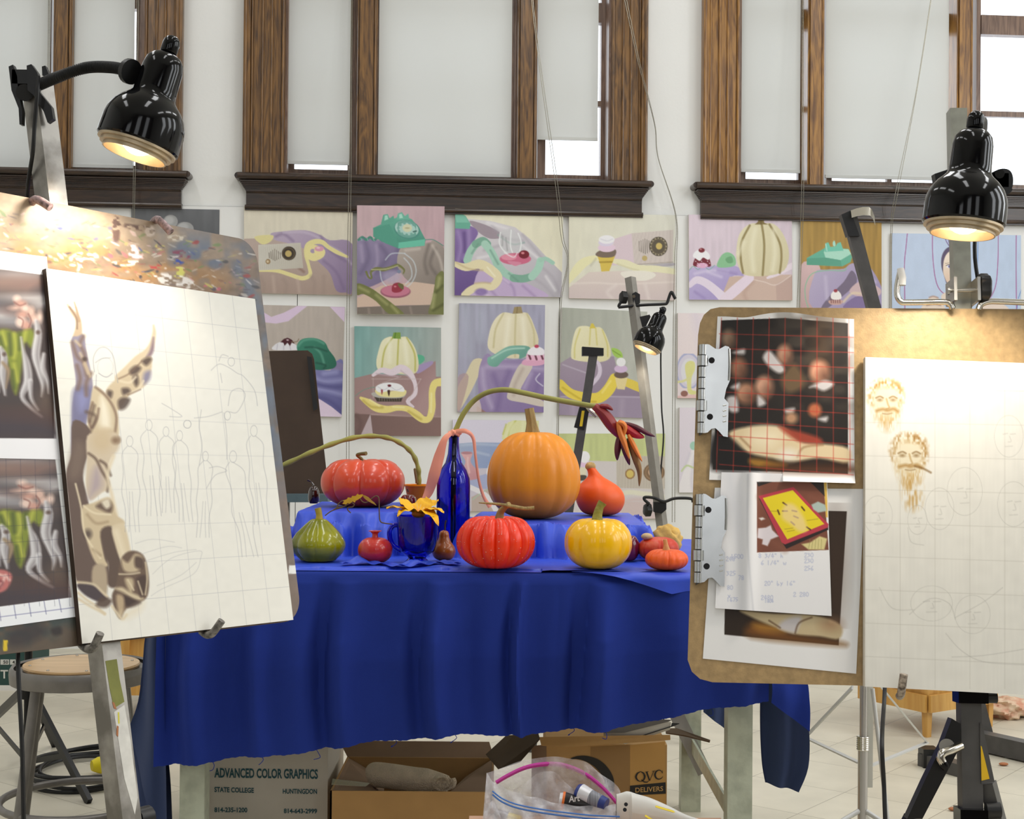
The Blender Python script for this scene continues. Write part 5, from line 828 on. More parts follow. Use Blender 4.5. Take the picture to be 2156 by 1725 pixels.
for pts in ([(60, 436), (72, 421), (86, 424), (106, 437)], [(322, 470), (330, 462), (340, 468), (360, 489)]):
    part('peg', MB().tube(cr(hookpath(pts, [-.012, .006, .022, .034]), 6), .0058, 10), M('painted_peg', (70, 58, 56), .5, noise=(150, .6), rgb2=(190, 160, 160)), t, 'bent peg hooked over the board top, crusted with paint')
for pts in ([(171, 1356), (182, 1366), (196, 1364), (211, 1334)], [(425, 1330), (436, 1337), (448, 1333), (467, 1307)]):
    part('peg', MB().tube(cr(hookpath(pts, [-.012, .006, .018, .034]), 6), .0056, 10), M('painted_peg_black', (48, 44, 42), .5, noise=(150, .6), rgb2=(150, 146, 140)), t, 'bent black peg under the panel')
kb = on_plane(299, 1722, OL-nL*.03, nL); part('knob', MB().tube([kb-sideL*.012, kb+sideL*.010], .0145, 12), m_blackp, t)
rl = at(296, 2144, 2.6); rl[2] = 0.0; tp = on_plane(200, 1330, OL-nL*.060, nL); part('rear_leg', MB().bar(rl, tp, .02, .02), m_steeld, t)
fr = foot+np.array([.36, .30, 0]); fr[2] = .012
part('floor_bar', MB().bar(foot*np.array([1, 1, 0])+sideL*np.array([1, 1, 0])*.28+np.array([0, 0, .014]), foot*np.array([1, 1, 0])-sideL*np.array([1, 1, 0])*.28+np.array([0, 0, .014]), .03, .028), m_steeld, t)

# clamp lamp on that post
Yc = on_plane(288, 311, OL, nL)[1]-.17; c_ = at(288, 309, Yc); R_ = 87.0*Yc/3000
Yq = pT[1]; arm = [at(84, 178, Yq-.02), at(120, 163, Yq-.04), at(180, 143, (Yq+Yc)/2), at(235, 142, Yc+.02), at(272, 150, Yc+.0)]
cl = MB(); k_ = Yq/3000
for pl_, dy in (([(18, 140), (27, 136), (36, 160), (38, 190), (47, 235), (46, 262), (41, 262), (39, 228), (24, 190)], -.03), ([(56, 138), (66, 135), (78, 152), (82, 165), (80, 190), (108, 225), (112, 250), (100, 258), (92, 235), (70, 200), (58, 190)], -.035), ([(88, 140), (95, 138), (104, 160), (108, 200), (100, 215), (90, 180)], .02)):
    cl.ppoly([at(x, y, Yq+dy) for x, y in pl_], np.array([0, -1, 0]), .012)
cl.obox(at(58, 172, Yq), np.array([.012, 0, 0]), np.array([0, .03, 0]), np.array([0, 0, .010])); cl.tube([at(30, 158, Yq-.02), at(66, 158, Yq-.02)], .006, 10); cl.tube([at(52, 195, Yq-.03), at(52, 195, Yq+.03)], .012, 12)
cord = [at(80, 160, Yq-.05), at(78, 200, Yq-.05), at(73, 260, Yq-.045), at(69, 320, Yq-.04), at(60, 380, Yq-.02), at(56, 430, Yq), bl(50, 520, -.05), bl(45, 900, -.06), bl(40, 1300, -.05), bl(38, 1400, -.04), bl(46, 1560, -.04), bl(50, 1735, -.05), bl(52, 1800, -.06)]
e_ = cord[-1]; cord += [np.array([e_[0], e_[1]+.05, .25]), np.array([e_[0]-.02, e_[1]+.1, .008]), np.array([e_[0]-.2, e_[1]+.2, .006])]
lamp('glossy black clamp lamp with a ribbed gooseneck over the smeared board', c_, [.276, .10, .96], R_, 4.6, cable=cord, arm=arm, clamp=cl)

# ---- tan board with spring clips
cR = [(1470, 647), (2156, 651), (2156, 1452), (1447, 1436)]
RR = solve_quad(cR); RR *= 2.44/RR[0, 1]; RQ = RR+CAM; uR = unit(RQ[1]-RQ[0]); nR = unit(np.cross(RQ[3]-RQ[0], uR))
if np.dot(nR, CAM-RQ[0]) < 0: nR = -nR
vR = unit(RQ[3]-RQ[0]); OR_ = RQ[0]
print('BOARDR', RQ[:, 1].round(3), nR.round(3), 'size', np.linalg.norm(RQ[1]-RQ[0]).round(3), np.linalg.norm(RQ[3]-RQ[0]).round(3), 'cos', float(uR@vR))
def br(px, py, off=0.0): return on_plane(px, py, OR_+nR*off, nR)
ol = [(1470, 705), (1474, 680), (1482, 663), (1496, 651), (1515, 647), (2156, 651), (2560, 654), (2590, 668), (2600, 690), (2585, 1430), (2570, 1458), (2540, 1467), (2156, 1452), (1500, 1437), (1474, 1430), (1457, 1415), (1448, 1390)]
t = T('drawing_board', 'tan hardboard drawing board with two silver spring clips and rounded corners', 'drawing board', br(2000, 1450))
m_mason = M('tan_hardboard', (166, 139, 98), .45, noise=(90, .16), bump=(400, .08))
part('board', MB().ppoly([br(x, y, 0) for x, y in ol], nR, .005), m_mason, t)
m_clip = M('zinc_clip', (188, 190, 190), .25, .9, noise=(30, .06)); m_hole = M('clip_rivet_dark', (40, 40, 42), .4, .6)
def clip(dx, dy, flip):
    c5 = lambda x, y: (1440+x/3.011+dx, 620+y/3.011+dy)
    mb = MB(); pl_ = [(142, 315), (160, 318), (200, 345), (222, 348), (262, 326), (285, 332), (294, 352), (292, 545), (268, 600), (256, 660), (283, 690), (278, 905), (250, 900), (222, 868), (200, 848), (175, 852), (150, 876), (125, 880)]
    mb.ppoly([br(*c5(x, y), .012) for x, y in pl_], nR, .0015)
    pk = part('clip_plate', mb, m_clip, t, 'silver clip pressing the sheets')
    mb = MB(); 
    for k in range(8):
        y0 = 320+k*71; x0 = 122-k*1.6; r_ = .0068 if k not in (1, 5) else .0095
        mb.tube([br(*c5(x0, y0), .008), br(*c5(x0-1.2, y0+64), .008)], r_, 12)
    part('hinge', mb, m_clip, pk)
    for (x, y) in ((176, 418), (165, 776)): part('rivet', MB().tube([br(*c5(x, y), .0118), br(*c5(x, y), .0134)], .0052, 14), m_hole, pk)
    mb = MB(); mb.ppoly([br(*c5(x, y), .004) for x, y in [(95, 320), (142, 315), (125, 880), (96, 896)]], nR, .004); part('back_plate', mb, m_steeld, pk)
    mb = MB()      # stiffening ribs and rolled lip
    for k in range(4): mb.tube([br(*c5(246+flip*0, 705+k*34), .0125), br(*c5(268, 700+k*34), .0125)], .0014, 6)
    part('stamped_rib', mb, m_clip, pk)
    part('rolled_lip', MB().tube(cr([br(*c5(x, y), z) for x, y, z in ((288, 345, .012), (290, 440, .013), (286, 545, .012))], 4), .0022, 8), m_clip, pk)
clip(0, 0, 0); clip(-7, 315, 0)
# stretched canvas on the tan board
qR = [br(1822, 752, .024), br(2300, 770, .024), br(2300, 1471, .024), br(1821, 1446, .024)]
G = qgrid(qR, 360, 540); p = Pic(G, (230, 228, 221)); p.brush(.008, 4, 60, 3).brush(.012, 20, 20, 5); p.at(1440, 620, 3.011)
for k in range(7): p.st([(1150+k*221, 400), (1150+k*221, 2500)], 2.6, (176, 172, 162), .5, 2, False)
for k in range(11): p.st([(1150, 600+k*212), (2600, 620+k*218)], 2.6, (176, 172, 162), .5, 2, False)
oc, od, ol_ = (152, 104, 36), (104, 66, 20), (190, 152, 84)
def head(cx, cy, s_, full):
    e = lambda pts, *a, **kw: p.poly([(cx+x*s_, cy+y*s_) for x, y in pts], *a, **kw)
    r = lambda pts, *a, **kw: p.st([(cx+x*s_, cy+y*s_) for x, y in pts], *a, **kw)
    e([(-90, -60), (-60, -110), (30, -115), (90, -70), (95, 30), (70, 110), (10, 160), (-50, 130), (-85, 50)], (222, 204, 160), .5, 20)
    e([(-115, 10), (-112, -70), (-70, -125), (0, -140), (80, -122), (118, -60), (112, 40), (90, 50), (86, -40), (40, -82), (-40, -84), (-84, -40), (-90, 30)], oc if full else (172, 126, 56), .85, 14, tex=(10, 16, .8))
    r([(-66, -12), (-40, -22), (-18, -12)], 6*s_, od, .8, 4); r([(24, -12), (48, -22), (74, -10)], 6*s_, od, .8, 4)
    p.ell(cx-40*s_, cy+2*s_, 15*s_, 9*s_, od, .6, soft=6); p.ell(cx+48*s_, cy+2*s_, 15*s_, 9*s_, od, .6, soft=6)
    r([(4, -6), (14, 30), (22, 52), (4, 62)], 5*s_, oc, .7, 5); r([(-60, 74), (-20, 64), (10, 72), (50, 62), (80, 78)], 15*s_, oc, .8, 8); r([(-20, 92), (10, 96), (40, 90)], 5*s_, od, .6, 4)
    e([(-88, 40), (-60, 90), (-30, 104), (10, 112), (50, 100), (86, 50), (80, 130), (40, 190), (0, 200), (-50, 160)], (186, 142, 68), .6, 22, tex=(7, 22, .9))
    if full: e([(-30, 150), (60, 150), (78, 250), (60, 330), (0, 340), (-30, 260)], (190, 148, 78), .8, 22, tex=(8, 34, .9)); r([(40, 70), (90, 84), (140, 110)], 8*s_, od, .8, 5)
head(1280, 668, .95, 0); head(1425, 1020, 1.0, 1)
pg = (168, 166, 160)
for (cx, cy, rx, ry) in [(1620, 1060+300, 90, 130), (1780, 1250, 110, 150), (2060, 900, 90, 130), (1570, 1960, 130, 110), (1830, 2030, 110, 120), (1230, 1400, 90, 120), (2090, 1330, 100, 140), (1480, 1430, 60, 90)]:
    p.ell(cx, cy, rx, ry, pg, .4, ring=3); p.st([(cx-rx*.4, cy-ry*.1), (cx-rx*.1, cy-ry*.14)], 4, pg, .5, 3); p.st([(cx+rx*.1, cy-ry*.1), (cx+rx*.45, cy-ry*.12)], 4, pg, .5, 3); p.st([(cx+5, cy), (cx+14, cy+ry*.25), (cx-4, cy+ry*.28)], 3, pg, .5, 3); p.st([(cx-rx*.25, cy+ry*.5), (cx+rx*.25, cy+ry*.48)], 3, pg, .5, 3)
p.folds([[(1240, 1860), (1320, 1990), (1460, 2000)], [(1430, 2030), (1560, 1930), (1680, 1960), (1720, 2060)], [(1720, 2050), (1900, 1950), (2020, 1860)], [(1660, 2150), (1760, 2260), (1900, 2330), (2156, 2350)], [(1700, 2300), (1900, 2290), (2156, 2250)], [(1420, 1480), (1440, 1570), (1520, 1590)]], 3.4, pg, .5, 2.5)
base = br(2060, 1450, .004)
me = painted_mesh('stretched_canvas', G, p.A, [vcol('primed_canvas_paint', .6), m_edge], base, n=nR, thick=.019); o = bpy.data.objects.new('stretched_canvas', me); COL.objects.link(o); o.location = base; o['base'] = [float(v) for v in base]
tag(o, 'cream canvas with two ochre bearded head sketches on the tan board', 'painting')

C5 = (1440, 620, 3.011); C6 = (1440, 980, 3.011)
def pxl(L, A): return [(A[0]+x/A[2], A[1]+y/A[2]) for x, y in L]
def dlow(p):
    p.at(*C6); p.poly([(270, 270), (1033, 292), (981, 1142), (256, 1074)], (36, 27, 22), smooth=False, g=((58, 44, 34), 300, 300, 900, 900)); p.ell(960, 620, 40, 200, (64, 46, 34), .7, soft=60)
    p.poly([(430, 1000), (560, 1040), (760, 1085), (982, 1120), (981, 1142), (430, 1090)], (120, 74, 28), .9, 20); p.poly([(440, 1000), (600, 1020), (640, 1060), (480, 1050)], (180, 126, 48), .8, 16)
    p.poly([(360, 920), (560, 940), (820, 950), (990, 1010), (985, 1100), (860, 1085), (700, 1070), (560, 1020), (420, 960)], (196, 178, 142), smooth=True, soft=6); p.poly([(600, 1030), (640, 980), (740, 960), (720, 1040), (690, 1062)], (196, 192, 198), .9, 10); p.folds([[(705, 1065), (730, 1000), (810, 965)], [(540, 985), (610, 1030)]], 8, (84, 56, 36), .8, 4); p.ell(930, 1010, 60, 40, (150, 110, 80), .6, soft=24)
def dtop(p):
    p.at(*C5); p.poly([(235, 165), (640, 150), (1040, 183), (1040, 1140), (183, 1110)], (34, 29, 26), smooth=False); p.poly([(600, 160), (1040, 183), (1040, 700), (700, 600)], (74, 66, 58), .8, 120, tex=(90, 60, 1.4)); p.ell(870, 320, 40, 130, (120, 84, 52), .5, soft=60)
    # generic still life arranged in the same dark and light masses: round warm fruits on white napkins, pale cloth in front
    for x, y, rx, ry, c in [(285, 285, 40, 56, (146, 120, 96)), (350, 470, 48, 66, (156, 108, 82)), (640, 385, 46, 62, (186, 138, 112)), (510, 590, 56, 70, (196, 146, 120)), (395, 630, 62, 66, (172, 124, 96)), (860, 490, 62, 72, (206, 146, 116))]:
        p.ell(x, y, rx, ry, c, .95, soft=14); p.ell(x-rx*.25, y-ry*.2, rx*.45, ry*.4, tuple(min(255, v+36) for v in c), .7, soft=22); p.ell(x+rx*.5, y+ry*.4, rx*.6, ry*.6, (60, 40, 32), .6, soft=26)
    for P_ in [[(500, 400), (540, 355), (600, 420), (640, 480), (600, 500), (540, 460)], [(795, 590), (850, 560), (900, 545), (950, 570), (890, 612), (830, 590)], [(270, 660), (330, 650), (345, 740), (290, 740)], [(470, 640), (520, 690), (470, 710)], [(296, 590), (350, 560), (345, 600)], [(640, 730), (700, 720), (690, 750), (650, 752)], [(850, 790), (910, 775), (900, 808)], [(310, 370), (380, 345), (380, 380)]]: p.poly(P_, (208, 204, 206), .95, 8)
    p.poly([(620, 530), (700, 440), (770, 560), (700, 620), (640, 610)], (120, 96, 68), .8, 14); p.ell(830, 735, 42, 44, (190, 108, 72), .95, soft=10); p.ell(680, 785, 40, 36, (196, 150, 116), .9, soft=12)
    p.poly([(285, 880), (370, 845), (520, 830), (640, 850), (740, 930), (860, 945), (1040, 975), (1040, 1070), (860, 1040), (700, 1060), (560, 1040), (420, 1010), (330, 950)], (226, 206, 168), .98, 8); p.poly([(420, 870), (560, 850), (620, 900), (560, 980), (440, 960)], (240, 228, 198), .8, 30); p.poly([(600, 840), (700, 860), (860, 910), (860, 945), (720, 930)], (168, 70, 50), .9, 10); p.folds([[(360, 910), (420, 970)], [(720, 1030), (760, 970), (880, 955)]], 9, (140, 100, 64), .7, 6); p.ell(660, 1020, 60, 40, (240, 236, 226), .8, soft=18)
    p.poly([(183, 900), (300, 920), (380, 1000), (440, 1060), (520, 1110), (183, 1112)], (22, 19, 18), .95, 16); p.poly([(430, 1040), (640, 1075), (600, 1105), (440, 1090)], (196, 140, 50), .8, 12); p.poly([(560, 1080), (1040, 1080), (1040, 1140), (560, 1120)], (84, 46, 22), .8, 20)
    red = (196, 60, 48)
    for k in range(9): p.st([(338+k*101-100, 150), (312+k*106-106, 1125)], 4, red, .75, 2.5, False)
    for k in range(10): p.st([(225, 250+k*92), (1075, 272+k*97)], 4, red, .75, 2.5, False)
def dnote(p):
    p.at(*C6); p.poly([(462, 105), (885, 105), (918, 537), (463, 553)], (122, 74, 58), smooth=False); p.poly([(462, 105), (560, 105), (470, 135)], (40, 34, 32), smooth=False); p.poly([(800, 105), (885, 105), (895, 200)], (48, 40, 38), smooth=False); p.folds([[(480, 200), (520, 260)], [(800, 200), (880, 230)], [(560, 480), (640, 540)]], 20, (142, 90, 72), .5, 16)
    p.poly([(888, 105), (905, 105), (912, 330), (900, 330)], (226, 186, 84), smooth=False)
    p.poly([(475, 210), (490, 215), (660, 490), (915, 385), (915, 410), (650, 530), (610, 470)], (44, 34, 34), smooth=False); p.poly([(473, 195), (695, 138), (918, 375), (912, 395), (640, 502), (620, 490)], (186, 62, 76), smooth=False); p.poly([(500, 208), (690, 158), (890, 372), (655, 470)], (232, 210, 40), smooth=False)
    for x, y, a in [(640, 245, .6), (700, 290, .2), (710, 328, .4), (690, 368, .7), (755, 275, .9), (640, 290, 0), (600, 298, 1.2), (790, 400, .6)]: p.st([(x-14*math.cos(a), y-14*math.sin(a)), (x+14*math.cos(a), y+14*math.sin(a))], 9, (70, 34, 30), .9, 2, False)
    p.poly([(640, 250), (700, 250), (760, 330), (780, 410), (730, 420), (680, 380), (620, 330)], (240, 214, 176), .7, 10); p.folds([[(540, 290), (590, 292)], [(640, 405), (690, 398)], [(655, 420), (700, 412)], [(780, 350), (850, 340)]], 3, (150, 130, 40), .8, 2)
    for P_, c_ in [([(470, 400), (520, 395), (550, 380), (560, 410), (600, 450), (550, 470), (530, 512), (495, 500), (500, 470), (465, 460)], (226, 220, 228)), ([(808, 250), (850, 230), (895, 250), (905, 290), (850, 300), (820, 280)], (178, 198, 192)), ([(745, 500), (800, 490), (860, 450), (908, 465), (890, 535), (790, 535)], (222, 212, 150)), ([(475, 335), (500, 330), (515, 340), (490, 350)], (226, 222, 220))]: p.poly(P_, c_, .95, 3, smooth=False)
    for k in range(5): p.st([(800+k*18, 470), (790+k*20, 530)], 2.5, (150, 140, 80), .8, 1.5, False)
    p.st([(405, 60), (405, 500), (440, 930)], 6, (196, 198, 206), .8, 5); p.poly([(240, 45), (330, 50), (380, 500), (400, 910), (330, 915), (330, 500)], (214, 216, 224), .7, 30)
    ink = (140, 152, 198)
    import itertools
    def scrib(x, y, s_, sy=1.0):
        G_ = {'0': [[(0, 3), (3, 0), (6, 3), (6, 9), (3, 12), (0, 9), (0, 3)]], '1': [[(2, 0), (2, 12)]], '2': [[(0, 3), (3, 0), (6, 3), (0, 12), (7, 12)]], '3': [[(0, 1), (5, 2), (2, 5), (6, 8), (0, 12)]], '4': [[(4, 12), (4, 0), (0, 8), (7, 8)]], '5': [[(6, 0), (1, 0), (1, 5), (6, 7), (1, 12)]], '6': [[(5, 0), (0, 8), (3, 12), (6, 9), (1, 7)]], '7': [[(0, 0), (6, 0), (2, 12)]], '8': [[(3, 6), (0, 3), (3, 0), (6, 3), (3, 6), (0, 9), (3, 12), (6, 9), (3, 6)]], '9': [[(6, 4), (3, 0), (0, 4), (5, 6), (6, 0), (5, 12)]], 'x': [[(0, 4), (6, 12)], [(6, 4), (0, 12)]], '/': [[(6, 0), (0, 12)]], '"': [[(1, 0), (1, 3)], [(4, 0), (4, 3)]], 'w': [[(0, 5), (2, 12), (4, 7), (6, 12), (8, 5)]], 'h': [[(0, 0), (0, 12)], [(0, 8), (3, 6), (5, 12)]], '-': [[(0, 7), (5, 7)]], 'b': [[(0, 0), (0, 12), (5, 10), (0, 7)]], 'y': [[(0, 4), (3, 9)], [(6, 4), (1, 14)]], ' ': []}
        for ch in s_:
            for L in G_[ch]: p.st([(x+a*2.2*sy, y+b*2.2*sy) for a, b in L], 2.6, ink, .75, 1.8)
            x += 20*sy
    scrib(475, 560, '8 3/4" h'); scrib(765, 556, '230'); scrib(490, 605, '6 1/4" w'); scrib(765, 592, '230'); scrib(765, 640, '256'); scrib(512, 735, '20" by 16"'); scrib(490, 825, '2480'); scrib(515, 852, '1804', .7); scrib(695, 805, '2 280'); scrib(268, 580, '248'); scrib(300, 565, '1500'); scrib(272, 672, '325'); scrib(345, 700, '78'); scrib(275, 762, '80'); scrib(280, 815, 'x'); scrib(275, 840, '1675', .9)
sheet('printout', pxl([(196, 142), (1146, 150), (1092, 1322), (120, 1226)], C6), br, .0012, 'large white printout partly covered, lower on the tan board', 'printout', dlow, C6, n=nR, group='printouts on the tan board')
wv = lambda u, v: (np.asarray(-vR)*1.0)[None, None, :]*((.0075*np.exp(-((u-.5)/.22)**2)-.003*np.exp(-((u-.2)/.1)**2))*np.exp(-v/.12))[..., None]+(nR[None, None, :]*(.010*np.sin(math.pi*u)*np.exp(-v/.3)+.008*(v > .9)*((v-.9)/.1)**2*(u > .5))[..., None])
sheet('printout', pxl([(213, 140), (1078, 157), (1082, 1200), (160, 1176)], C5), br, .0022, 'dark red-gridded printout at the top of the tan board', 'printout', dtop, C5, wave=wv, n=nR, group='printouts on the tan board')
wv2 = lambda u, v: nR[None, None, :]*(.010*np.exp(-((u-.28)/.07)**2)*(1-.3*v)+.004*(1-u)*v)[..., None]
sheet('note_sheet', pxl([(238, 44), (908, 60), (936, 956), (197, 906)], C6), br, .0046, 'white sheet with a red and yellow picture and blue handwritten sums', 'note sheet', dnote, C6, wave=wv2, n=nR, bgc=(236, 236, 240))

# post, holders and folding legs of the easel carrying the tan board
def brp(px, py): return br(px, py, -.030)
pT = brp(2014, 233); pB = brp(2043, 1725); dP = unit(pT-pB); foot = pB-dP*(pB[2]/dP[2]); sd = unit(np.cross(nR, dP)); hw = .0145
t = T('steel_easel', 'steel easel with chrome canvas holders behind the tan board', 'easel', [foot[0], foot[1], 0])
part('post', MB().obox((pT+brp(2025, 700))/2, (pT-brp(2025, 700))/2, sd*hw, nR*hw), M('pale_worn_steel', (158, 158, 146), .34, .6, noise=(40, .15)), t)
part('lower_post', MB().obox((brp(2025, 700)+foot)/2, (brp(2025, 700)-foot)/2, sd*hw*1.15, nR*hw*1.15), m_dkpost, t, 'dark lower post')
for L in ([(1896, 570), (1890, 598), (1889, 622), (1897, 635), (1912, 637), (1985, 636), (2000, 640), (2006, 650)], [(2060, 652), (2066, 641), (2082, 635), (2110, 635), (2180, 638), (2230, 640)]):
    hk = part('holder_rod', MB().tube(cr([br(x, y, .012) for x, y in L], 6), .0052, 12), m_chrome, t)
    if L[0][0] < 2000: part('rod_tip', MB().tube([br(1899, 601, .014), br(1899, 585, .014), br(1896, 566, .013)], [.0066, .0072, .006], 12), m_white, hk, 'white paint on the rod tip')
mb = MB()
for x in (2003, 2052): mb.obox(br(x, 615, .0), sd*.0025, dP*.020, nR*.030)
mb.tube([br(1996, 612, .014), br(2084, 610, .014)], .0035, 10); mb.tube([br(1994, 612, .014), br(1998, 612, .014)], .008, 12)
part('holder_clamp', mb, m_steel, t)
part('clamp_knob', MB().lathe([(.008, 0), (.022, .001), (.024, .006), (.024, .015), (.019, .018), (0, .018)], br(2060, 606, .014), sd if sd[0] > 0 else -sd, 24, rf=lambda r, z, th, i: (r*(1+.09*math.cos(5*th)), z)), m_blackp, t)
part('peg', MB().tube(cr([br(1894, 1466, .004), br(1897, 1462, .03), br(1899, 1448, .045), br(1903, 1420, .050)], 6), .0066, 12), M('painted_peg_brown', (66, 52, 44), .4, noise=(160, .7), rgb2=(190, 176, 160)), t, 'paint-crusted peg under the canvas')
C9 = (1780, 1400, 5.309)
def e9(x, y, d=0.0): return on_plane(C9[0]+x/C9[2], C9[1]+y/C9[2], OR_-nR*(.03-d), nR)
mb = MB(); mb.ppoly([e9(x, y, .025) for x, y in [(1190, 602), (1285, 660), (1292, 900), (1030, 1400), (860, 1725), (690, 1725), (880, 1310), (1080, 900)]], nR, .028)
a_ = (e9(690, 1725)+e9(860, 1725))/2; b_ = (e9(1085, 1000)+e9(1230, 900))/2; d_ = unit(a_-b_); f_ = a_+d_*(a_[2]/-d_[2]); mb.bar(a_, f_, .030, .026); part('front_leg', mb, M('black_steel', (30, 29, 29), .35, .3), t)
mb = MB(); mb.ppoly([e9(x, y, .02) for x, y in [(1505, 650), (1530, 660), (1668, 1310), (1520, 1332), (1505, 900)]], nR, .02); a_ = (e9(1520, 1330)+e9(1660, 1310))/2; b_ = (e9(1640, 1725)+e9(1750, 1725))/2; d_ = unit(b_-a_); f_ = b_+d_*(b_[2]/-d_[2]); mb.bar(a_, f_, .030, .022)
lg = part('side_leg', mb, m_dkpost, t)
part('warning_label', MB().ppoly([e9(x, y, .0212) for x, y in [(1513, 905), (1524, 915), (1611, 1276), (1522, 1297)]], nR, .0008), M('yellow_label', (226, 182, 30), .5), lg, 'yellow caution label')
part('clamp_disc', MB().tube([e9(1135, 915, .026), e9(1135, 915, .031)], .0125, 22), m_gun, t)
part('lever', MB().tube(cr([e9(1290, 905, .03), e9(1180, 955, .04), e9(1090, 992, .045), e9(1066, 1040, .046), e9(1098, 1110, .046)], 6), .0072, 12), m_chrome, t)
part('lever_grip', MB().tube([e9(1090, 1090, .046), e9(1108, 1130, .046), e9(1126, 1165, .046)], [.0074, .0078, .006], 12), m_black, t)
for (x0, x1, y, r_) in ((1545, 1690, 370, .009), (1570, 1730, 1625, .0125)): part('knob', MB().tube([e9(x0, y, .02), e9(x1, y, .02)], r_, 16), m_blackp, t)
part('slide_collar', MB().obox(e9(1400, 1700, .012), sd*.022, dP*.014, nR*.024), m_black, t); part('slide_collar', MB().obox(e9(1395, 340, .012), sd*.024, dP*.012, nR*.022), m_black, t)
rf_ = foot+np.array([.18, .55, 0]); part('rear_leg', MB().bar([rf_[0], rf_[1], .0], e9(1400, 500, -.02), .025, .025), m_dkpost, t)

Yc = on_plane(2028, 478, OR_, nR)[1]-.155; c_ = at(2028, 476, Yc); Yq = pT[1]
cl = MB()
cl.ppoly([at(x, y, Yq-.05) for x, y in [(1968, 366), (1998, 356), (2010, 380), (1995, 402), (1972, 392)]], np.array([0, -1, 0]), .02)
cl.ppoly(cr([at(x, y, Yq-.03) for x, y in [(2085, 370), (2105, 356), (2125, 358), (2133, 374), (2130, 398), (2112, 408), (2090, 406)]], 4, True), np.array([0, -1, 0]), .02); cl.ppoly(cr([at(x, y, Yq-.05) for x, y in [(2085, 400), (2130, 396), (2122, 410), (2100, 416), (2080, 412)]], 4, True), np.array([0, -1, 0]), .02)
cl.obox(at(2045, 385, Yq), np.array([.055, 0, 0]), np.array([0, .03, 0]), np.array([0, 0, .012])); cl.tube([at(2105, 366, Yq-.06), at(2105, 366, Yq-.02)], .008, 12)
lamp('glossy black clamp lamp shining on the top of the tan board', c_, [.127, .05, .99], 85.5*Yc/3000, 9.5, arm=[at(2046, 372, Yq-.02), at(2056, 350, Yq-.06), at(2056, 335, Yc+.10), at(2050, 345, Yc+.02)], clamp=cl,
     cable=[at(2058, 262, Yc), at(2075, 255, Yc+.05), at(2068, 330, Yq+.04), br(2052, 520, -.06), br(2060, 700, -.055), br(1960, 1000, -.05), br(1866, 1300, -.05), br(1863, 1450, -.04), at(1857, 1560, Yq-.25), at(1861, 1650, Yq-.26), at(1864, 1730, Yq-.28), at(1868, 1800, Yq-.28), atz(1880, 1990, .008), atz(1960, 2000, .006)])
# ------------------------------------------------------------------ table, cloths and the still life
TZ = 0.757; TX0, TX1, TY0, TY1 = -0.745, 0.560, 3.15, 4.10
m_tpaint = M('chipped_sage_paint', (182, 188, 170), .45, noise=(28, .12, .35, .6), bump=(60, .1))
m_cloth = M('royal_blue_cotton', (34, 54, 138), .9, spec=.2, bump=(900, .10), noise=(6, .06))
m_satin = M('bright_blue_satin', (52, 84, 216), .45, noise=(7, .10), bump=(22, .12), spec=.6)
m_cback = M('blue_cloth_reverse', (52, 66, 104), .9, bump=(900, .1))
t = T('work_table', 'sage painted metal table under the blue cloth', 'table', ((TX0+TX1)/2, (TY0+TY1)/2, 0))
part('tabletop', MB().box((TX0, TY0, TZ-.035), (TX1, TY1, TZ-.004)), m_tpaint, t)
for x, y in ((TX0+.015, TY0+.02), (TX1-.075, TY0+.02), (TX0+.015, TY1-.08), (TX1-.075, TY1-.08)):
    part('leg', MB().box((x, y, 0), (x+.055, y+.055, TZ-.035)), m_tpaint, t)
for x in (TX0+.016, TX1-.05):
    part('side_rail', MB().box((x, TY0+.08, .17), (x+.006, TY1-.08, .21)), m_tpaint, t)
part('corner_brace', MB().bar((.44, 4.03, .335), (.545, 3.98, .12), .04, .006, (0, 1, 0)), m_steel, t)
# tablecloth: top, rounded edge, hanging front with folds
bot = [(330, 1612), (345, 1611), (458, 1602), (543, 1589), (611, 1585), (713, 1573), (792, 1558), (882, 1556), (967, 1545), (1109, 1547), (1188, 1537), (1279, 1534), (1363, 1520), (1437, 1503), (1480, 1494), (1610, 1476)]
SF = 3000/3.12; bx = [(x-1078)/SF for x, y in bot]; bz = [CAMZ-(y-898-.0085*(x-1078))/SF for x, y in bot]
def foldamp(X):
    px = X*SF+1078; a = 0
    for c, w, h in [(380, 26, -.020), (420, 30, .022), (500, 34, -.014), (555, 22, .018), (640, 40, .010), (690, 18, -.020), (735, 24, .018), (820, 44, -.006), (895, 20, -.020), (930, 26, .024), (1000, 30, -.010), (1085, 10, -.012), (1104, 9, .018), (1140, 30, -.006), (1215, 18, -.030), (1262, 30, .028), (1340, 40, -.008), (1420, 34, .012), (1500, 30, -.010), (1570, 26, .016)]: a += h*math.exp(-((px-c)/w)**2)
    return a
NX = 300; xs = np.linspace(-.775, .566, NX); rows = []
for Y in np.linspace(4.115, 3.16, 14): rows.append([(X, Y, TZ) for X in xs])
for a in (25, 55, 80): rows.append([(X, 3.15-.018*math.sin(math.radians(a))+.01, TZ-.018*(1-math.cos(math.radians(a)))) for X in xs])
ztop = TZ-.016
for k in range(1, 61):
    tt = k/60; r_ = []
    for X in xs:
        zb = float(np.interp(X, bx, bz))+.0007*math.sin(X*170)+.0006*math.sin(X*401); z = ztop+(zb-ztop)*tt; fa = foldamp(X+.012*math.sin(3*tt)*(X < .12)) if X < .1 else foldamp(X-.02*(1-tt))
        r_.append((X, min(3.141, 3.138-.022*min(1, tt*2)-1.9*fa*min(1, tt*2.2+.15)*(1-.45*tt**3)*(1 if tt > .02 else tt*50)-.004*math.sin(X*26+tt*2)*tt), z))
    rows.append(r_)
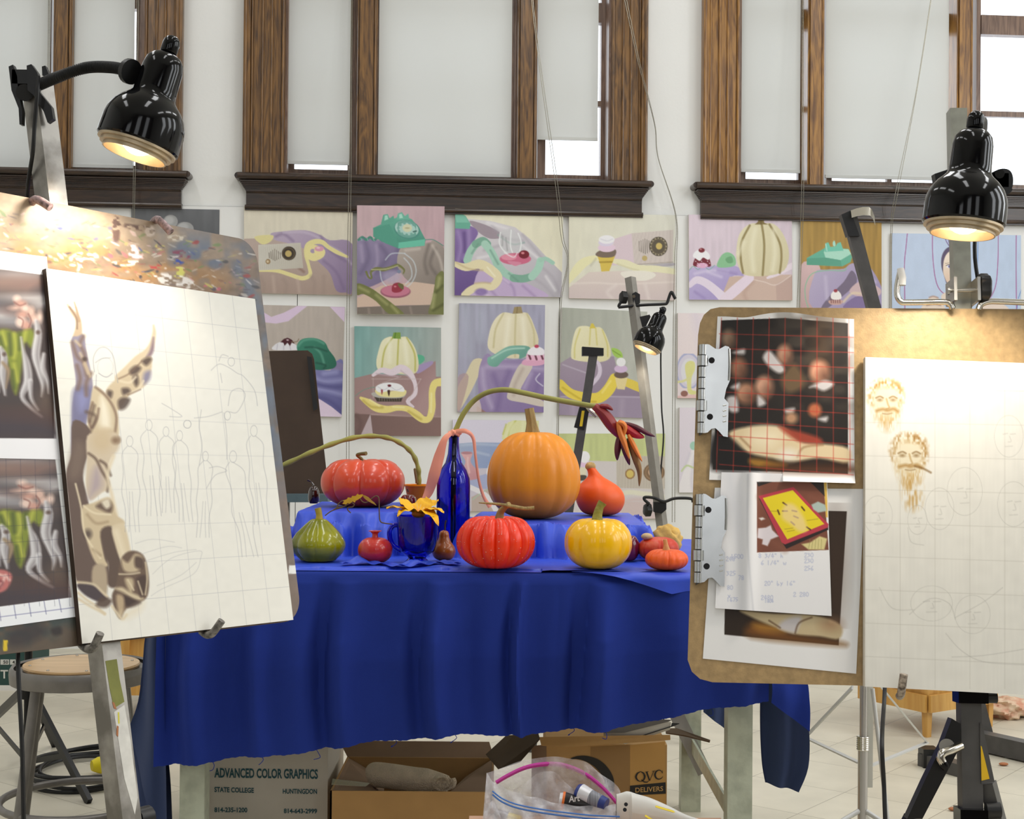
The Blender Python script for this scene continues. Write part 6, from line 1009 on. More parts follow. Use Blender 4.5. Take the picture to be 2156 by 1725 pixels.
t = T('tablecloth', 'royal blue cotton cloth hanging in folds over the front of the table', 'tablecloth', (0, 3.6, TZ))
part('cloth', MB().grid(np.array(rows)), m_cloth, t)
def ear(name, A, B, ya, yb, mat, par, n=26, amp=.012, fr=3, seed=0):
    A = cr([at(x, y, Y) for (x, y), Y in zip(A, ya)], 6); B = cr([at(x, y, Y) for (x, y), Y in zip(B, yb)], 6); k = min(len(A), len(B)); 
    ia = np.linspace(0, len(A)-1, 60); A = np.stack([np.interp(ia, range(len(A)), A[:, j]) for j in range(3)], 1); ib = np.linspace(0, len(B)-1, 60); B = np.stack([np.interp(ib, range(len(B)), B[:, j]) for j in range(3)], 1)
    u = np.linspace(0, 1, n)[None, :, None]; G = A[:, None]*(1-u)+B[:, None]*u; v = np.linspace(0, 1, 60)[:, None]
    G[..., 1] += amp*np.sin(u[..., 0]*math.pi*fr+seed+v*1.5)*np.minimum(1, v*3)*np.sin(u[..., 0]*math.pi)**.5
    return part(name, MB().grid(G), mat, par)
ear('corner_drape', [(352, 1204), (350, 1300), (348, 1420), (348, 1560), (350, 1660), (352, 1810)], [(344, 1204), (318, 1285), (305, 1345), (300, 1400), (290, 1480), (268, 1540)], [3.14, 3.13, 3.13, 3.13, 3.16, 3.18], [3.15, 3.2, 3.24, 3.26, 3.27, 3.28], m_cback, t, amp=.02, fr=2.2)
ear('corner_drape', [(350, 1420), (352, 1560), (360, 1660), (366, 1830)], [(300, 1470), (272, 1560), (288, 1640), (281, 1830)], [3.17, 3.17, 3.18, 3.2], [3.30, 3.31, 3.33, 3.34], m_cback, t, amp=.02, fr=2.6, seed=1)
ear('corner_drape', [(1606, 1210), (1618, 1380), (1626, 1444), (1624, 1480)], [(1612, 1206), (1690, 1400), (1705, 1480), (1705, 1541)], [3.14, 3.10, 3.08, 3.08], [3.15, 3.10, 3.08, 3.08], m_cloth, t, amp=.008, fr=2, seed=2)
ear('corner_drape', [(1606, 1230), (1600, 1480), (1603, 1595), (1611, 1648)], [(1616, 1216), (1692, 1470), (1704, 1600), (1682, 1669)], [3.2, 3.22, 3.24, 3.24], [3.2, 3.16, 3.18, 3.2], m_cback, t, amp=.016, fr=2.4, seed=.6)
ear('back_drape', [(1478, 1200), (1478, 1400), (1481, 1500)], [(1548, 1200), (1545, 1450), (1542, 1548)], [4.12, 4.13, 4.14], [4.12, 4.13, 4.14], m_cback, t, amp=.01, fr=3)
rs = np.random.RandomState(3)
for px in (455, 560, 672, 836, 962, 1210, 1275, 1500):
    X = (px-1078)/SF; z = float(np.interp(X, bx, bz)); P0 = np.array([X, 3.120-1.05*foldamp(X), z+.003]); part('loose_thread', MB().tube(cr([P0, P0+[.006, -.004, -.008], P0+[.002+rs.uniform(-.01, .01), -.004, -.018], P0+[-.004, -.004, -.012-rs.uniform(0, .012)]], 6), .0008, 5), m_cloth, t)

# risers under the satin (two boxes draped over), satin as one draped sheet
BXL = (-.525, -.238, 3.52, 3.96, .106); BXR = (-.078, .330, 3.50, 4.0, .080)
def hbox(x, y, b, seed):
    x0, x1, y0, y1, h = b; dx = max(x0-x, 0, (x-x1)*2.2); dy = max(y0-y, 0, y-y1); d = math.hypot(dx, dy)
    w = .055+.022*math.sin(x*52+seed+2.0*math.sin(y*9))+.014*math.sin(x*121+seed*2)+.012*math.sin(y*60+seed)
    s_ = max(0, 1-d/max(w, .018)); return h*(1-(1-s_)**1.7) if s_ < 1 else h
NXs, NYs = 420, 300; xs = np.linspace(-.60, .556, NXs); ys = np.linspace(4.10, 3.155, NYs); Gs = np.zeros((NYs, NXs, 3))
n1 = lattice(np.tile(xs, (NYs, 1))+.25*np.tile(ys[:, None], (1, NXs)), np.tile(ys[:, None], (1, NXs)), .034, .16, 3); n2 = lattice(np.tile(xs, (NYs, 1)), np.tile(ys[:, None], (1, NXs)), .018, .03, 8)
for i, y in enumerate(ys):
    for j, x in enumerate(xs):
        h = max(hbox(x, y, BXL, .4), hbox(x, y, BXR, 2.1)); e = (h > .01 and h < .075)
        rip = (.028 if e else .0045)*(n1[i, j]-.3)+(.004 if e else .0009)*(n2[i, j]-.5); 
        edge = 1 if x > .07 else min(1, max(0, (y-3.19-.01*math.sin(x*40)-.006*math.sin(x*93))/.004))
        Gs[i, j] = (x, y, TZ+.0015+edge*.0022+h+max(rip, 0)*(1 if h < .07 else .3) if edge > 0 else TZ+.0008)
t = T('satin_drape', 'shiny bright blue satin draped over two raised boxes on the table', 'cloth', (0, 3.6, TZ+.001))
part('drape', MB().grid(Gs), m_satin, t)
hx = np.linspace(.135, .556, 90); rows = []
for k in range(26):
    tt = k/25; r_ = []
    for X in hx:
        px = X*SF+1078; L = float(np.interp(px, [1207, 1300, 1370, 1418, 1450, 1520, 1620], [.001, .020, .042, .058, .052, .052, .04])); ang = min(tt*L/.02, math.pi/2); 
        z = TZ+.0042-.018*(1-math.cos(ang))-max(0, tt*L-.031) if L > .031 else TZ+.0042-.018*(1-math.cos(ang)); y = 3.155-.026*math.sin(ang)-.004*tt*math.sin(X*60)-.004
        r_.append((X, y, z))
    rows.append(r_)
part('overhang', MB().grid(np.array(rows)), m_satin, t, 'corner of satin falling over the table edge')
# crumpled strip of the same blue cloth on the table
mb = MB(); u = np.linspace(0, 1, 60); G = np.zeros((60, 14, 3))
for i, a in enumerate(u):
    px = 718+a*250; c = atz(px, 1193-3*math.sin(a*9), TZ+.004)
    for j in range(14):
        b = j/13; G[i, j] = c+np.array([.004*math.sin(j), (b-.35)*.05, .0035+.013*math.exp(-((a-.17)/.09)**2)*math.sin(b*math.pi)+.009*math.exp(-((a-.62)/.08)**2)*math.sin(b*math.pi*2)**2+.003*math.sin(a*40+b*5)+.003])
single('cloth_strip', mb.grid(G), m_satin, 'crumpled strip of blue cloth in front of the pomegranate', 'cloth')

# ---- gourds and fruit
m_stem = M('dry_pumpkin_stem', (156, 132, 82), .7, noise=(60, .3), bump=(150, .4), stretch=(1, 1, .2)); m_stemd = M('dark_stem', (52, 38, 28), .6); m_stemg = M('olive_stem', (142, 140, 62), .6, noise=(50, .25), bump=(120, .3))
def gourd(name, label, cat, c, R, H, n, depth, mat, prof=None, dip=.12, skew=0.0, sharp=.6, wob=.0, seed=0, tilt=None, group=None, N=96, K=48, sc=(1, 1), lean=0.0):
    t = T(name, label, cat, c, group); mb = MB(); pr = []
    for i in range(K+1):
        ph = math.pi*i/K; s_, co = math.sin(ph), math.cos(ph); r = abs(s_)**.86; z = .5-.5*math.copysign(abs(co)**.92, co); r *= 1+skew*co
        if prof: z = i/K; r = float(np.interp(z, [p[0] for p in prof], [p[1] for p in prof]))
        pr.append((r*R, z*H))
    if prof:
        q = cr([(p[1]*R, p[0]*H) for p in prof], 5); pr = [(max(a, 0), b) for a, b in q]
    rs_ = np.random.RandomState(seed); jit = rs_.uniform(-.5, .5, n+1); amp = rs_.uniform(.6, 1.3, n+1)
    def rf(r, z, th, i):
        k = int(th/(2*math.pi)*n) % n; a = th/(2*math.pi)*n-k; f = abs(math.sin(math.pi*a))**sharp
        env = min(1, (r/R)*1.4); rr = r*(1-depth*amp[k]*(1-f)*env)*(1+wob*math.sin(3*th+seed)+wob*.6*math.sin(5*th+2*seed))
        dz = -dip*H*math.exp(-(r/(R*.34))**2) if z > H*.5 and not prof else (dip*H*.35*math.exp(-(r/(R*.3))**2) if not prof else 0)
        return rr, z+dz+(depth*.25*H*(f-.5)*env*(1 if z > H*.6 else 0)*(r < R*.8))
    mb.lathe(pr, c, (0, 0, 1) if tilt is None else tilt, N, rf=rf, cap=False)
    V = np.vstack(mb.v); V[:, 2] += c[2]-V[:, 2].min(); 
    if sc != (1, 1): V[:, 0] = c[0]+(V[:, 0]-c[0])*sc[0]; V[:, 1] = c[1]+(V[:, 1]-c[1])*sc[1]
    if lean: V[:, 0] += lean*((V[:, 2]-c[2])/H)**3
    mb.v = [V]; part('body', mb, mat, t); return t, V[:, 2].max()
def stem(t, pts, r, mat=None, n=10, rib=True, label=None):
    P = cr(pts, 6); R = np.interp(np.linspace(0, 1, len(P)), np.linspace(0, 1, len(r)), r); return part('stem', MB().tube(P, R, n), mat or m_stem, t, label)
ZL, ZR = TZ+.0045+.106, TZ+.0045+.080; ZT = TZ+.006
def pl(px, Y, z): p_ = at(px, 1000, Y); return np.array([p_[0], Y, z])
def sc_(Y): return Y/3000
mt = M('orange_pumpkin_skin', (246, 150, 24), .42, noise=(9, .07), bump=(70, .05), coat=.08)
Y = 3.72; t, zt = gourd('orange_pumpkin', 'large tall orange pumpkin on the satin riser behind the red and yellow ones', 'pumpkin', pl(1124, Y, ZR), 98*sc_(Y), 188*sc_(Y), 13, .05, mt, dip=.03, skew=.10, sharp=.8, wob=.012, seed=2)
stem(t, [at(1121, 912, Y), at(1119, 890, Y), at(1114, 860, Y)], [.021, .0135, .0125], n=7)
mt = M('coral_red_pumpkin_skin', (220, 62, 40), .28, noise=(5, .16), bump=(40, .04), coat=.35, rgb2=(232, 88, 46))
Y = 3.74; t, zt = gourd('red_pumpkin', 'broad coral red lobed pumpkin on top of the draped riser by the brown board', 'pumpkin', pl(766, Y, ZL), 90*sc_(Y), 108*sc_(Y), 8, .13, mt, dip=.14, sharp=.42, seed=5, wob=.02)
stem(t, [at(764, 984, Y), at(762, 968, Y), at(752, 958, Y-.01), at(771, 955, Y-.03)], [.007, .0042, .004, .0052], mat=M('dry_olive_stem', (112, 100, 58), .7, noise=(60, .3)), label='dry curled stem')
mt = M('scarlet_pumpkin_skin', (240, 52, 8), .36, noise=(7, .10), bump=(90, .04), coat=.12)
Y = 3.205; t, zt = gourd('scarlet_pumpkin', 'scarlet deep-ribbed pumpkin at the front edge with a bent stem', 'pumpkin', pl(1045, Y, ZT), 84*sc_(Y), 116*sc_(Y), 16, .12, mt, dip=.13, sharp=.5, seed=4)
stem(t, [at(1050, 1102, Y), at(1054, 1080, Y), at(1064, 1068, Y-.01), at(1072, 1062, Y-.02)], [.013, .0085, .006, .006]); stem(t, [at(1008, 1059, Y-.02), at(1050, 1062, Y-.02), at(1085, 1068, Y-.02), at(1105, 1071, Y-.02), at(1125, 1070, Y-.02)], [.0012, .0034, .0048, .0042, .0046])
rs = np.random.RandomState(11); sp = MB(); Vb = np.vstack([v.co[:] for v in [o for o in t.children if o.name.startswith('body')][0].data.vertices])+np.array(t['base'])
for k in rs.choice(len(Vb), 420, False):
    v = Vb[k]*.6+Vb[(k+97) % len(Vb)]*.4 if np.linalg.norm(Vb[k]-Vb[(k+97) % len(Vb)]) < .02 else Vb[k]
    if v[1] < Y and v[2] > ZT+.012: sp.ball(v, rs.uniform(.0004, .0010), 3)
part('white_speckles', sp, m_white, t, kind='stuff')
mt = M('yellow_pumpkin_skin', (255, 192, 8), .26, noise=(5, .05), coat=.3)
Y = 3.205; t, zt = gourd('yellow_pumpkin', 'bright yellow pumpkin at the front edge of the table', 'pumpkin', pl(1261, Y, ZT), 72*sc_(Y), 112*sc_(Y), 9, .07, mt, dip=.09, sharp=.5, seed=9)
stem(t, [at(1258, 1102, Y), at(1258, 1086, Y), at(1263, 1068, Y), at(1269, 1058, Y)], [.016, .011, .009, .0105], m_stemg)
mt = M('small_orange_pumpkin_skin', (244, 98, 36), .42, noise=(14, .12), bump=(60, .05))
Y = 3.19; t, zt = gourd('mini_pumpkin', 'small flat orange pumpkin at the front edge beside the tan board', 'pumpkin', pl(1405, Y, ZT), 45.5*sc_(Y), 46*sc_(Y), 18, .06, mt, dip=.14, sharp=.5, seed=6)
stem(t, [at(1403, 1158, Y), at(1402, 1148, Y), at(1400, 1136, Y)], [.009, .0055, .0045], M('pale_stem', (206, 150, 96), .7, noise=(60, .2)))
mt = M('red_kuri_skin', (248, 98, 30), .45, noise=(6, .08), bump=(50, .05))
Y = 3.86; t, zt = gourd('onion_squash', 'orange teardrop squash with corky neck right beside the tall pumpkin', 'squash', pl(1266, Y, ZR), 51*sc_(Y), 102*sc_(Y), 6, .015, mt, prof=[(0, .0), (.01, .45), (.08, .78), (.25, .98), (.42, 1.0), (.58, .86), (.70, .58), (.80, .32), (.90, .22), (1.0, .19)], seed=1, wob=.02, lean=-24*sc_(Y))
part('cork_tip', MB().ball(pl(1243, Y, ZR+103*sc_(Y)), .0145, 10, sc=(1, 1, .8), fn=lambda d: 1+.1*math.sin(9*d[0])*math.sin(8*d[1])), M('cork_skin', (190, 160, 104), .9, noise=(90, .2)), t, 'corky tan tip')
V_ = None
mt = M('olive_green_squash_skin', (158, 156, 14), .2, noise=(11, .3, .33, .6), rgb2=(66, 78, 10), coat=.3, bump=(24, .12), stretch=(1, 1, .5))
Y = 3.33; t, zt = gourd('green_squash', 'glossy olive green ribbed squash next to the smeared board', 'squash', pl(672, Y, ZT), 59*sc_(Y), 88*sc_(Y), 7, .10, mt, prof=[(0, 0), (.0, .55), (.06, .70), (.22, .93), (.40, 1.0), (.58, .88), (.74, .66), (.87, .46), (.97, .28), (1.0, .12)], seed=8, wob=.025, sharp=.7)
stem(t, [at(672, 1104, Y), at(672, 1085, Y), at(669, 1070, Y)], [.011, .0075, .0078], M('mustard_stem', (176, 152, 50), .5, noise=(60, .2)))
mt = M('pomegranate_skin', (206, 26, 50), .3, noise=(9, .2), rgb2=(200, 66, 40), coat=.4, bump=(60, .04))
Y = 3.28; t, zt = gourd('pomegranate', 'pinkish red pomegranate with flared crown in front of the drape', 'pomegranate', pl(791, Y, ZT), 36.5*sc_(Y), 56*sc_(Y), 6, .03, mt, dip=.02, skew=.0, seed=3, wob=.01)
part('crown', MB().lathe([(r*sc_(Y), z*sc_(Y)) for r, z in [(9, 50), (6, 57), (6, 62), (10, 66), (14, 68), (12, 68.5), (5, 63)]], pl(791, Y, ZT), (0, 0, 1), 24, rf=lambda r, z, th, i: (r*(1+(.16*math.cos(6*th) if i > 3 else 0)), z), cap=False), mt, t)
mt = M('brown_pear_skin', (176, 92, 14), .32, noise=(8, .3), rgb2=(124, 54, 10), coat=.4)
Y = 3.36; t, zt = gourd('pear', 'small golden brown pear beside the blue glass mug', 'pear', pl(936, Y, ZT), 25*sc_(Y), 64*sc_(Y), 5, .01, mt, prof=[(0, 0), (.01, .4), (.10, .82), (.28, 1.0), (.45, .9), (.60, .62), (.75, .47), (.88, .42), (.96, .3), (1.0, .05)], N=40)
stem(t, [at(937, 1116, Y), at(937, 1106, Y), at(939, 1096, Y)], [.002, .0016, .002], m_stemd)
mt = M('dark_red_apple_skin', (104, 14, 22), .2, noise=(8, .3), coat=.6)
Y = 3.63; t, zt = gourd('crab_apple', 'tiny dark red apple against the orange pot', 'apple', pl(860, Y, ZL), 17.5*sc_(Y), 33*sc_(Y), 5, .03, mt, dip=.12, N=40, K=24); stem(t, [at(860, 1036, Y), at(857, 1030, Y)], [.0016, .0014], m_stemd)
Y = 3.395; t, zt = gourd('purple_apple', 'dark purple-red apple mostly hidden behind the yellow pumpkin', 'apple', pl(1324, Y, ZT), 24*sc_(Y), 58*sc_(Y), 5, .02, M('purple_apple_skin', (110, 14, 50), .2, noise=(8, .3), coat=.5), dip=.12, N=40, K=24); stem(t, [at(1324, 1126, Y), at(1325, 1119, Y)], [.002, .002], m_stemd)
mt = M('turban_squash_skin', (210, 58, 30), .4, noise=(18, .3, .2, .46), rgb2=(226, 140, 90), bump=(50, .1))
Y = 3.40; t, zt = gourd('turban_squash', 'mottled red squash behind the small flat orange pumpkin', 'squash', pl(1388, Y, ZT), 44*sc_(Y), 52*sc_(Y), 7, .05, mt, dip=.05, seed=12, wob=.04); part('cork_tip', MB().ball(at(1362, 1130, Y-.012), .014, 10, sc=(1, 1, .6)), M('pale_cork', (206, 180, 140), .9, noise=(80, .2)), t, 'pale corky end')
mt = M('yellow_warty_skin', (226, 182, 92), .55, noise=(20, .2), bump=(30, .5))
Y = 3.55; t = T('warty_gourd', 'pale yellow knobbly gourd at the back of the squash group', 'gourd', pl(1403, Y, ZT))
mb = MB().ball(at(1403, 1128, Y), 33*sc_(Y), 20, sc=(1, .9, .95), fn=lambda d: 1+.10*math.sin(7*d[0]+2*d[1])*math.sin(6*d[2]+1)+.05*math.sin(15*d[0])*math.sin(13*d[2])); V = np.vstack(mb.v); V[:, 2] += ZT-V[:, 2].min(); mb.v = [V]; part('body', mb, mt, t); part('knob', MB().ball(at(1416, 1126, Y-.01), 14*sc_(Y), 12), mt, t)
m_egg = M('dark_aubergine_skin', (44, 12, 12), .1, coat=1.0)
Y = 3.86; t = T('small_aubergine', 'tiny glossy dark brown aubergine at the corner of the draped riser', 'vegetable', pl(661, Y, ZL))
part('body', MB().lathe([(r*sc_(Y), z*sc_(Y)) for r, z in [(0, 0), (8, 0), (11.5, 6), (12, 16), (11, 26), (8, 33), (4, 36), (0, 37)]], pl(661, Y, ZL), (0, 0, 1), 28), m_egg, t); stem(t, [at(660, 1022, Y), at(654, 1014, Y), at(648, 1011, Y)], [.003, .0022, .003], m_egg)
Y = 3.5; single('red_pepper', MB().ball(pl(611, Y, ZT+.018), .018, 12, sc=(1.3, 1, 1)), M('red_pepper_skin', (206, 50, 50), .25, coat=.5), 'red fruit peeking out behind the olive green squash', 'fruit', pl(611, Y, ZT))

# ---- bottle, mug, pot, flowers
def cobalt(name, c, rough=.02):
    return M(name, c, rough, trans=1.0, ior=1.48, spec=.5)
m_cob = cobalt('cobalt_glass', (30, 52, 225)); m_cobd = cobalt('dark_cobalt_glass', (24, 40, 190))
Y = 3.62; c = pl(955, Y, TZ+.006); k = sc_(Y)
t = T('blue_bottle', 'cobalt blue glass wine bottle with peach ribbon and a stalk in its neck', 'bottle', c)
o_ = [(0, 0), (33, 0), (36, 4), (36, 150), (35, 166), (28, 186), (18, 202), (13, 222), (11, 246), (11, 260), (13, 262), (13, 271), (11, 273)]; i_ = [(9.5, 273), (9, 244), (11, 222), (16, 203), (26, 187), (33, 166), (34, 150), (34, 8), (28, 6), (0, 8)]
part('glass', MB().lathe([(r*k*.98, z*k*.92) for r, z in o_+i_], c, (0, 0, 1), 48, cap=False), m_cob, t)
m_rib = M('peach_satin_ribbon', (255, 164, 134), .4)
def strip(pts, w, mat=m_rib, th=.0006):
    P = cr(pts, 10); n = len(P); Wd = np.interp(np.linspace(0, 1, n), np.linspace(0, 1, len(w)), w); G = np.zeros((n, 5, 3))
    Tn = np.gradient(P, axis=0)
    for i in range(n):
        s_ = unit(np.cross(unit(Tn[i]), np.array([.25*math.sin(i*.13), -1, .2])))
        for j in range(5): G[i, j] = P[i]+s_*Wd[i]*(j/4-.5)+np.array([0, -.002*math.sin(math.pi*j/4), 0])
    return MB().grid(G)
Yr = Y-.016
kn = T('peach_ribbon', 'peach pink ribbon tied round the blue bottle neck with two loose tails', 'ribbon', at(956, 914, Yr))
part('knot', MB().ball(at(957, 913, Y-.004), .017, 12, sc=(1, .8, .62), fn=lambda d: 1+.12*math.sin(8*d[0]+5*d[2])), m_rib, kn)
part('tail', strip([at(950, 912, Yr), at(936, 926, Yr-.01), at(925, 960, Yr-.01), at(914, 1000, Yr-.01), at(903, 1035, Yr), at(892, 1054, Yr)], [.010, .016, .026, .030, .024, .012]), m_rib, kn)
part('tail', strip([at(960, 909, Yr), at(980, 908, Yr-.01), at(996, 922, Yr), at(1001, 960, Yr), at(1008, 1010, Yr), at(1018, 1045, Yr), at(1032, 1068, Yr)], [.012, .012, .009, .007, .007, .008, .012]), m_rib, kn)
Y = 3.29; c = pl(880, Y, ZT); k = sc_(Y)
t = T('blue_mug', 'dark blue glass mug on a short foot holding the yellow lily', 'mug', c)
o_ = [(0, 0), (26, 0), (27, 3), (22, 7), (18, 11), (24, 18), (36, 26), (41, 40), (43, 60), (45, 100)]; i_ = [(43, 100), (41, 60), (38, 40), (32, 29), (0, 25)]
part('cup', MB().lathe([(r*k, z*k) for r, z in o_+i_], c, (0, 0, 1), 48, cap=False), m_cobd, t)
part('handle', MB().tube(cr([at(842, 1106, Y), at(828, 1108, Y), at(820, 1122, Y), at(826, 1146, Y), at(846, 1160, Y)], 8), .0058, 12), m_cobd, t)
m_lily = M('yellow_lily_petal', (255, 190, 20), .5, noise=(14, .08)); m_lilc = M('lily_throat', (238, 140, 60), .6)
c = at(881, 1086, Y)
t = T('yellow_lily', 'yellow artificial lily with spread petals lying in the blue mug', 'flower', c)
for a, L, dp, w in [(185, .074, -.004, .026), (222, .062, -.020, .028), (150, .055, .018, .034), (70, .045, .020, .034), (40, .058, .014, .030), (345, .062, -.012, .032), (318, .066, -.040, .026)]:
    d = np.array([math.cos(math.radians(a)), -.25-.4*math.sin(math.radians(a)), 0]); G = np.zeros((16, 7, 3)); sd_ = unit(np.cross(d, [0, 0, 1]))
    d = np.array([math.cos(math.radians(a)), .9*math.sin(math.radians(a)), 0]); sd_ = unit(np.cross(d, [0, 0, 1]))
    for i in range(16):
        u_ = i/15; ww = w*(math.sin(math.pi*min(1, .12+u_*.88))**.7)*(1-.2*u_)
        for j in range(7):
            b = j/6-.5; G[i, j] = c+d*L*u_+sd_*ww*b*2*.85+np.array([0, 0, .022*math.sin(u_*1.9)+dp*u_**2.2+abs(b)*.010*(1-u_)+.0025*math.sin(u_*17+j*1.2)])
    part('petal', MB().grid(G), m_lily, t)
part('throat', MB().ball(c+np.array([0, 0, .004]), .016, 10, sc=(1, 1, .6)), m_lilc, t)
for k_, (dx, dz) in enumerate([(-.014, .022), (-.004, .030), (.006, .026), (.014, .020)]): part('stamen', MB().tube(cr([c+[0, -.006, .006], c+[dx*.6, -.008, dz*.7], c+[dx, -.006, dz]], 5), .0009, 6), M('pale_stamen', (246, 214, 150), .6), t)
m_opot = M('orange_glazed_pot', (255, 150, 8), .45)
Y = 3.88; c = pl(878, Y, ZL); k = sc_(Y)
t = T('orange_pot', 'small orange pot behind the coral red pumpkin', 'pot', c)
part('bowl', MB().lathe([(r*k, z*k) for r, z in [(0, 0), (17, 0), (18, 2), (25, 36), (27, 38), (27, 41), (24, 41), (17, 6), (0, 5)]], c, (0, 0, 1), 36, cap=False), m_opot, t)
m_stalk = M('olive_flower_stalk', (160, 156, 78), .5, noise=(12, .2), stretch=(1, 1, 1))
P = [c+[.004, 0, .008], at(882, 1015, Y), at(881, 990, Y), at(872, 962, Y), at(855, 942, Y), at(828, 926, Y-.01), at(795, 919, Y-.02), at(750, 921, Y-.03), at(700, 935, Y-.04), at(650, 955, Y-.05), at(600, 978, Y-.06), at(560, 996, Y-.07)]
t = T('bent_stalk', 'long bent olive green stalk rising from the orange pot toward the brown board', 'flower stalk', c+np.array([0, 0, .01])); part('stalk', MB().tube(cr(P, 8), [.0065+.001*math.sin(i*.9) for i in range(89)], 10), m_stalk, t); part('sheath', MB().tube(cr([at(878, 1018, Y-.01), at(875, 1000, Y-.01), at(873, 986, Y-.008)], 5), [.004, .0042]+[.0035]*8+[.001], 8), M('dry_sheath', (122, 96, 60), .7), t)
Y = 3.62; c = pl(955, Y, TZ+.03)
P = [pl(955, Y, TZ+.03), pl(955, Y, TZ+.20), at(958, 918, Y), at(963, 898, Y), at(978, 868, Y), at(1000, 842, Y), at(1028, 826, Y-.01), at(1062, 821, Y-.03), at(1100, 827, Y-.05), at(1150, 838, Y-.08), at(1205, 848, Y-.1), at(1262, 858, Y-.12)]
t = T('bird_of_paradise', 'red and orange exotic flower hanging from a long arched stalk out of the blue bottle', 'flower', c); part('stalk', MB().tube(cr(P, 8), .0068, 10), m_stalk, t)
m_bract = M('crimson_bract', (140, 44, 44), .4, noise=(14, .3)); m_dbr = M('dark_maroon_bract', (92, 34, 44), .4, noise=(14, .3)); m_org = M('orange_sepal', (244, 140, 56), .45, noise=(10, .15)); m_rd = M('bright_red_bract', (200, 40, 50), .4, noise=(10, .2)); m_brn = M('withered_tip', (150, 110, 60), .6, noise=(20, .2))
C4 = (1000, 790, 3.92); g4 = lambda x, y, d=0: at(C4[0]+x/C4[2], C4[1]+y/C4[2], Y-.12+d)
def spear(name, pts, w, mat, d=0.0, flat=.8):
    w = w*.98
    Pp = cr([g4(x, y, d+dd) for x, y, dd in [(p_+(0,) if len(p_) == 2 else p_) for p_ in pts]], 8); n = len(Pp); tt = np.linspace(0, 1, n); R = w*np.sin(np.pi*np.clip(.14+tt*.86, 0, 1))**.8+.0004
    return part(name, MB().tube(Pp, R, 10, flat=flat), mat, t)
spear('bract', [(985, 255), (1060, 320), (1120, 400), (1165, 470), (1190, 520)], .020, m_bract); spear('bract', [(1030, 255), (1090, 260), (1140, 290)], .008, m_bract, -.01)
spear('bract', [(1200, 480), (1185, 560), (1175, 640), (1174, 705)], .011, m_dbr, .005); spear('bract', [(1215, 540), (1245, 640), (1277, 745)], .010, m_dbr, -.004); spear('bract', [(1265, 520), (1295, 600), (1330, 700), (1358, 800), (1356, 920)], .011, m_brn, -.002)
spear('bract', [(1180, 385), (1250, 440), (1330, 490), (1400, 515)], .016, m_rd, -.006); spear('bract', [(1235, 395), (1330, 430), (1420, 480), (1488, 508)], .008, m_dbr, -.012)
spear('sepal', [(1180, 385), (1200, 470), (1240, 580), (1276, 695)], .0095, m_org, -.02); spear('sepal', [(1265, 490), (1300, 560), (1340, 640), (1380, 715)], .0075, m_org, -.016); spear('sepal', [(1180, 390), (1220, 400), (1240, 440), (1225, 520)], .008, m_org, -.024)
# dry vine with yellow leaves
m_vine = M('brown_wire_vine', (112, 88, 58), .7); m_leaf = M('yellow_leaf', (222, 172, 44), .6, noise=(40, .15))
Yv = 3.42; C10 = (560, 1000, 7.8417); v10 = lambda x, y, d=0: at(C10[0]+x/C10[2], C10[1]+y/C10[2], Yv+d)
t = T('leafy_vine', 'thin dry vine with two yellow leaves lying across the drape', 'vine', v10(975, 675))
for L in ([(975, 675), (1060, 610), (1150, 570), (1250, 540), (1350, 490), (1420, 455)], [(1100, 590), (1180, 545), (1260, 545)], [(1170, 560), (1190, 490), (1250, 435), (1310, 420)], [(1420, 460), (1455, 490), (1430, 530), (1360, 540), (1350, 580), (1400, 630)], [(1545, 380), (1600, 450), (1680, 450), (1750, 390), (1820, 350), (1865, 400), (1870, 600), (1885, 760), (1960, 800), (2100, 815)]): part('tendril', MB().tube(cr([v10(x, y) for x, y in L], 6), .0016, 6), m_vine, t)
lf = [(1260, 480), (1290, 440), (1270, 430), (1340, 400), (1350, 375), (1410, 380), (1420, 350), (1480, 350), (1510, 312), (1530, 330), (1600, 322), (1590, 360), (1520, 410), (1480, 430), (1470, 460), (1430, 440), (1380, 480), (1350, 465), (1320, 490)]
part('leaf', MB().ppoly([v10(x, y, -.01) for x, y in lf], np.array([0, -1, 0]), .0012), m_leaf, t)
lf = [(1590, 330), (1640, 345), (1690, 370), (1740, 420), (1790, 460), (1825, 510), (1770, 480), (1710, 450), (1660, 420), (1620, 385)]
part('leaf', MB().ppoly([v10(x, y, -.005) for x, y in lf], np.array([0, -1, 0]), .0012), M('shaded_gold_leaf', (190, 150, 56), .6, noise=(40, .15)), t)
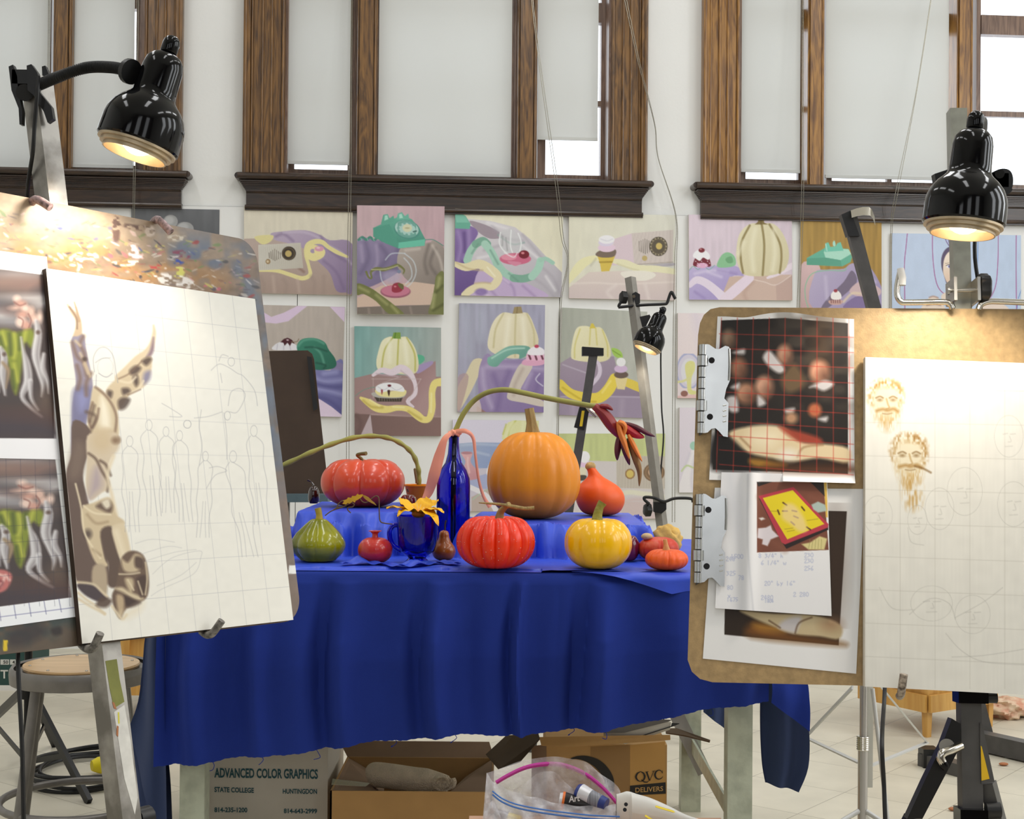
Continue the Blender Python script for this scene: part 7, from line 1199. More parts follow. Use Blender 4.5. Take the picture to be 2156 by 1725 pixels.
# ------------------------------------------------------------------ things under the table
m_wbox = M('white_carton', (206, 198, 184), .75, noise=(9, .04)); m_kraft = M('kraft_cardboard', (188, 146, 92), .85, noise=(14, .06)); m_kraftd = M('kraft_inside', (150, 122, 98), .9, noise=(14, .08)); m_kraftb = M('brown_flap', (96, 78, 60), .9, noise=(14, .1))
m_ink = M('teal_print_ink', (40, 84, 92), .7); m_inkb = M('dark_print_ink', (44, 40, 36), .7); m_gold = M('gold_print_ink', (206, 160, 96), .7); m_goldl = M('golden_panel_ink', (198, 150, 84), .8)
def text_mesh(s, P0, right, up, height, width=None, bold=0.0, depth=.0004, spacing=1.0):
    cu = bpy.data.curves.new('txt', 'FONT'); cu.body = s; cu.size = 1.0; cu.extrude = 0; cu.offset = bold; cu.space_character = spacing; cu.resolution_u = 3
    o = bpy.data.objects.new('txt', cu); COL.objects.link(o); dg = bpy.context.evaluated_depsgraph_get(); me = o.evaluated_get(dg).to_mesh()
    V = np.array([v.co[:] for v in me.vertices]); F = [tuple(p_.vertices) for p_ in me.polygons]; o.evaluated_get(dg).to_mesh_clear(); bpy.data.objects.remove(o); bpy.data.curves.remove(cu)
    x0, x1 = V[:, 0].min(), V[:, 0].max(); y0, y1 = V[:, 1].min(), V[:, 1].max(); ky = height/(y1-y0); kx = (width/(x1-x0)) if width else ky
    right, up = unit(right), unit(up); n = np.cross(right, up)
    W_ = np.asarray(P0)+np.outer((V[:, 0]-x0)*kx, right)+np.outer((V[:, 1]-y0)*ky, up)+n*depth
    mb = MB(); mb.add(W_, F); return mb
def ptext(name, s, pTL, pTR, pBL, plane, mat, par, bold=0.0):
    a, b, c = plane(*pTL), plane(*pTR), plane(*pBL); return part(name, text_mesh(s, c, b-a, a-c, np.linalg.norm(a-c), np.linalg.norm(b-a), bold), mat, par)
def boxfaces(front, depth, z0, z1):    # front: (xL, xR, Y)
    pass
# white printed carton
Y = 3.42; f = lambda x, y: at(x, y, Y)
x0, x1 = f(440, 1650)[0], f(690, 1650)[0]; t = T('printed_carton', 'white carton with teal print ADVANCED COLOR GRAPHICS under the table', 'box', ((x0+x1)/2, Y+.15, 0))
part('carton', MB().box((x0, Y, 0), (x1, Y+.32, .318)), m_wbox, t)
pf = lambda x, y: at(x, y, Y-.0006)
C11 = (360, 1480, 3.369); q11 = lambda x, y: (C11[0]+x/C11[2], C11[1]+y/C11[2])
for s_, a, b, c_, bo in [('ADVANCED COLOR GRAPHICS', (308, 462), (1042, 472), (308, 532), .03), ('STATE COLLEGE', (308, 597), (588, 604), (308, 634), .03), ('HUNTINGDON', (793, 610), (1036, 612), (793, 646), .03), ('814-235-1200', (308, 742), (542, 744), (308, 777), .03), ('814-643-2999', (800, 750), (1036, 752), (800, 785), .03)]: ptext('lettering', s_, q11(*a), q11(*b), q11(*c_), pf, m_ink, t, bo)
# open cardboard box with a rolled towel
Y = 3.30; x0, x1 = at(695, 1690, Y)[0], at(1036, 1690, Y)[0]; zt_ = .205; dpt = .34
zt_ = float(at(860, 1667, Y)[2])
t = T('open_cardboard_box', 'open brown cardboard box with raised rear flap under the table', 'box', ((x0+x1)/2, Y+dpt/2, 0))
th = .004; mb = MB(); mb.box((x0, Y, 0), (x1, Y+th, zt_)); mb.box((x0, Y+dpt-th, 0), (x1, Y+dpt, zt_)); mb.box((x0, Y, 0), (x0+th, Y+dpt, zt_)); mb.box((x1-th, Y, 0), (x1, Y+dpt, zt_)); mb.box((x0, Y, .0), (x1, Y+dpt, th)); part('carton', mb, m_kraft, t)
a, b = at(706, 1610, Y+dpt), at(1036, 1612, Y+dpt); c_, d_ = at(1030, 1563, Y+dpt+.03), at(714, 1560, Y+dpt+.03)
part('flap', MB().ppoly([np.array([x0, Y+dpt, zt_]), np.array([x1, Y+dpt, zt_]), c_, d_], np.array([0, -1, 0]), th), m_kraftd, t)
part('flap', MB().ppoly([np.array([x0, Y, zt_]), np.array([x0, Y+dpt, zt_]), np.array([x0+.10, Y+dpt-.03, zt_-.05]), np.array([x0+.12, Y+.03, zt_-.02])], np.array([.3, 0, .95]), th), m_kraftd, t)
part('flap', MB().ppoly([np.array([x1, Y+dpt, zt_]), np.array([x1, Y, zt_]), np.array([x1-.11, Y+.03, zt_-.018]), np.array([x1-.07, Y+dpt-.03, zt_-.04])], np.array([-.3, 0, .95]), th), m_kraftd, t)
part('tape', MB().ppoly([at(700, 1640, Y+.03), at(780, 1649, Y+.02), at(770, 1656, Y), at(698, 1652, Y)], np.array([0, -.3, .95]), .0006), clear('clear_tape', (235, 232, 225), .35, .15), t)
m_towel = M('cream_terry_cloth', (228, 208, 178), .95, bump=(300, .9), noise=(30, .12))
Yt = Y+.12; P = [at(772, 1637, Yt), at(792, 1632, Yt), at(830, 1636, Yt-.02), at(870, 1642, Yt-.03), at(905, 1646, Yt-.04), at(942, 1652, Yt-.05)]
tw = T('rolled_towel', 'rolled cream towel lying in the open cardboard box', 'towel', at(860, 1660, Yt)); part('roll', MB().tube(cr(P, 8), [.012+.018*math.sin(min(1, i/8)*math.pi/2)-.010*max(0, (i-30)/10) for i in range(41)], 18), m_towel, tw)
e = at(915, 1648, Yt-.062); mb = MB(); th_ = np.linspace(0, 4.2*math.pi, 70); G = np.zeros((70, 4, 3))
for i, a in enumerate(th_):
    r_ = .005+.0012*a
    for j in range(4): G[i, j] = e+np.array([r_*math.cos(a)*1.2+.020*j/3+.008, -.010*math.sin(j), r_*math.sin(a)])
part('fold', mb.grid(G), m_towel, tw)
# large shipping box with print, book and flaps
Y = 3.50; x0, x1 = at(1150, 1650, Y)[0], at(1404, 1650, Y)[0]; zt_ = float(at(1280, 1568, Y)[2]); pf = lambda x, y: at(x, y, Y-.0006)
C12 = (960, 1480, 4.146); q12 = lambda x, y: (C12[0]+x/C12[2], C12[1]+y/C12[2])
t = T('shipping_box', 'brown shipping box printed QVC DELIVERS under the table', 'box', ((x0+x1)/2, Y+.17, 0))
part('carton', MB().box((x0, Y, 0), (x1, Y+.36, zt_)), m_kraft, t)
part('printed_panel', MB().ppoly([pf(*q12(*v)) for v in [(1520, 370), (1825, 340), (1830, 1000), (1520, 1000)]], np.array([0, -1, 0]), .0003), m_goldl, t); part('printed_panel', MB().ppoly([pf(*q12(*v)) for v in [(1175, 385), (1520, 370), (1520, 1000), (1175, 1000)]], np.array([0, -1, 0]), .0003), M('tan_panel_ink', (160, 122, 76), .85), t)
pf2 = lambda x, y: at(x, y, Y-.0014)
part('printed_band', MB().ppoly([pf2(*q12(*v)) for v in [(1520, 725), (1830, 695), (1832, 795), (1520, 810)]], np.array([0, -1, 0]), .0003), m_inkb, t)
pf3 = lambda x, y: at(x, y, Y-.0022)
ptext('lettering', 'DELIVERS', q12(1566, 742), q12(1808, 728), q12(1566, 785), pf3, m_gold, t, .012)
def stroke2(mb, pts, w, plane):     # calligraphic stroke in crop coordinates
    P = cr(np.c_[np.asarray(pts, float), w], 6) if len(pts) > 2 else np.c_[np.asarray(pts, float), w]; L = []; R = []
    T_ = np.gradient(P[:, :2], axis=0)
    for p_, t_ in zip(P, T_):
        t_ = t_/(np.hypot(*t_)+1e-9); n_ = np.array([-t_[1], t_[0]]); L.append(plane(*q12(*(p_[:2]+n_*p_[2]/2)))); R.append(plane(*q12(*(p_[:2]-n_*p_[2]/2))))
    return mb.grid(np.stack([np.array(L), np.array(R)], 1), smooth=False)
def letter(strokes):
    mb = MB()
    for pts, w in strokes: stroke2(mb, pts, w, pf3)
    return part('lettering', mb, m_inkb, t)
letter([([(1612, 602), (1585, 618), (1572, 648), (1585, 676), (1612, 688), (1638, 674), (1648, 645), (1636, 616), (1612, 602)], [5, 13, 16, 13, 5, 13, 16, 13, 5]), ([(1618, 672), (1640, 690), (1668, 694), (1684, 684)], [5, 10, 9, 3])])
letter([([(1664, 604), (1690, 680)], [15, 12]), ([(1726, 598), (1692, 682)], [5, 5]), ([(1652, 605), (1682, 602)], [4, 4]), ([(1712, 599), (1740, 596)], [4, 4])])
letter([([(1800, 612), (1788, 594), (1766, 590), (1745, 606), (1738, 632), (1748, 658), (1772, 668), (1796, 658), (1806, 642)], [4, 7, 8, 14, 16, 14, 9, 6, 3]), ([(1802, 592), (1803, 618)], [5, 4])])
letter([([(1000, 492), (1060, 480), (1140, 490), (1230, 530), (1300, 600), (1340, 680), (1345, 780)], [10, 26, 50, 72, 80, 78, 74])])
mb = MB(); mb.ppoly([at(*q12(*v), Y-.03) for v in [(730, 300), (1870, 280), (1872, 312), (940, 378), (745, 362)]], np.array([0, -.2, 1.]), .004); part('flap', mb, m_kraft, t)
part('flap', MB().ppoly([at(*q12(440, 285), Y+.10), at(*q12(720, 268), Y+.05), at(*q12(735, 320), Y+.0), at(*q12(560, 520), Y-.04), at(*q12(372, 582), Y-.05), at(*q12(262, 450), Y+.05)], np.array([.2, -.9, .3]), .004), m_kraftb, t)
part('flap', MB().ppoly([at(*q12(1830, 225), Y+.12), at(*q12(1925, 222), Y+.12), at(*q12(2220, 325), Y+.02), at(*q12(2215, 340), Y+.02), at(*q12(2000, 285), Y+.05), at(*q12(1832, 262), Y+.1)], np.array([0, -.5, .8]), .004), m_kraftb, t)
part('box_side', MB().ppoly([at(*q12(660, 380), Y+.012), at(*q12(790, 365), Y-.001), at(*q12(795, 1000), Y-.001), at(*q12(660, 1000), Y+.012)], np.array([0, -1, 0]), .002), m_kraftd, t)
Yb = Y-.02; tb = T('paperback', 'worn paperback book lying open-cornered on the shipping box', 'book', at(*q12(1480, 330), Yb))
part('pages', MB().ppoly([at(*q12(*v), Yb) for v in [(1290, 262), (1480, 334), (1870, 208), (1878, 170), (1700, 150)]], np.array([0, -.6, .8]), .012), M('book_pages', (202, 196, 184), .9, noise=(200, .1), stretch=(.05, 1, 1)), tb)
part('cover', MB().ppoly([at(*q12(*v), Yb-.004) for v in [(1288, 262), (1470, 258), (1860, 160), (1880, 150), (1700, 140), (1400, 190)]], np.array([0, -.6, .8]), .002), M('grey_book_cover', (110, 106, 104), .6), tb)
part('cover', MB().ppoly([at(*q12(*v), Yb-.002) for v in [(1478, 336), (1500, 325), (1875, 205), (1885, 175), (1950, 180), (1905, 200)]], np.array([0, -.6, .8]), .002), M('dark_book_cover', (52, 52, 54), .6), tb)

# low stand in front with a bag of paint tubes
Yb = 2.62; zs = float(at(1440, 1722, Yb+.1)[2])
t = T('low_stand', 'low wooden stand holding the plastic bag of paint tubes', 'stand', (at(1230, 1800, Yb)[0], Yb, 0))
xa, xb = at(985, 1722, Yb)[0], at(1535, 1722, Yb)[0]; m_ply = wood('pinkish_plywood', (170, 128, 102), (206, 166, 136), 0, 20, .6, 0)
part('board', MB().box((xa, Yb-.24, zs-.02), (xb, Yb+.10, zs)), m_ply, t)
for x in (xa+.02, xb-.05):
    for y in (Yb-.22, Yb+.05): part('leg', MB().box((x, y, 0), (x+.03, y+.03, zs-.02)), m_ply, t)
def film(name, alpha, col):
    m = bpy.data.materials.new(name); m.use_nodes = True; nt = m.node_tree; nt.nodes.clear(); L = nt.links.new
    o = nt.nodes.new('ShaderNodeOutputMaterial'); mx = nt.nodes.new('ShaderNodeMixShader'); tr = nt.nodes.new('ShaderNodeBsdfTransparent'); pb = nt.nodes.new('ShaderNodeBsdfPrincipled'); pb.inputs['Base Color'].default_value = (*lin(col), 1); pb.inputs['Roughness'].default_value = .18
    n = nt.nodes.new('ShaderNodeTexNoise'); n.inputs['Scale'].default_value = 26; n.inputs['Detail'].default_value = 5; bp = nt.nodes.new('ShaderNodeBump'); bp.inputs['Strength'].default_value = .6; bp.inputs['Distance'].default_value = .02
    tc = nt.nodes.new('ShaderNodeTexCoord'); L(tc.outputs['Object'], n.inputs[0]); L(n.outputs['Fac'], bp.inputs['Height']); L(bp.outputs[0], pb.inputs['Normal'])
    mr = nt.nodes.new('ShaderNodeMapRange'); mr.inputs[1].default_value = .35; mr.inputs[2].default_value = .7; mr.inputs[3].default_value = alpha*.7; mr.inputs[4].default_value = min(1, alpha*1.5); L(n.outputs['Fac'], mr.inputs[0])
    L(mr.outputs[0], mx.inputs[0]); L(tr.outputs[0], mx.inputs[1]); L(pb.outputs[0], mx.inputs[2]); L(mx.outputs[0], o.inputs[0]); return m
m_film = film('clear_bag_film', .36, (226, 222, 226)); m_film2 = film('clear_bag_front', .55, (224, 222, 226))
b12 = lambda x, y, Y_: at(*q12(x, y), Y_)
t = T('zip_bag', 'open clear plastic zip bag with magenta and blue seal lines, full of paint tubes', 'bag', (at(1180, 1720, Yb)[0], Yb-.05, zs))
rim = [(268, 615), (400, 570), (560, 510), (700, 485), (860, 470), (1000, 490), (1140, 520), (1260, 620), (1380, 700), (1436, 780), (1430, 880)]
back = cr([b12(x, y, Yb+.03+.02*math.sin(i)) for i, (x, y) in enumerate(rim)], 6); low = cr([b12(x, y, Yb+.0) for x, y in [(250, 1040), (400, 1040), (560, 1045), (700, 1045), (860, 1045), (1000, 1045), (1140, 1045), (1260, 1045), (1380, 1045), (1420, 1045), (1430, 1045)]], 6)
def loft(a, b, n=16, amp=.004, s_=0):
    u = np.linspace(0, 1, n)[:, None, None]; G = np.asarray(a)[None]*(1-u)+np.asarray(b)[None]*u; k = G.shape[1]
    G[..., 1] += amp*np.sin(np.arange(k)*.7+s_)[None]*np.sin(np.linspace(0, 1, n)*7+s_)[:, None]; return MB().grid(G)
part('back_film', loft(back, low), m_film, t)
frim = [(268, 615), (330, 690), (420, 740), (540, 790), (640, 815), (780, 850), (920, 885), (1080, 900), (1240, 905), (1360, 895), (1432, 880)]
front = cr([b12(x, y, Yb-.045+.02*(abs(i-5)/5)**2) for i, (x, y) in enumerate(frim)], 6); flow = cr([b12(x, y, Yb-.06) for x, y in [(230, 1060), (330, 1060), (420, 1062), (540, 1064), (640, 1064), (780, 1064), (920, 1064), (1080, 1064), (1240, 1064), (1360, 1064), (1432, 1060)]], 6)
part('front_film', loft(front, flow, amp=.006, s_=1), m_film2, t)
m_mag = M('magenta_seal', (206, 66, 166), .4); m_blu = M('blue_seal', (76, 128, 206), .4)
sl = [(350, 695), (450, 635), (600, 565), (750, 535), (900, 535), (1040, 575), (1160, 640), (1260, 720), (1340, 800), (1400, 870)]
for d, w in ((0, .0032), (18, .0012)): part('seal_strip', MB().tube(cr([b12(x, y+d, Yb+.020) for x, y in sl], 6), w, 6), m_mag, t, 'magenta seal line')
sl = [(318, 772), (400, 835), (520, 885), (680, 920), (840, 945), (1000, 965), (1200, 985), (1430, 995)]
for d, w in ((0, .0014), (30, .0016)): part('seal_strip', MB().tube(cr([b12(x, y+d, Yb-.066) for x, y in sl], 6), w, 6), m_blu, t, 'blue seal line')
part('inner_film', loft(cr([b12(x, y, Yb-.0) for x, y in [(500, 760), (620, 690), (720, 615), (860, 605), (960, 700), (1060, 780)]], 6), cr([b12(x, y, Yb-.01) for x, y in [(480, 1000), (600, 1000), (720, 1000), (860, 1000), (960, 1000), (1060, 1000)]], 6), 12, .008), m_film, t)
part('side_film', loft(cr([b12(x, y, Yb-.05) for x, y in [(250, 885), (300, 870), (330, 840)]], 6), cr([b12(x, y, Yb-.06) for x, y in [(232, 1050), (300, 1060), (420, 1060)]], 6), 10, .006), m_film2, t)
def tube_paint(label, A, B, r, cols, text=None):
    A, B = np.asarray(A), np.asarray(B); d = unit(B-A); L = np.linalg.norm(B-A); tt = T('paint_tube', label, 'paint tube', A, 'paint tubes in and beside the zip bag')
    for nm, f0, f1, rr, mat in cols: part(nm, MB().tube([A+d*L*f0, A+d*L*(f0+f1)/2, A+d*L*f1], [r*rr[0], r*(rr[0]+rr[1])/2, r*rr[1]], 18), mat, tt)
    return tt
m_tblk = M('black_tube_label', (34, 30, 30), .35); m_torg = M('orange_band', (226, 112, 34), .4); m_twht = M('white_tube_metal', (222, 222, 226), .3, .2); m_tblu = M('navy_band', (44, 60, 130), .4); m_tgry = M('striped_grey_label', (130, 132, 140), .4, noise=(300, .7), stretch=(1, .02, .02)); m_tyel = M('yellow_tube_label', (232, 206, 40), .4)
tt = tube_paint('black paint tube with orange band lying in the zip bag', b12(900, 850, Yb-.02), b12(1195, 905, Yb-.025), .0165, [('cap', 0, .10, (.8, .9), m_twht), ('orange_band', .09, .16, (1, 1), m_torg), ('body', .155, 1, (1, .55), m_tblk)])
part('lettering', text_mesh('Art', b12(985, 872, Yb-.052), b12(1060, 862, Yb-.052)-b12(985, 872, Yb-.052), b12(985, 835, Yb-.052)-b12(985, 872, Yb-.052), .012, .020, .02), m_twht, tt)
tube_paint('white paint tube with navy bands and grey stripes on the black tube', b12(1060, 775, Yb-.01), b12(1320, 890, Yb-.04), .0155, [('cap', 0, .12, (.9, 1.1), m_tblu), ('shoulder', .12, .45, (1.1, .9), m_twht), ('body', .45, .78, (.9, .8), m_tgry), ('navy_band', .78, .98, (.8, .7), m_tblu)])
tube_paint('grey-tipped yellow paint tube at the bottom corner of the zip bag', b12(340, 985, Yb-.02), b12(560, 1050, Yb-.03), .0125, [('body', 0, .5, (1, 1), M('grey_tube', (150, 152, 158), .35, .3)), ('yellow_band', .5, 1, (1, 1), m_tyel)])
rg = np.array([b12(620, 830, Yb+.0), b12(720, 800, Yb), b12(800, 850, Yb)]); 
m_bigt = M('white_plastic_tube', (224, 222, 216), .4, noise=(16, .04)); Yw = Yb-.05
t = T('big_white_tube', 'large crimped white plastic paint tube with yellow smears next to the zip bag', 'paint tube', (at(1380, 1722, Yw)[0], Yw, zs), 'paint tubes in and beside the zip bag')
G = []; prof = [(1400, 800, 1050), (1450, 786, 1060), (1500, 775, 1070), (1580, 800, 1080), (1700, 835, 1085), (1850, 900, 1090), (2000, 975, 1095), (2130, 1020, 1095)]
PP = cr(np.array([(a, (b+c)/2, (c-b)/2) for a, b, c in prof], float), 5)
V = []
for i, (x, y, h) in enumerate(PP):
    cc = b12(x, y, Yw); hz = h/4.146*Yw/3000; fl = .4 if i < 12 else .75
    V.append([cc+np.array([0, -hz*fl*math.cos(a), hz*math.sin(a)]) for a in np.linspace(0, 2*math.pi, 25)])
part('body', MB().grid(np.array(V)), m_bigt, t)
for x, y, L in ((1740, 905, 170), (1650, 985, 80)): part('paint_smear', MB().tube(cr([b12(x, y, Yw-.045), b12(x+L*.4, y+20, Yw-.046), b12(x+L, y+50, Yw-.045)], 5), [.003]+[.005]*9+[.002], 6, flat=.3), m_tyel, t, 'yellow paint smear')
for x, y in ((1484, 888), (1474, 935)): part('eyelet', MB().tube([b12(x, y, Yw-.030), b12(x, y, Yw-.036)], .0035, 12), m_hole, t)

# ------------------------------------------------------------------ floor things behind
m_st = M('stool_grey_enamel', (128, 124, 120), .38, .4, noise=(30, .1)); m_ps = wood('stool_wood', (196, 156, 104), (222, 184, 132), 0, 8, .35, .3)
Ys = 3.72; c = at(172, 1397, Ys); zs_ = float(c[2]); R = .180
t = T('stool', 'round grey metal stool with a riveted wooden seat', 'stool', (c[0], c[1], 0))
ct = np.array([c[0], c[1], zs_])
part('seat_pan', MB().lathe([(R-.012, -.006), (R-.006, -.002), (R-.001, -.010), (R, -.022), (R-.002, -.044), (R-.006, -.046), (R-.008, -.040), (R-.02, -.012), (0, -.012)], ct, (0, 0, 1), 64, cap=False), m_st, t)
st_ = part('seat', MB().lathe([(0, -.010), (.146, -.010), (.148, -.004), (.146, .0005), (0, .0005)], ct, (0, 0, 1), 56), m_ps, t)
for k in range(8): a = math.radians(22+45*k); part('rivet', MB().ball(ct+np.array([.128*math.cos(a), .128*math.sin(a), .001]), .004, 6, sc=(1, 1, .5)), m_steel, st_)
for a in (149, 240, 329, 60): 
    d = np.array([math.cos(math.radians(a)), math.sin(math.radians(a)), 0]); p0 = ct+d*(R-.03)-np.array([0, 0, .04]); p1 = np.array([ct[0], ct[1], 0])+d*(R+.035); part('leg', MB().tube([p0, p1], .013, 12), m_st, t)
zr = float(at(172, 1702, Ys)[2]); part('foot_ring', MB().tube([np.array([ct[0], ct[1], max(zr, .10)])+(R+.02)*np.array([math.cos(a), math.sin(a), 0]) for a in np.linspace(0, 2*math.pi, 49)], .010, 10, cap=False), m_st, t)
# black tripod easel behind the stool
m_btri = M('black_tripod_steel', (26, 26, 27), .32, .4); Yt = 4.35
f9 = lambda x, y, Y_=Yt: at(x/4.059, 1300+y/4.059, Y_)
hub = f9(240, 610); base = np.array([hub[0], Yt, 0]); t = T('tripod_stand', 'black folding tripod stand behind the grey stool', 'tripod', base)
part('post', MB().tube([np.array([hub[0], Yt, .02]), np.array([hub[0], Yt, .95])], .012, 12), m_btri, t)
ft = [atz(188, 1693, 0), atz(-60, 1560, 0), np.array([hub[0]-.05, Yt+.42, 0])]
hb = np.array([hub[0], Yt, hub[2]])
for i, p1 in enumerate(ft):
    d = unit((p1-hb)*np.array([1, 1, 0])); part('leg', MB().bar(hb+d*.02, p1+np.array([0, 0, .004]), .014, .024), m_btri, t); part('leg_brace', MB().bar(np.array([hub[0], Yt, .05])+d*.015, hb*.40+p1*.60, .006, .016), m_btri, t)
mb = MB(); mb.tube([hb-[0, 0, .03], hb+[0, 0, .03]], .022, 14); part('hub', mb, m_btri, t); part('lower_hub', MB().tube([np.array([hub[0], Yt, .02]), np.array([hub[0], Yt, .065])], .02, 14), m_btri, t)
# coiled extension cable with yellow socket
mb = MB(); cc = atz(196, 1632, 0); P = []
for k in range(0, 400):
    a = k*.0785; r_ = .17+.022*math.sin(k*.05)+.012*math.sin(k*.021+1); P.append(cc+np.array([r_*math.cos(a)*1.05+.01*math.sin(k*.03), r_*math.sin(a)*1.25, .007+.009*(k//80)+.003*math.sin(k*.3)]))
t = T('extension_cable', 'coiled black extension cable on the floor with a yellow socket end', 'cable', cc); part('cord', MB().tube(P, .0062, 7), m_blackp, t)
pl_ = atz(212, 1632, 0)+np.array([0, 0, .03]); m_ysock = M('yellow_rubber', (226, 206, 30), .45); part('socket', MB().tube([pl_-[.025, .01, 0], pl_-[.01, .0, 0], pl_+[.0, 0, 0], pl_+[.02, .01, .0]], [.016, .024, .026, .022], 14), m_ysock, t, 'yellow socket end')
# yellow wooden taboret by the left wall side and green box
m_tab = wood('honey_oak_cabinet', (204, 150, 74), (220, 172, 94), 2, 9, .4, .1)
def taboret(label, A, B, C_, h):
    """A: near floor corner, B and C_: the neighbouring floor corners"""
    A, B, C_ = A*np.array([1, 1, 0]), B*np.array([1, 1, 0]), C_*np.array([1, 1, 0]); D = B+C_-A; t = T('wooden_cabinet', label, 'cabinet', (A+D)/2, 'low wooden model cabinets'); u, v = unit(B-A), unit(C_-A); z = np.array([0, 0, 1.])
    mb = MB(); i_ = .018
    q = [A+(u+v)*i_, B+(-u+v)*i_, D-(u+v)*i_, C_+(u-v)*i_]; mb.hexa([p_+z*.10 for p_ in q]+[p_+z*(h-.02) for p_ in q]); part('body', mb, m_tab, t)
    q = [A, B, D, C_]; part('top', MB().hexa([p_+z*(h-.02) for p_ in q]+[p_+z*h for p_ in q]), m_tab, t)
    for p_, a, b in ((A, u, v), (B, -u, v), (C_, u, -v), (D, -u, -v)): mb = MB(); w = .045; mb.hexa([p_+a*.012+b*.012, p_+a*(w-.012)+b*.012, p_+a*(w-.012)+b*(w-.012), p_+a*.012+b*(w-.012), p_+z*(h-.02), p_+a*w+z*(h-.02), p_+a*w+b*w+z*(h-.02), p_+b*w+z*(h-.02)]); part('leg', mb, m_tab, t)
    for P0, P1, nn in ((A, B, -v), (A, C_, -u)): m_ = (P0+P1)/2; part('rail', MB().obox(m_+z*.12+nn*.002, (P1-P0)/2*.96, nn*.006, z*.03), m_tab, t)
    return t
taboret('honey coloured wooden cabinet on short legs behind the light stand', atz(1953, 1556, 0), atz(1806, 1521, 0), atz(2100, 1531, 0), .46)
a_ = atz(245, 1516, 0); taboret('honey coloured wooden cabinet behind the grey stool', a_+np.array([0, 0, 0]), a_+np.array([-.02, .45, 0]), a_+np.array([.5, .02, 0]), float(at(270, 1330, a_[1])[2]))
m_gbox = M('dark_green_carton', (44, 74, 70), .7, noise=(8, .1)); a_ = atz(40, 1455, 0); Yg = a_[1]; t = T('green_carton', 'dark green carton with white print at the frame edge near the stool', 'box', (at(0, 1450, Yg)[0], Yg+.15, 0))
xa, xb = at(-70, 1450, Yg)[0], at(52, 1450, Yg)[0]; ztg = float(at(20, 1372, Yg)[2]); part('carton', MB().box((xa, Yg, 0), (xb, Yg+.3, ztg)), m_gbox, t)
part('reflection_strip', MB().box((xa, Yg-.002, 0), (xb, Yg-.0004, .022)), m_white, t); pg_ = lambda x, y: at(x, y, Yg-.003); m_wink = M('white_print', (214, 214, 208), .6)  # white strip along the carton base paints in the floor's reflection
ptext('lettering', 'T', (1, 1411), (17, 1411), (1, 1429), pg_, m_wink, t, .02); ptext('lettering', '50', (7, 1391), (17, 1391), (7, 1398), pg_, m_inkb, t, .01); ptext('lettering', '41', (26, 1391), (35, 1391), (26, 1398), pg_, m_inkb, t, .01)
for x0_, x1_ in ((1, 19), (21, 38)): part('white_label', MB().ppoly([at(x, y, Yg-.0015) for x, y in ((x0_, 1389), (x1_, 1389), (x1_, 1400), (x0_, 1400))], np.array([0, -1, 0]), .0008), m_wink, t)
# silver light stand
m_sil = M('satin_silver', (188, 186, 186), .3, .85); Yl = 3.45; L_ = lambda x, y, d=0: at(x, y, Yl+d)
b0 = L_(1818, 1500); zf = 0; t = T('light_stand', 'silver tripod light stand under the tan board, with ribbed collar', 'light stand', (b0[0], Yl, 0))
z1, z2 = float(L_(1815, 1578)[2]), float(L_(1815, 1552)[2]); X = b0[0]-.001
part('lower_tube', MB().tube([(X, Yl, .10), (X, Yl, z1)], .0118, 18), m_sil, t); part('upper_tube', MB().tube([(X+.001, Yl, z1), (X+.001, Yl, .62)], .0092, 18), m_sil, t)
part('collar', MB().lathe([(.0145+(.0012 if i % 2 else -.0006), z1-.002+(z2-z1+.004)*i/14) for i in range(15)], (X, Yl, 0), (0, 0, 1), 24), m_chrome, t)
part('side_tube', MB().obox(L_(1831, 1540, .03)*np.array([1, 1, 0])+np.array([0, 0, .37]), np.array([.0065, 0, 0]), np.array([0, .0065, 0]), np.array([0, 0, .16])), M('pale_square_tube', (206, 204, 194), .5), t)
m_strut = M('white_flat_bar', (206, 206, 204), .45, .3)
for a, b, d0_, d1_ in (((1858, 1450), (1952, 1564), .05, .35), ((1952, 1564), (1833, 1613), .35, .05), ((1795, 1448), (1702, 1546), .05, .35), ((1702, 1556), (1808, 1606), .35, .05)): part('strut', MB().bar(L_(*a, d0_), L_(*b, d1_), .004, .0105, (0, -1, 0)), m_strut, t)
for a, b, d0_, d1_ in (((1837, 1450), (1866, 1700), -.02, -.06),): p0, p1 = L_(*a, d0_), L_(*b, d1_); d = p1-p0; part('leg', MB().tube([p0, p0+d*((0-p0[2])/d[2])], .005, 10), m_strut, t)
for a in (70, 200, 320): dd = np.array([math.cos(math.radians(a)), math.sin(math.radians(a)), 0]); part('leg', MB().tube([np.array([X, Yl, .16])+dd*.01, np.array([X, Yl, .005])+dd*.38], .006, 10), m_strut, t)
# rag and paper on the floor
cc = atz(2126, 1516, 0); t = single('paint_rag', MB().ball(cc+np.array([0, .05, .035]), .095, 22, sc=(1.0, .8, .42), fn=lambda d: 1+.20*math.sin(6*d[0]+3*d[1])*math.sin(5*d[2]+2)+.10*math.sin(14*d[0]+9*d[2])*math.sin(11*d[1])), M('stained_rag', (224, 200, 172), .9, noise=(26, .2, .4, .6), rgb2=(206, 150, 124)), 'crumpled paint-stained rag on the floor by the wooden cabinet', 'rag')
single('paper_scrap', MB().ppoly([atz(*v, .002) for v in ((2116, 1584), (2200, 1590), (2200, 1600), (2116, 1596))], np.array([0, 0, 1]), .001), m_white, 'white paper strip lying on the floor at the frame edge', 'paper')
for (x, y) in ((2008, 1708), (2113, 1613)):
    cc = atz(x, y, 0); single('leaf_scrap', MB().ball(cc+np.array([0, 0, .006]), .013, 8, sc=(1.2, .7, .4)), M('brown_scrap', (170, 110, 74), .8), 'brown scrap on the floor %s' % ('under the dark easel post' if y > 1700 else 'near the yellow caution label'), 'scrap', group=None)

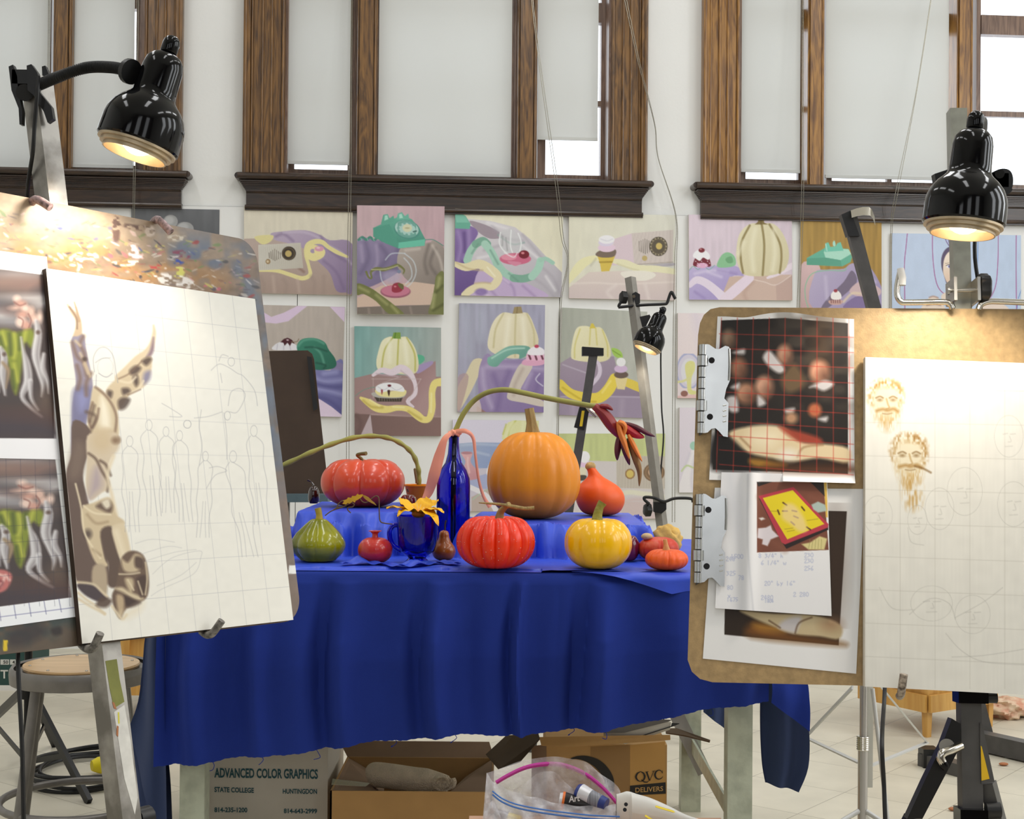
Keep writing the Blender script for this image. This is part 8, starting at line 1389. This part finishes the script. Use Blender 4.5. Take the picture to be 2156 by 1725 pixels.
# ------------------------------------------------------------------ easels standing between the table and the wall
def easel_post(label, pA, pB, YA, w, mat, YB=None):
    A = at(*pA, YA); B = at(*pB, YB or YA); d = B-A; F = A+d*(A[2]/-d[2]); t = T('steel_easel', label, 'easel', (F[0], F[1], 0)); return t, A, F
# thin easel with small lit lamp
C13 = (1280, 570, 8.2143); Y3 = 5.15; g13 = lambda x, y, d=0: at(C13[0]+x/C13[2], C13[1]+y/C13[2], Y3+d)
t, A, F = easel_post('two-tone steel easel post with a wire holder behind the table', (1327, 585), (1393, 1100), Y3, .03, m_gun, 5.0)
d = unit(F-A); xx = unit(np.array([.75, -.66, 0])); xx = unit(xx-d*np.dot(xx, d)); yy = np.cross(d, xx)
part('post', MB().obox((A+F)/2, (F-A)/2, xx*.0145, yy*.0145), m_gun, t)
part('holder_rod', MB().tube(cr([g13(x, y, -.03) for x, y in [(225, 545), (190, 600), (195, 628), (230, 630), (600, 595), (960, 580), (1020, 560), (1050, 480), (1085, 385), (1110, 380), (1150, 460), (1170, 490)]], 4), .0055, 10), m_blackp, t)
part('holder_clamp', MB().ppoly([g13(x, y, -.035) for x, y in [(420, 400), (480, 365), (555, 410), (555, 560), (460, 585), (430, 520)]], np.array([0, -1, 0]), .03), m_blackp, t); part('clamp_bolt', MB().tube([g13(448, 445, -.04), g13(448, 445, -.045)], .006, 14), m_chrome, t)
part('clamp_knob', MB().lathe([(.012, 0), (.021, .002), (.022, .02), (.014, .024), (0, .024)], g13(320, 470, -.02), (-1, -.3, .05), 18, rf=lambda r, z, th, i: (r*(1+.1*math.cos(5*th)), z)), m_blackp, t)
D13 = (1000, 790, 3.92); h13 = lambda x, y, dd=0: at(D13[0]+x/D13[2], D13[1]+y/D13[2], 5.02+dd)
part('holder_rod', MB().tube(cr([h13(x, y, -.04) for x, y in [(1440, 1065), (1400, 1030), (1405, 1008), (1480, 1015), (1560, 1045), (1650, 1018), (1780, 1020), (1800, 1050)]], 5), .0055, 10), m_blackp, t); part('holder_clamp', MB().ppoly([h13(x, y, -.04) for x, y in [(1475, 1050), (1580, 1050), (1580, 1110), (1540, 1145), (1475, 1130)]], np.array([0, -1, 0]), .03), m_blackp, t)
part('clamp_knob', MB().lathe([(.012, 0), (.021, .002), (.022, .02), (.014, .024), (0, .024)], h13(1450, 1115, -.02), (-1, -.3, .05), 18, rf=lambda r, z, th, i: (r*(1+.1*math.cos(5*th)), z)), m_blackp, t)
cc = at(1362, 731, Y3-.14); cl = MB(); cl.ppoly([g13(x, y, -.03) for x, y in [(395, 770), (490, 745), (540, 800), (720, 760), (740, 800), (660, 960), (560, 985), (565, 1050), (470, 1080)]], np.array([0, -1, 0]), .03)
lamp('small glossy black lamp lit on the thin easel behind the table', cc, unit(np.array([.40, .12, .92])), 32.5*(Y3-.14)/3000, 2.8, clamp=cl, cable=[g13(905, 640, -.14), g13(930, 900, -.10), g13(915, 1420, -.09), g13(915, 1725, -.08), at(1393, 860, Y3-.08), at(1397, 920, Y3-.08), at(1391, 1000, Y3-.1), at(1390, 1090, Y3-.12)]+[np.array([at(1392, 1090, Y3)[0], Y3-.13, z]) for z in (.5, .2, .02)])
# dark easel with yellow label
Y4 = 4.75; t, A, F = easel_post('dark grey easel post with a flat top plate and yellow label', (1249, 748), (1212, 985), Y4, .03, m_dkpost)
part('post', MB().bar(A, F, .028, .028, (0, -1, 0)), m_dkpost, t); part('top_plate', MB().ppoly([at(x, y, Y4-.02) for x, y in [(1226, 730), (1271, 733), (1271, 749), (1226, 749)]], np.array([0, -1, 0]), .05), m_blackp, t)
part('sleeve', MB().bar(at(1233, 850, Y4), at(1219, 903, Y4), .034, .034, (0, -1, 0)), m_blackp, t); part('yellow_label', MB().ppoly([at(x, y, Y4-.0185) for x, y in [(1225, 865), (1231, 865), (1226, 898), (1220, 898)]], np.array([0, -1, 0]), .001), M('label_yellow', (222, 190, 40), .5), t, 'small yellow label')
part('lever', MB().tube(cr([at(1232, 850, Y4-.03), at(1240, 862, Y4-.04), at(1256, 877, Y4-.04)], 5), .007, 10), m_chrome, t)
# slanted easel with chrome cap
Y5 = 4.75; t, A, F = easel_post('slanted dark easel post with a bent chrome top, above the tan board', (1788, 455), (1842, 660), Y5, .04, m_dkpost, 4.78)
part('post', MB().bar(A, F, .042, .036, (0, -1, 0)), m_dkpost, t); C14 = (1680, 420, 4.529); g14 = lambda x, y, d_=0: at(C14[0]+x/C14[2], C14[1]+y/C14[2], Y5-.02+d_)
part('top_sleeve', MB().ppoly([g14(x, y, -.008) for x, y in [(415, 145), (500, 105), (590, 350), (480, 350)]], np.array([0, -1, 0]), .04), m_blackp, t)
G = np.array([[g14(x, y, -.01), g14(x+8, y+70+k*4, -.03)] for k, (x, y) in enumerate([(505, 105), (560, 85), (620, 72), (680, 72), (705, 95), (730, 160)])]); part('chrome_cap', MB().grid(G), m_chrome, t)
part('floor_beam', MB().bar(atz(1944, 1598, .02), atz(2030, 1622, .02), .05, .04), m_dkpost, t); part('floor_beam', MB().bar(atz(2050, 1556, .035), atz(2200, 1590, .035), .05, .06), m_dkpost, t); part('foot', MB().obox(atz(1955, 1594, .03), np.array([.025, 0, 0]), np.array([0, .03, 0]), np.array([0, 0, .03])), m_blackp, t)
# brown board and the rail it stands on
Y6 = 4.9; m_bb = M('dark_brown_hardboard', (66, 50, 38), .6, noise=(10, .12)); t = T('brown_board', 'dark brown hardboard panel with a black tape strip, standing behind the still life', 'drawing board', at(620, 1056, Y6))
P6 = [(500, 740), (648, 738), (657, 745), (661, 756), (691, 1028), (689, 1036), (680, 1039), (480, 1039)]; part('board', MB().ppoly([at(x, y, Y6+.06 if y < 900 else Y6) for x, y in P6], unit(np.array([0, -1, .15])), .006), m_bb, t)
part('tape_strip', MB().ppoly([at(x, y, Y6+.048-.06*(y-750)/300-.004) for x, y in [(646, 750), (656, 752), (669, 860), (660, 866)]], unit(np.array([0, -1, .15])), .001), m_blackp, t, 'black tape strip')
t = T('board_easel', 'grey-blue rail with torn edge carrying the brown board', 'easel', (at(620, 1050, Y6)[0], Y6+.05, 0))
part('rail', MB().ppoly([at(x, y, Y6-.03) for x, y in [(480, 1040), (690, 1042), (690, 1058), (480, 1058)]], np.array([0, -1, 0]), .09), M('blue_grey_paint', (84, 104, 112), .6, noise=(20, .1)), t)
for px in (520, 600): xx = at(px, 1050, Y6)[0]; part('leg', MB().bar((xx, Y6+.02, 0), (xx, Y6+.02, float(at(px, 1057, Y6)[2])), .025, .025, (0, 1, 0)), m_dkpost, t)
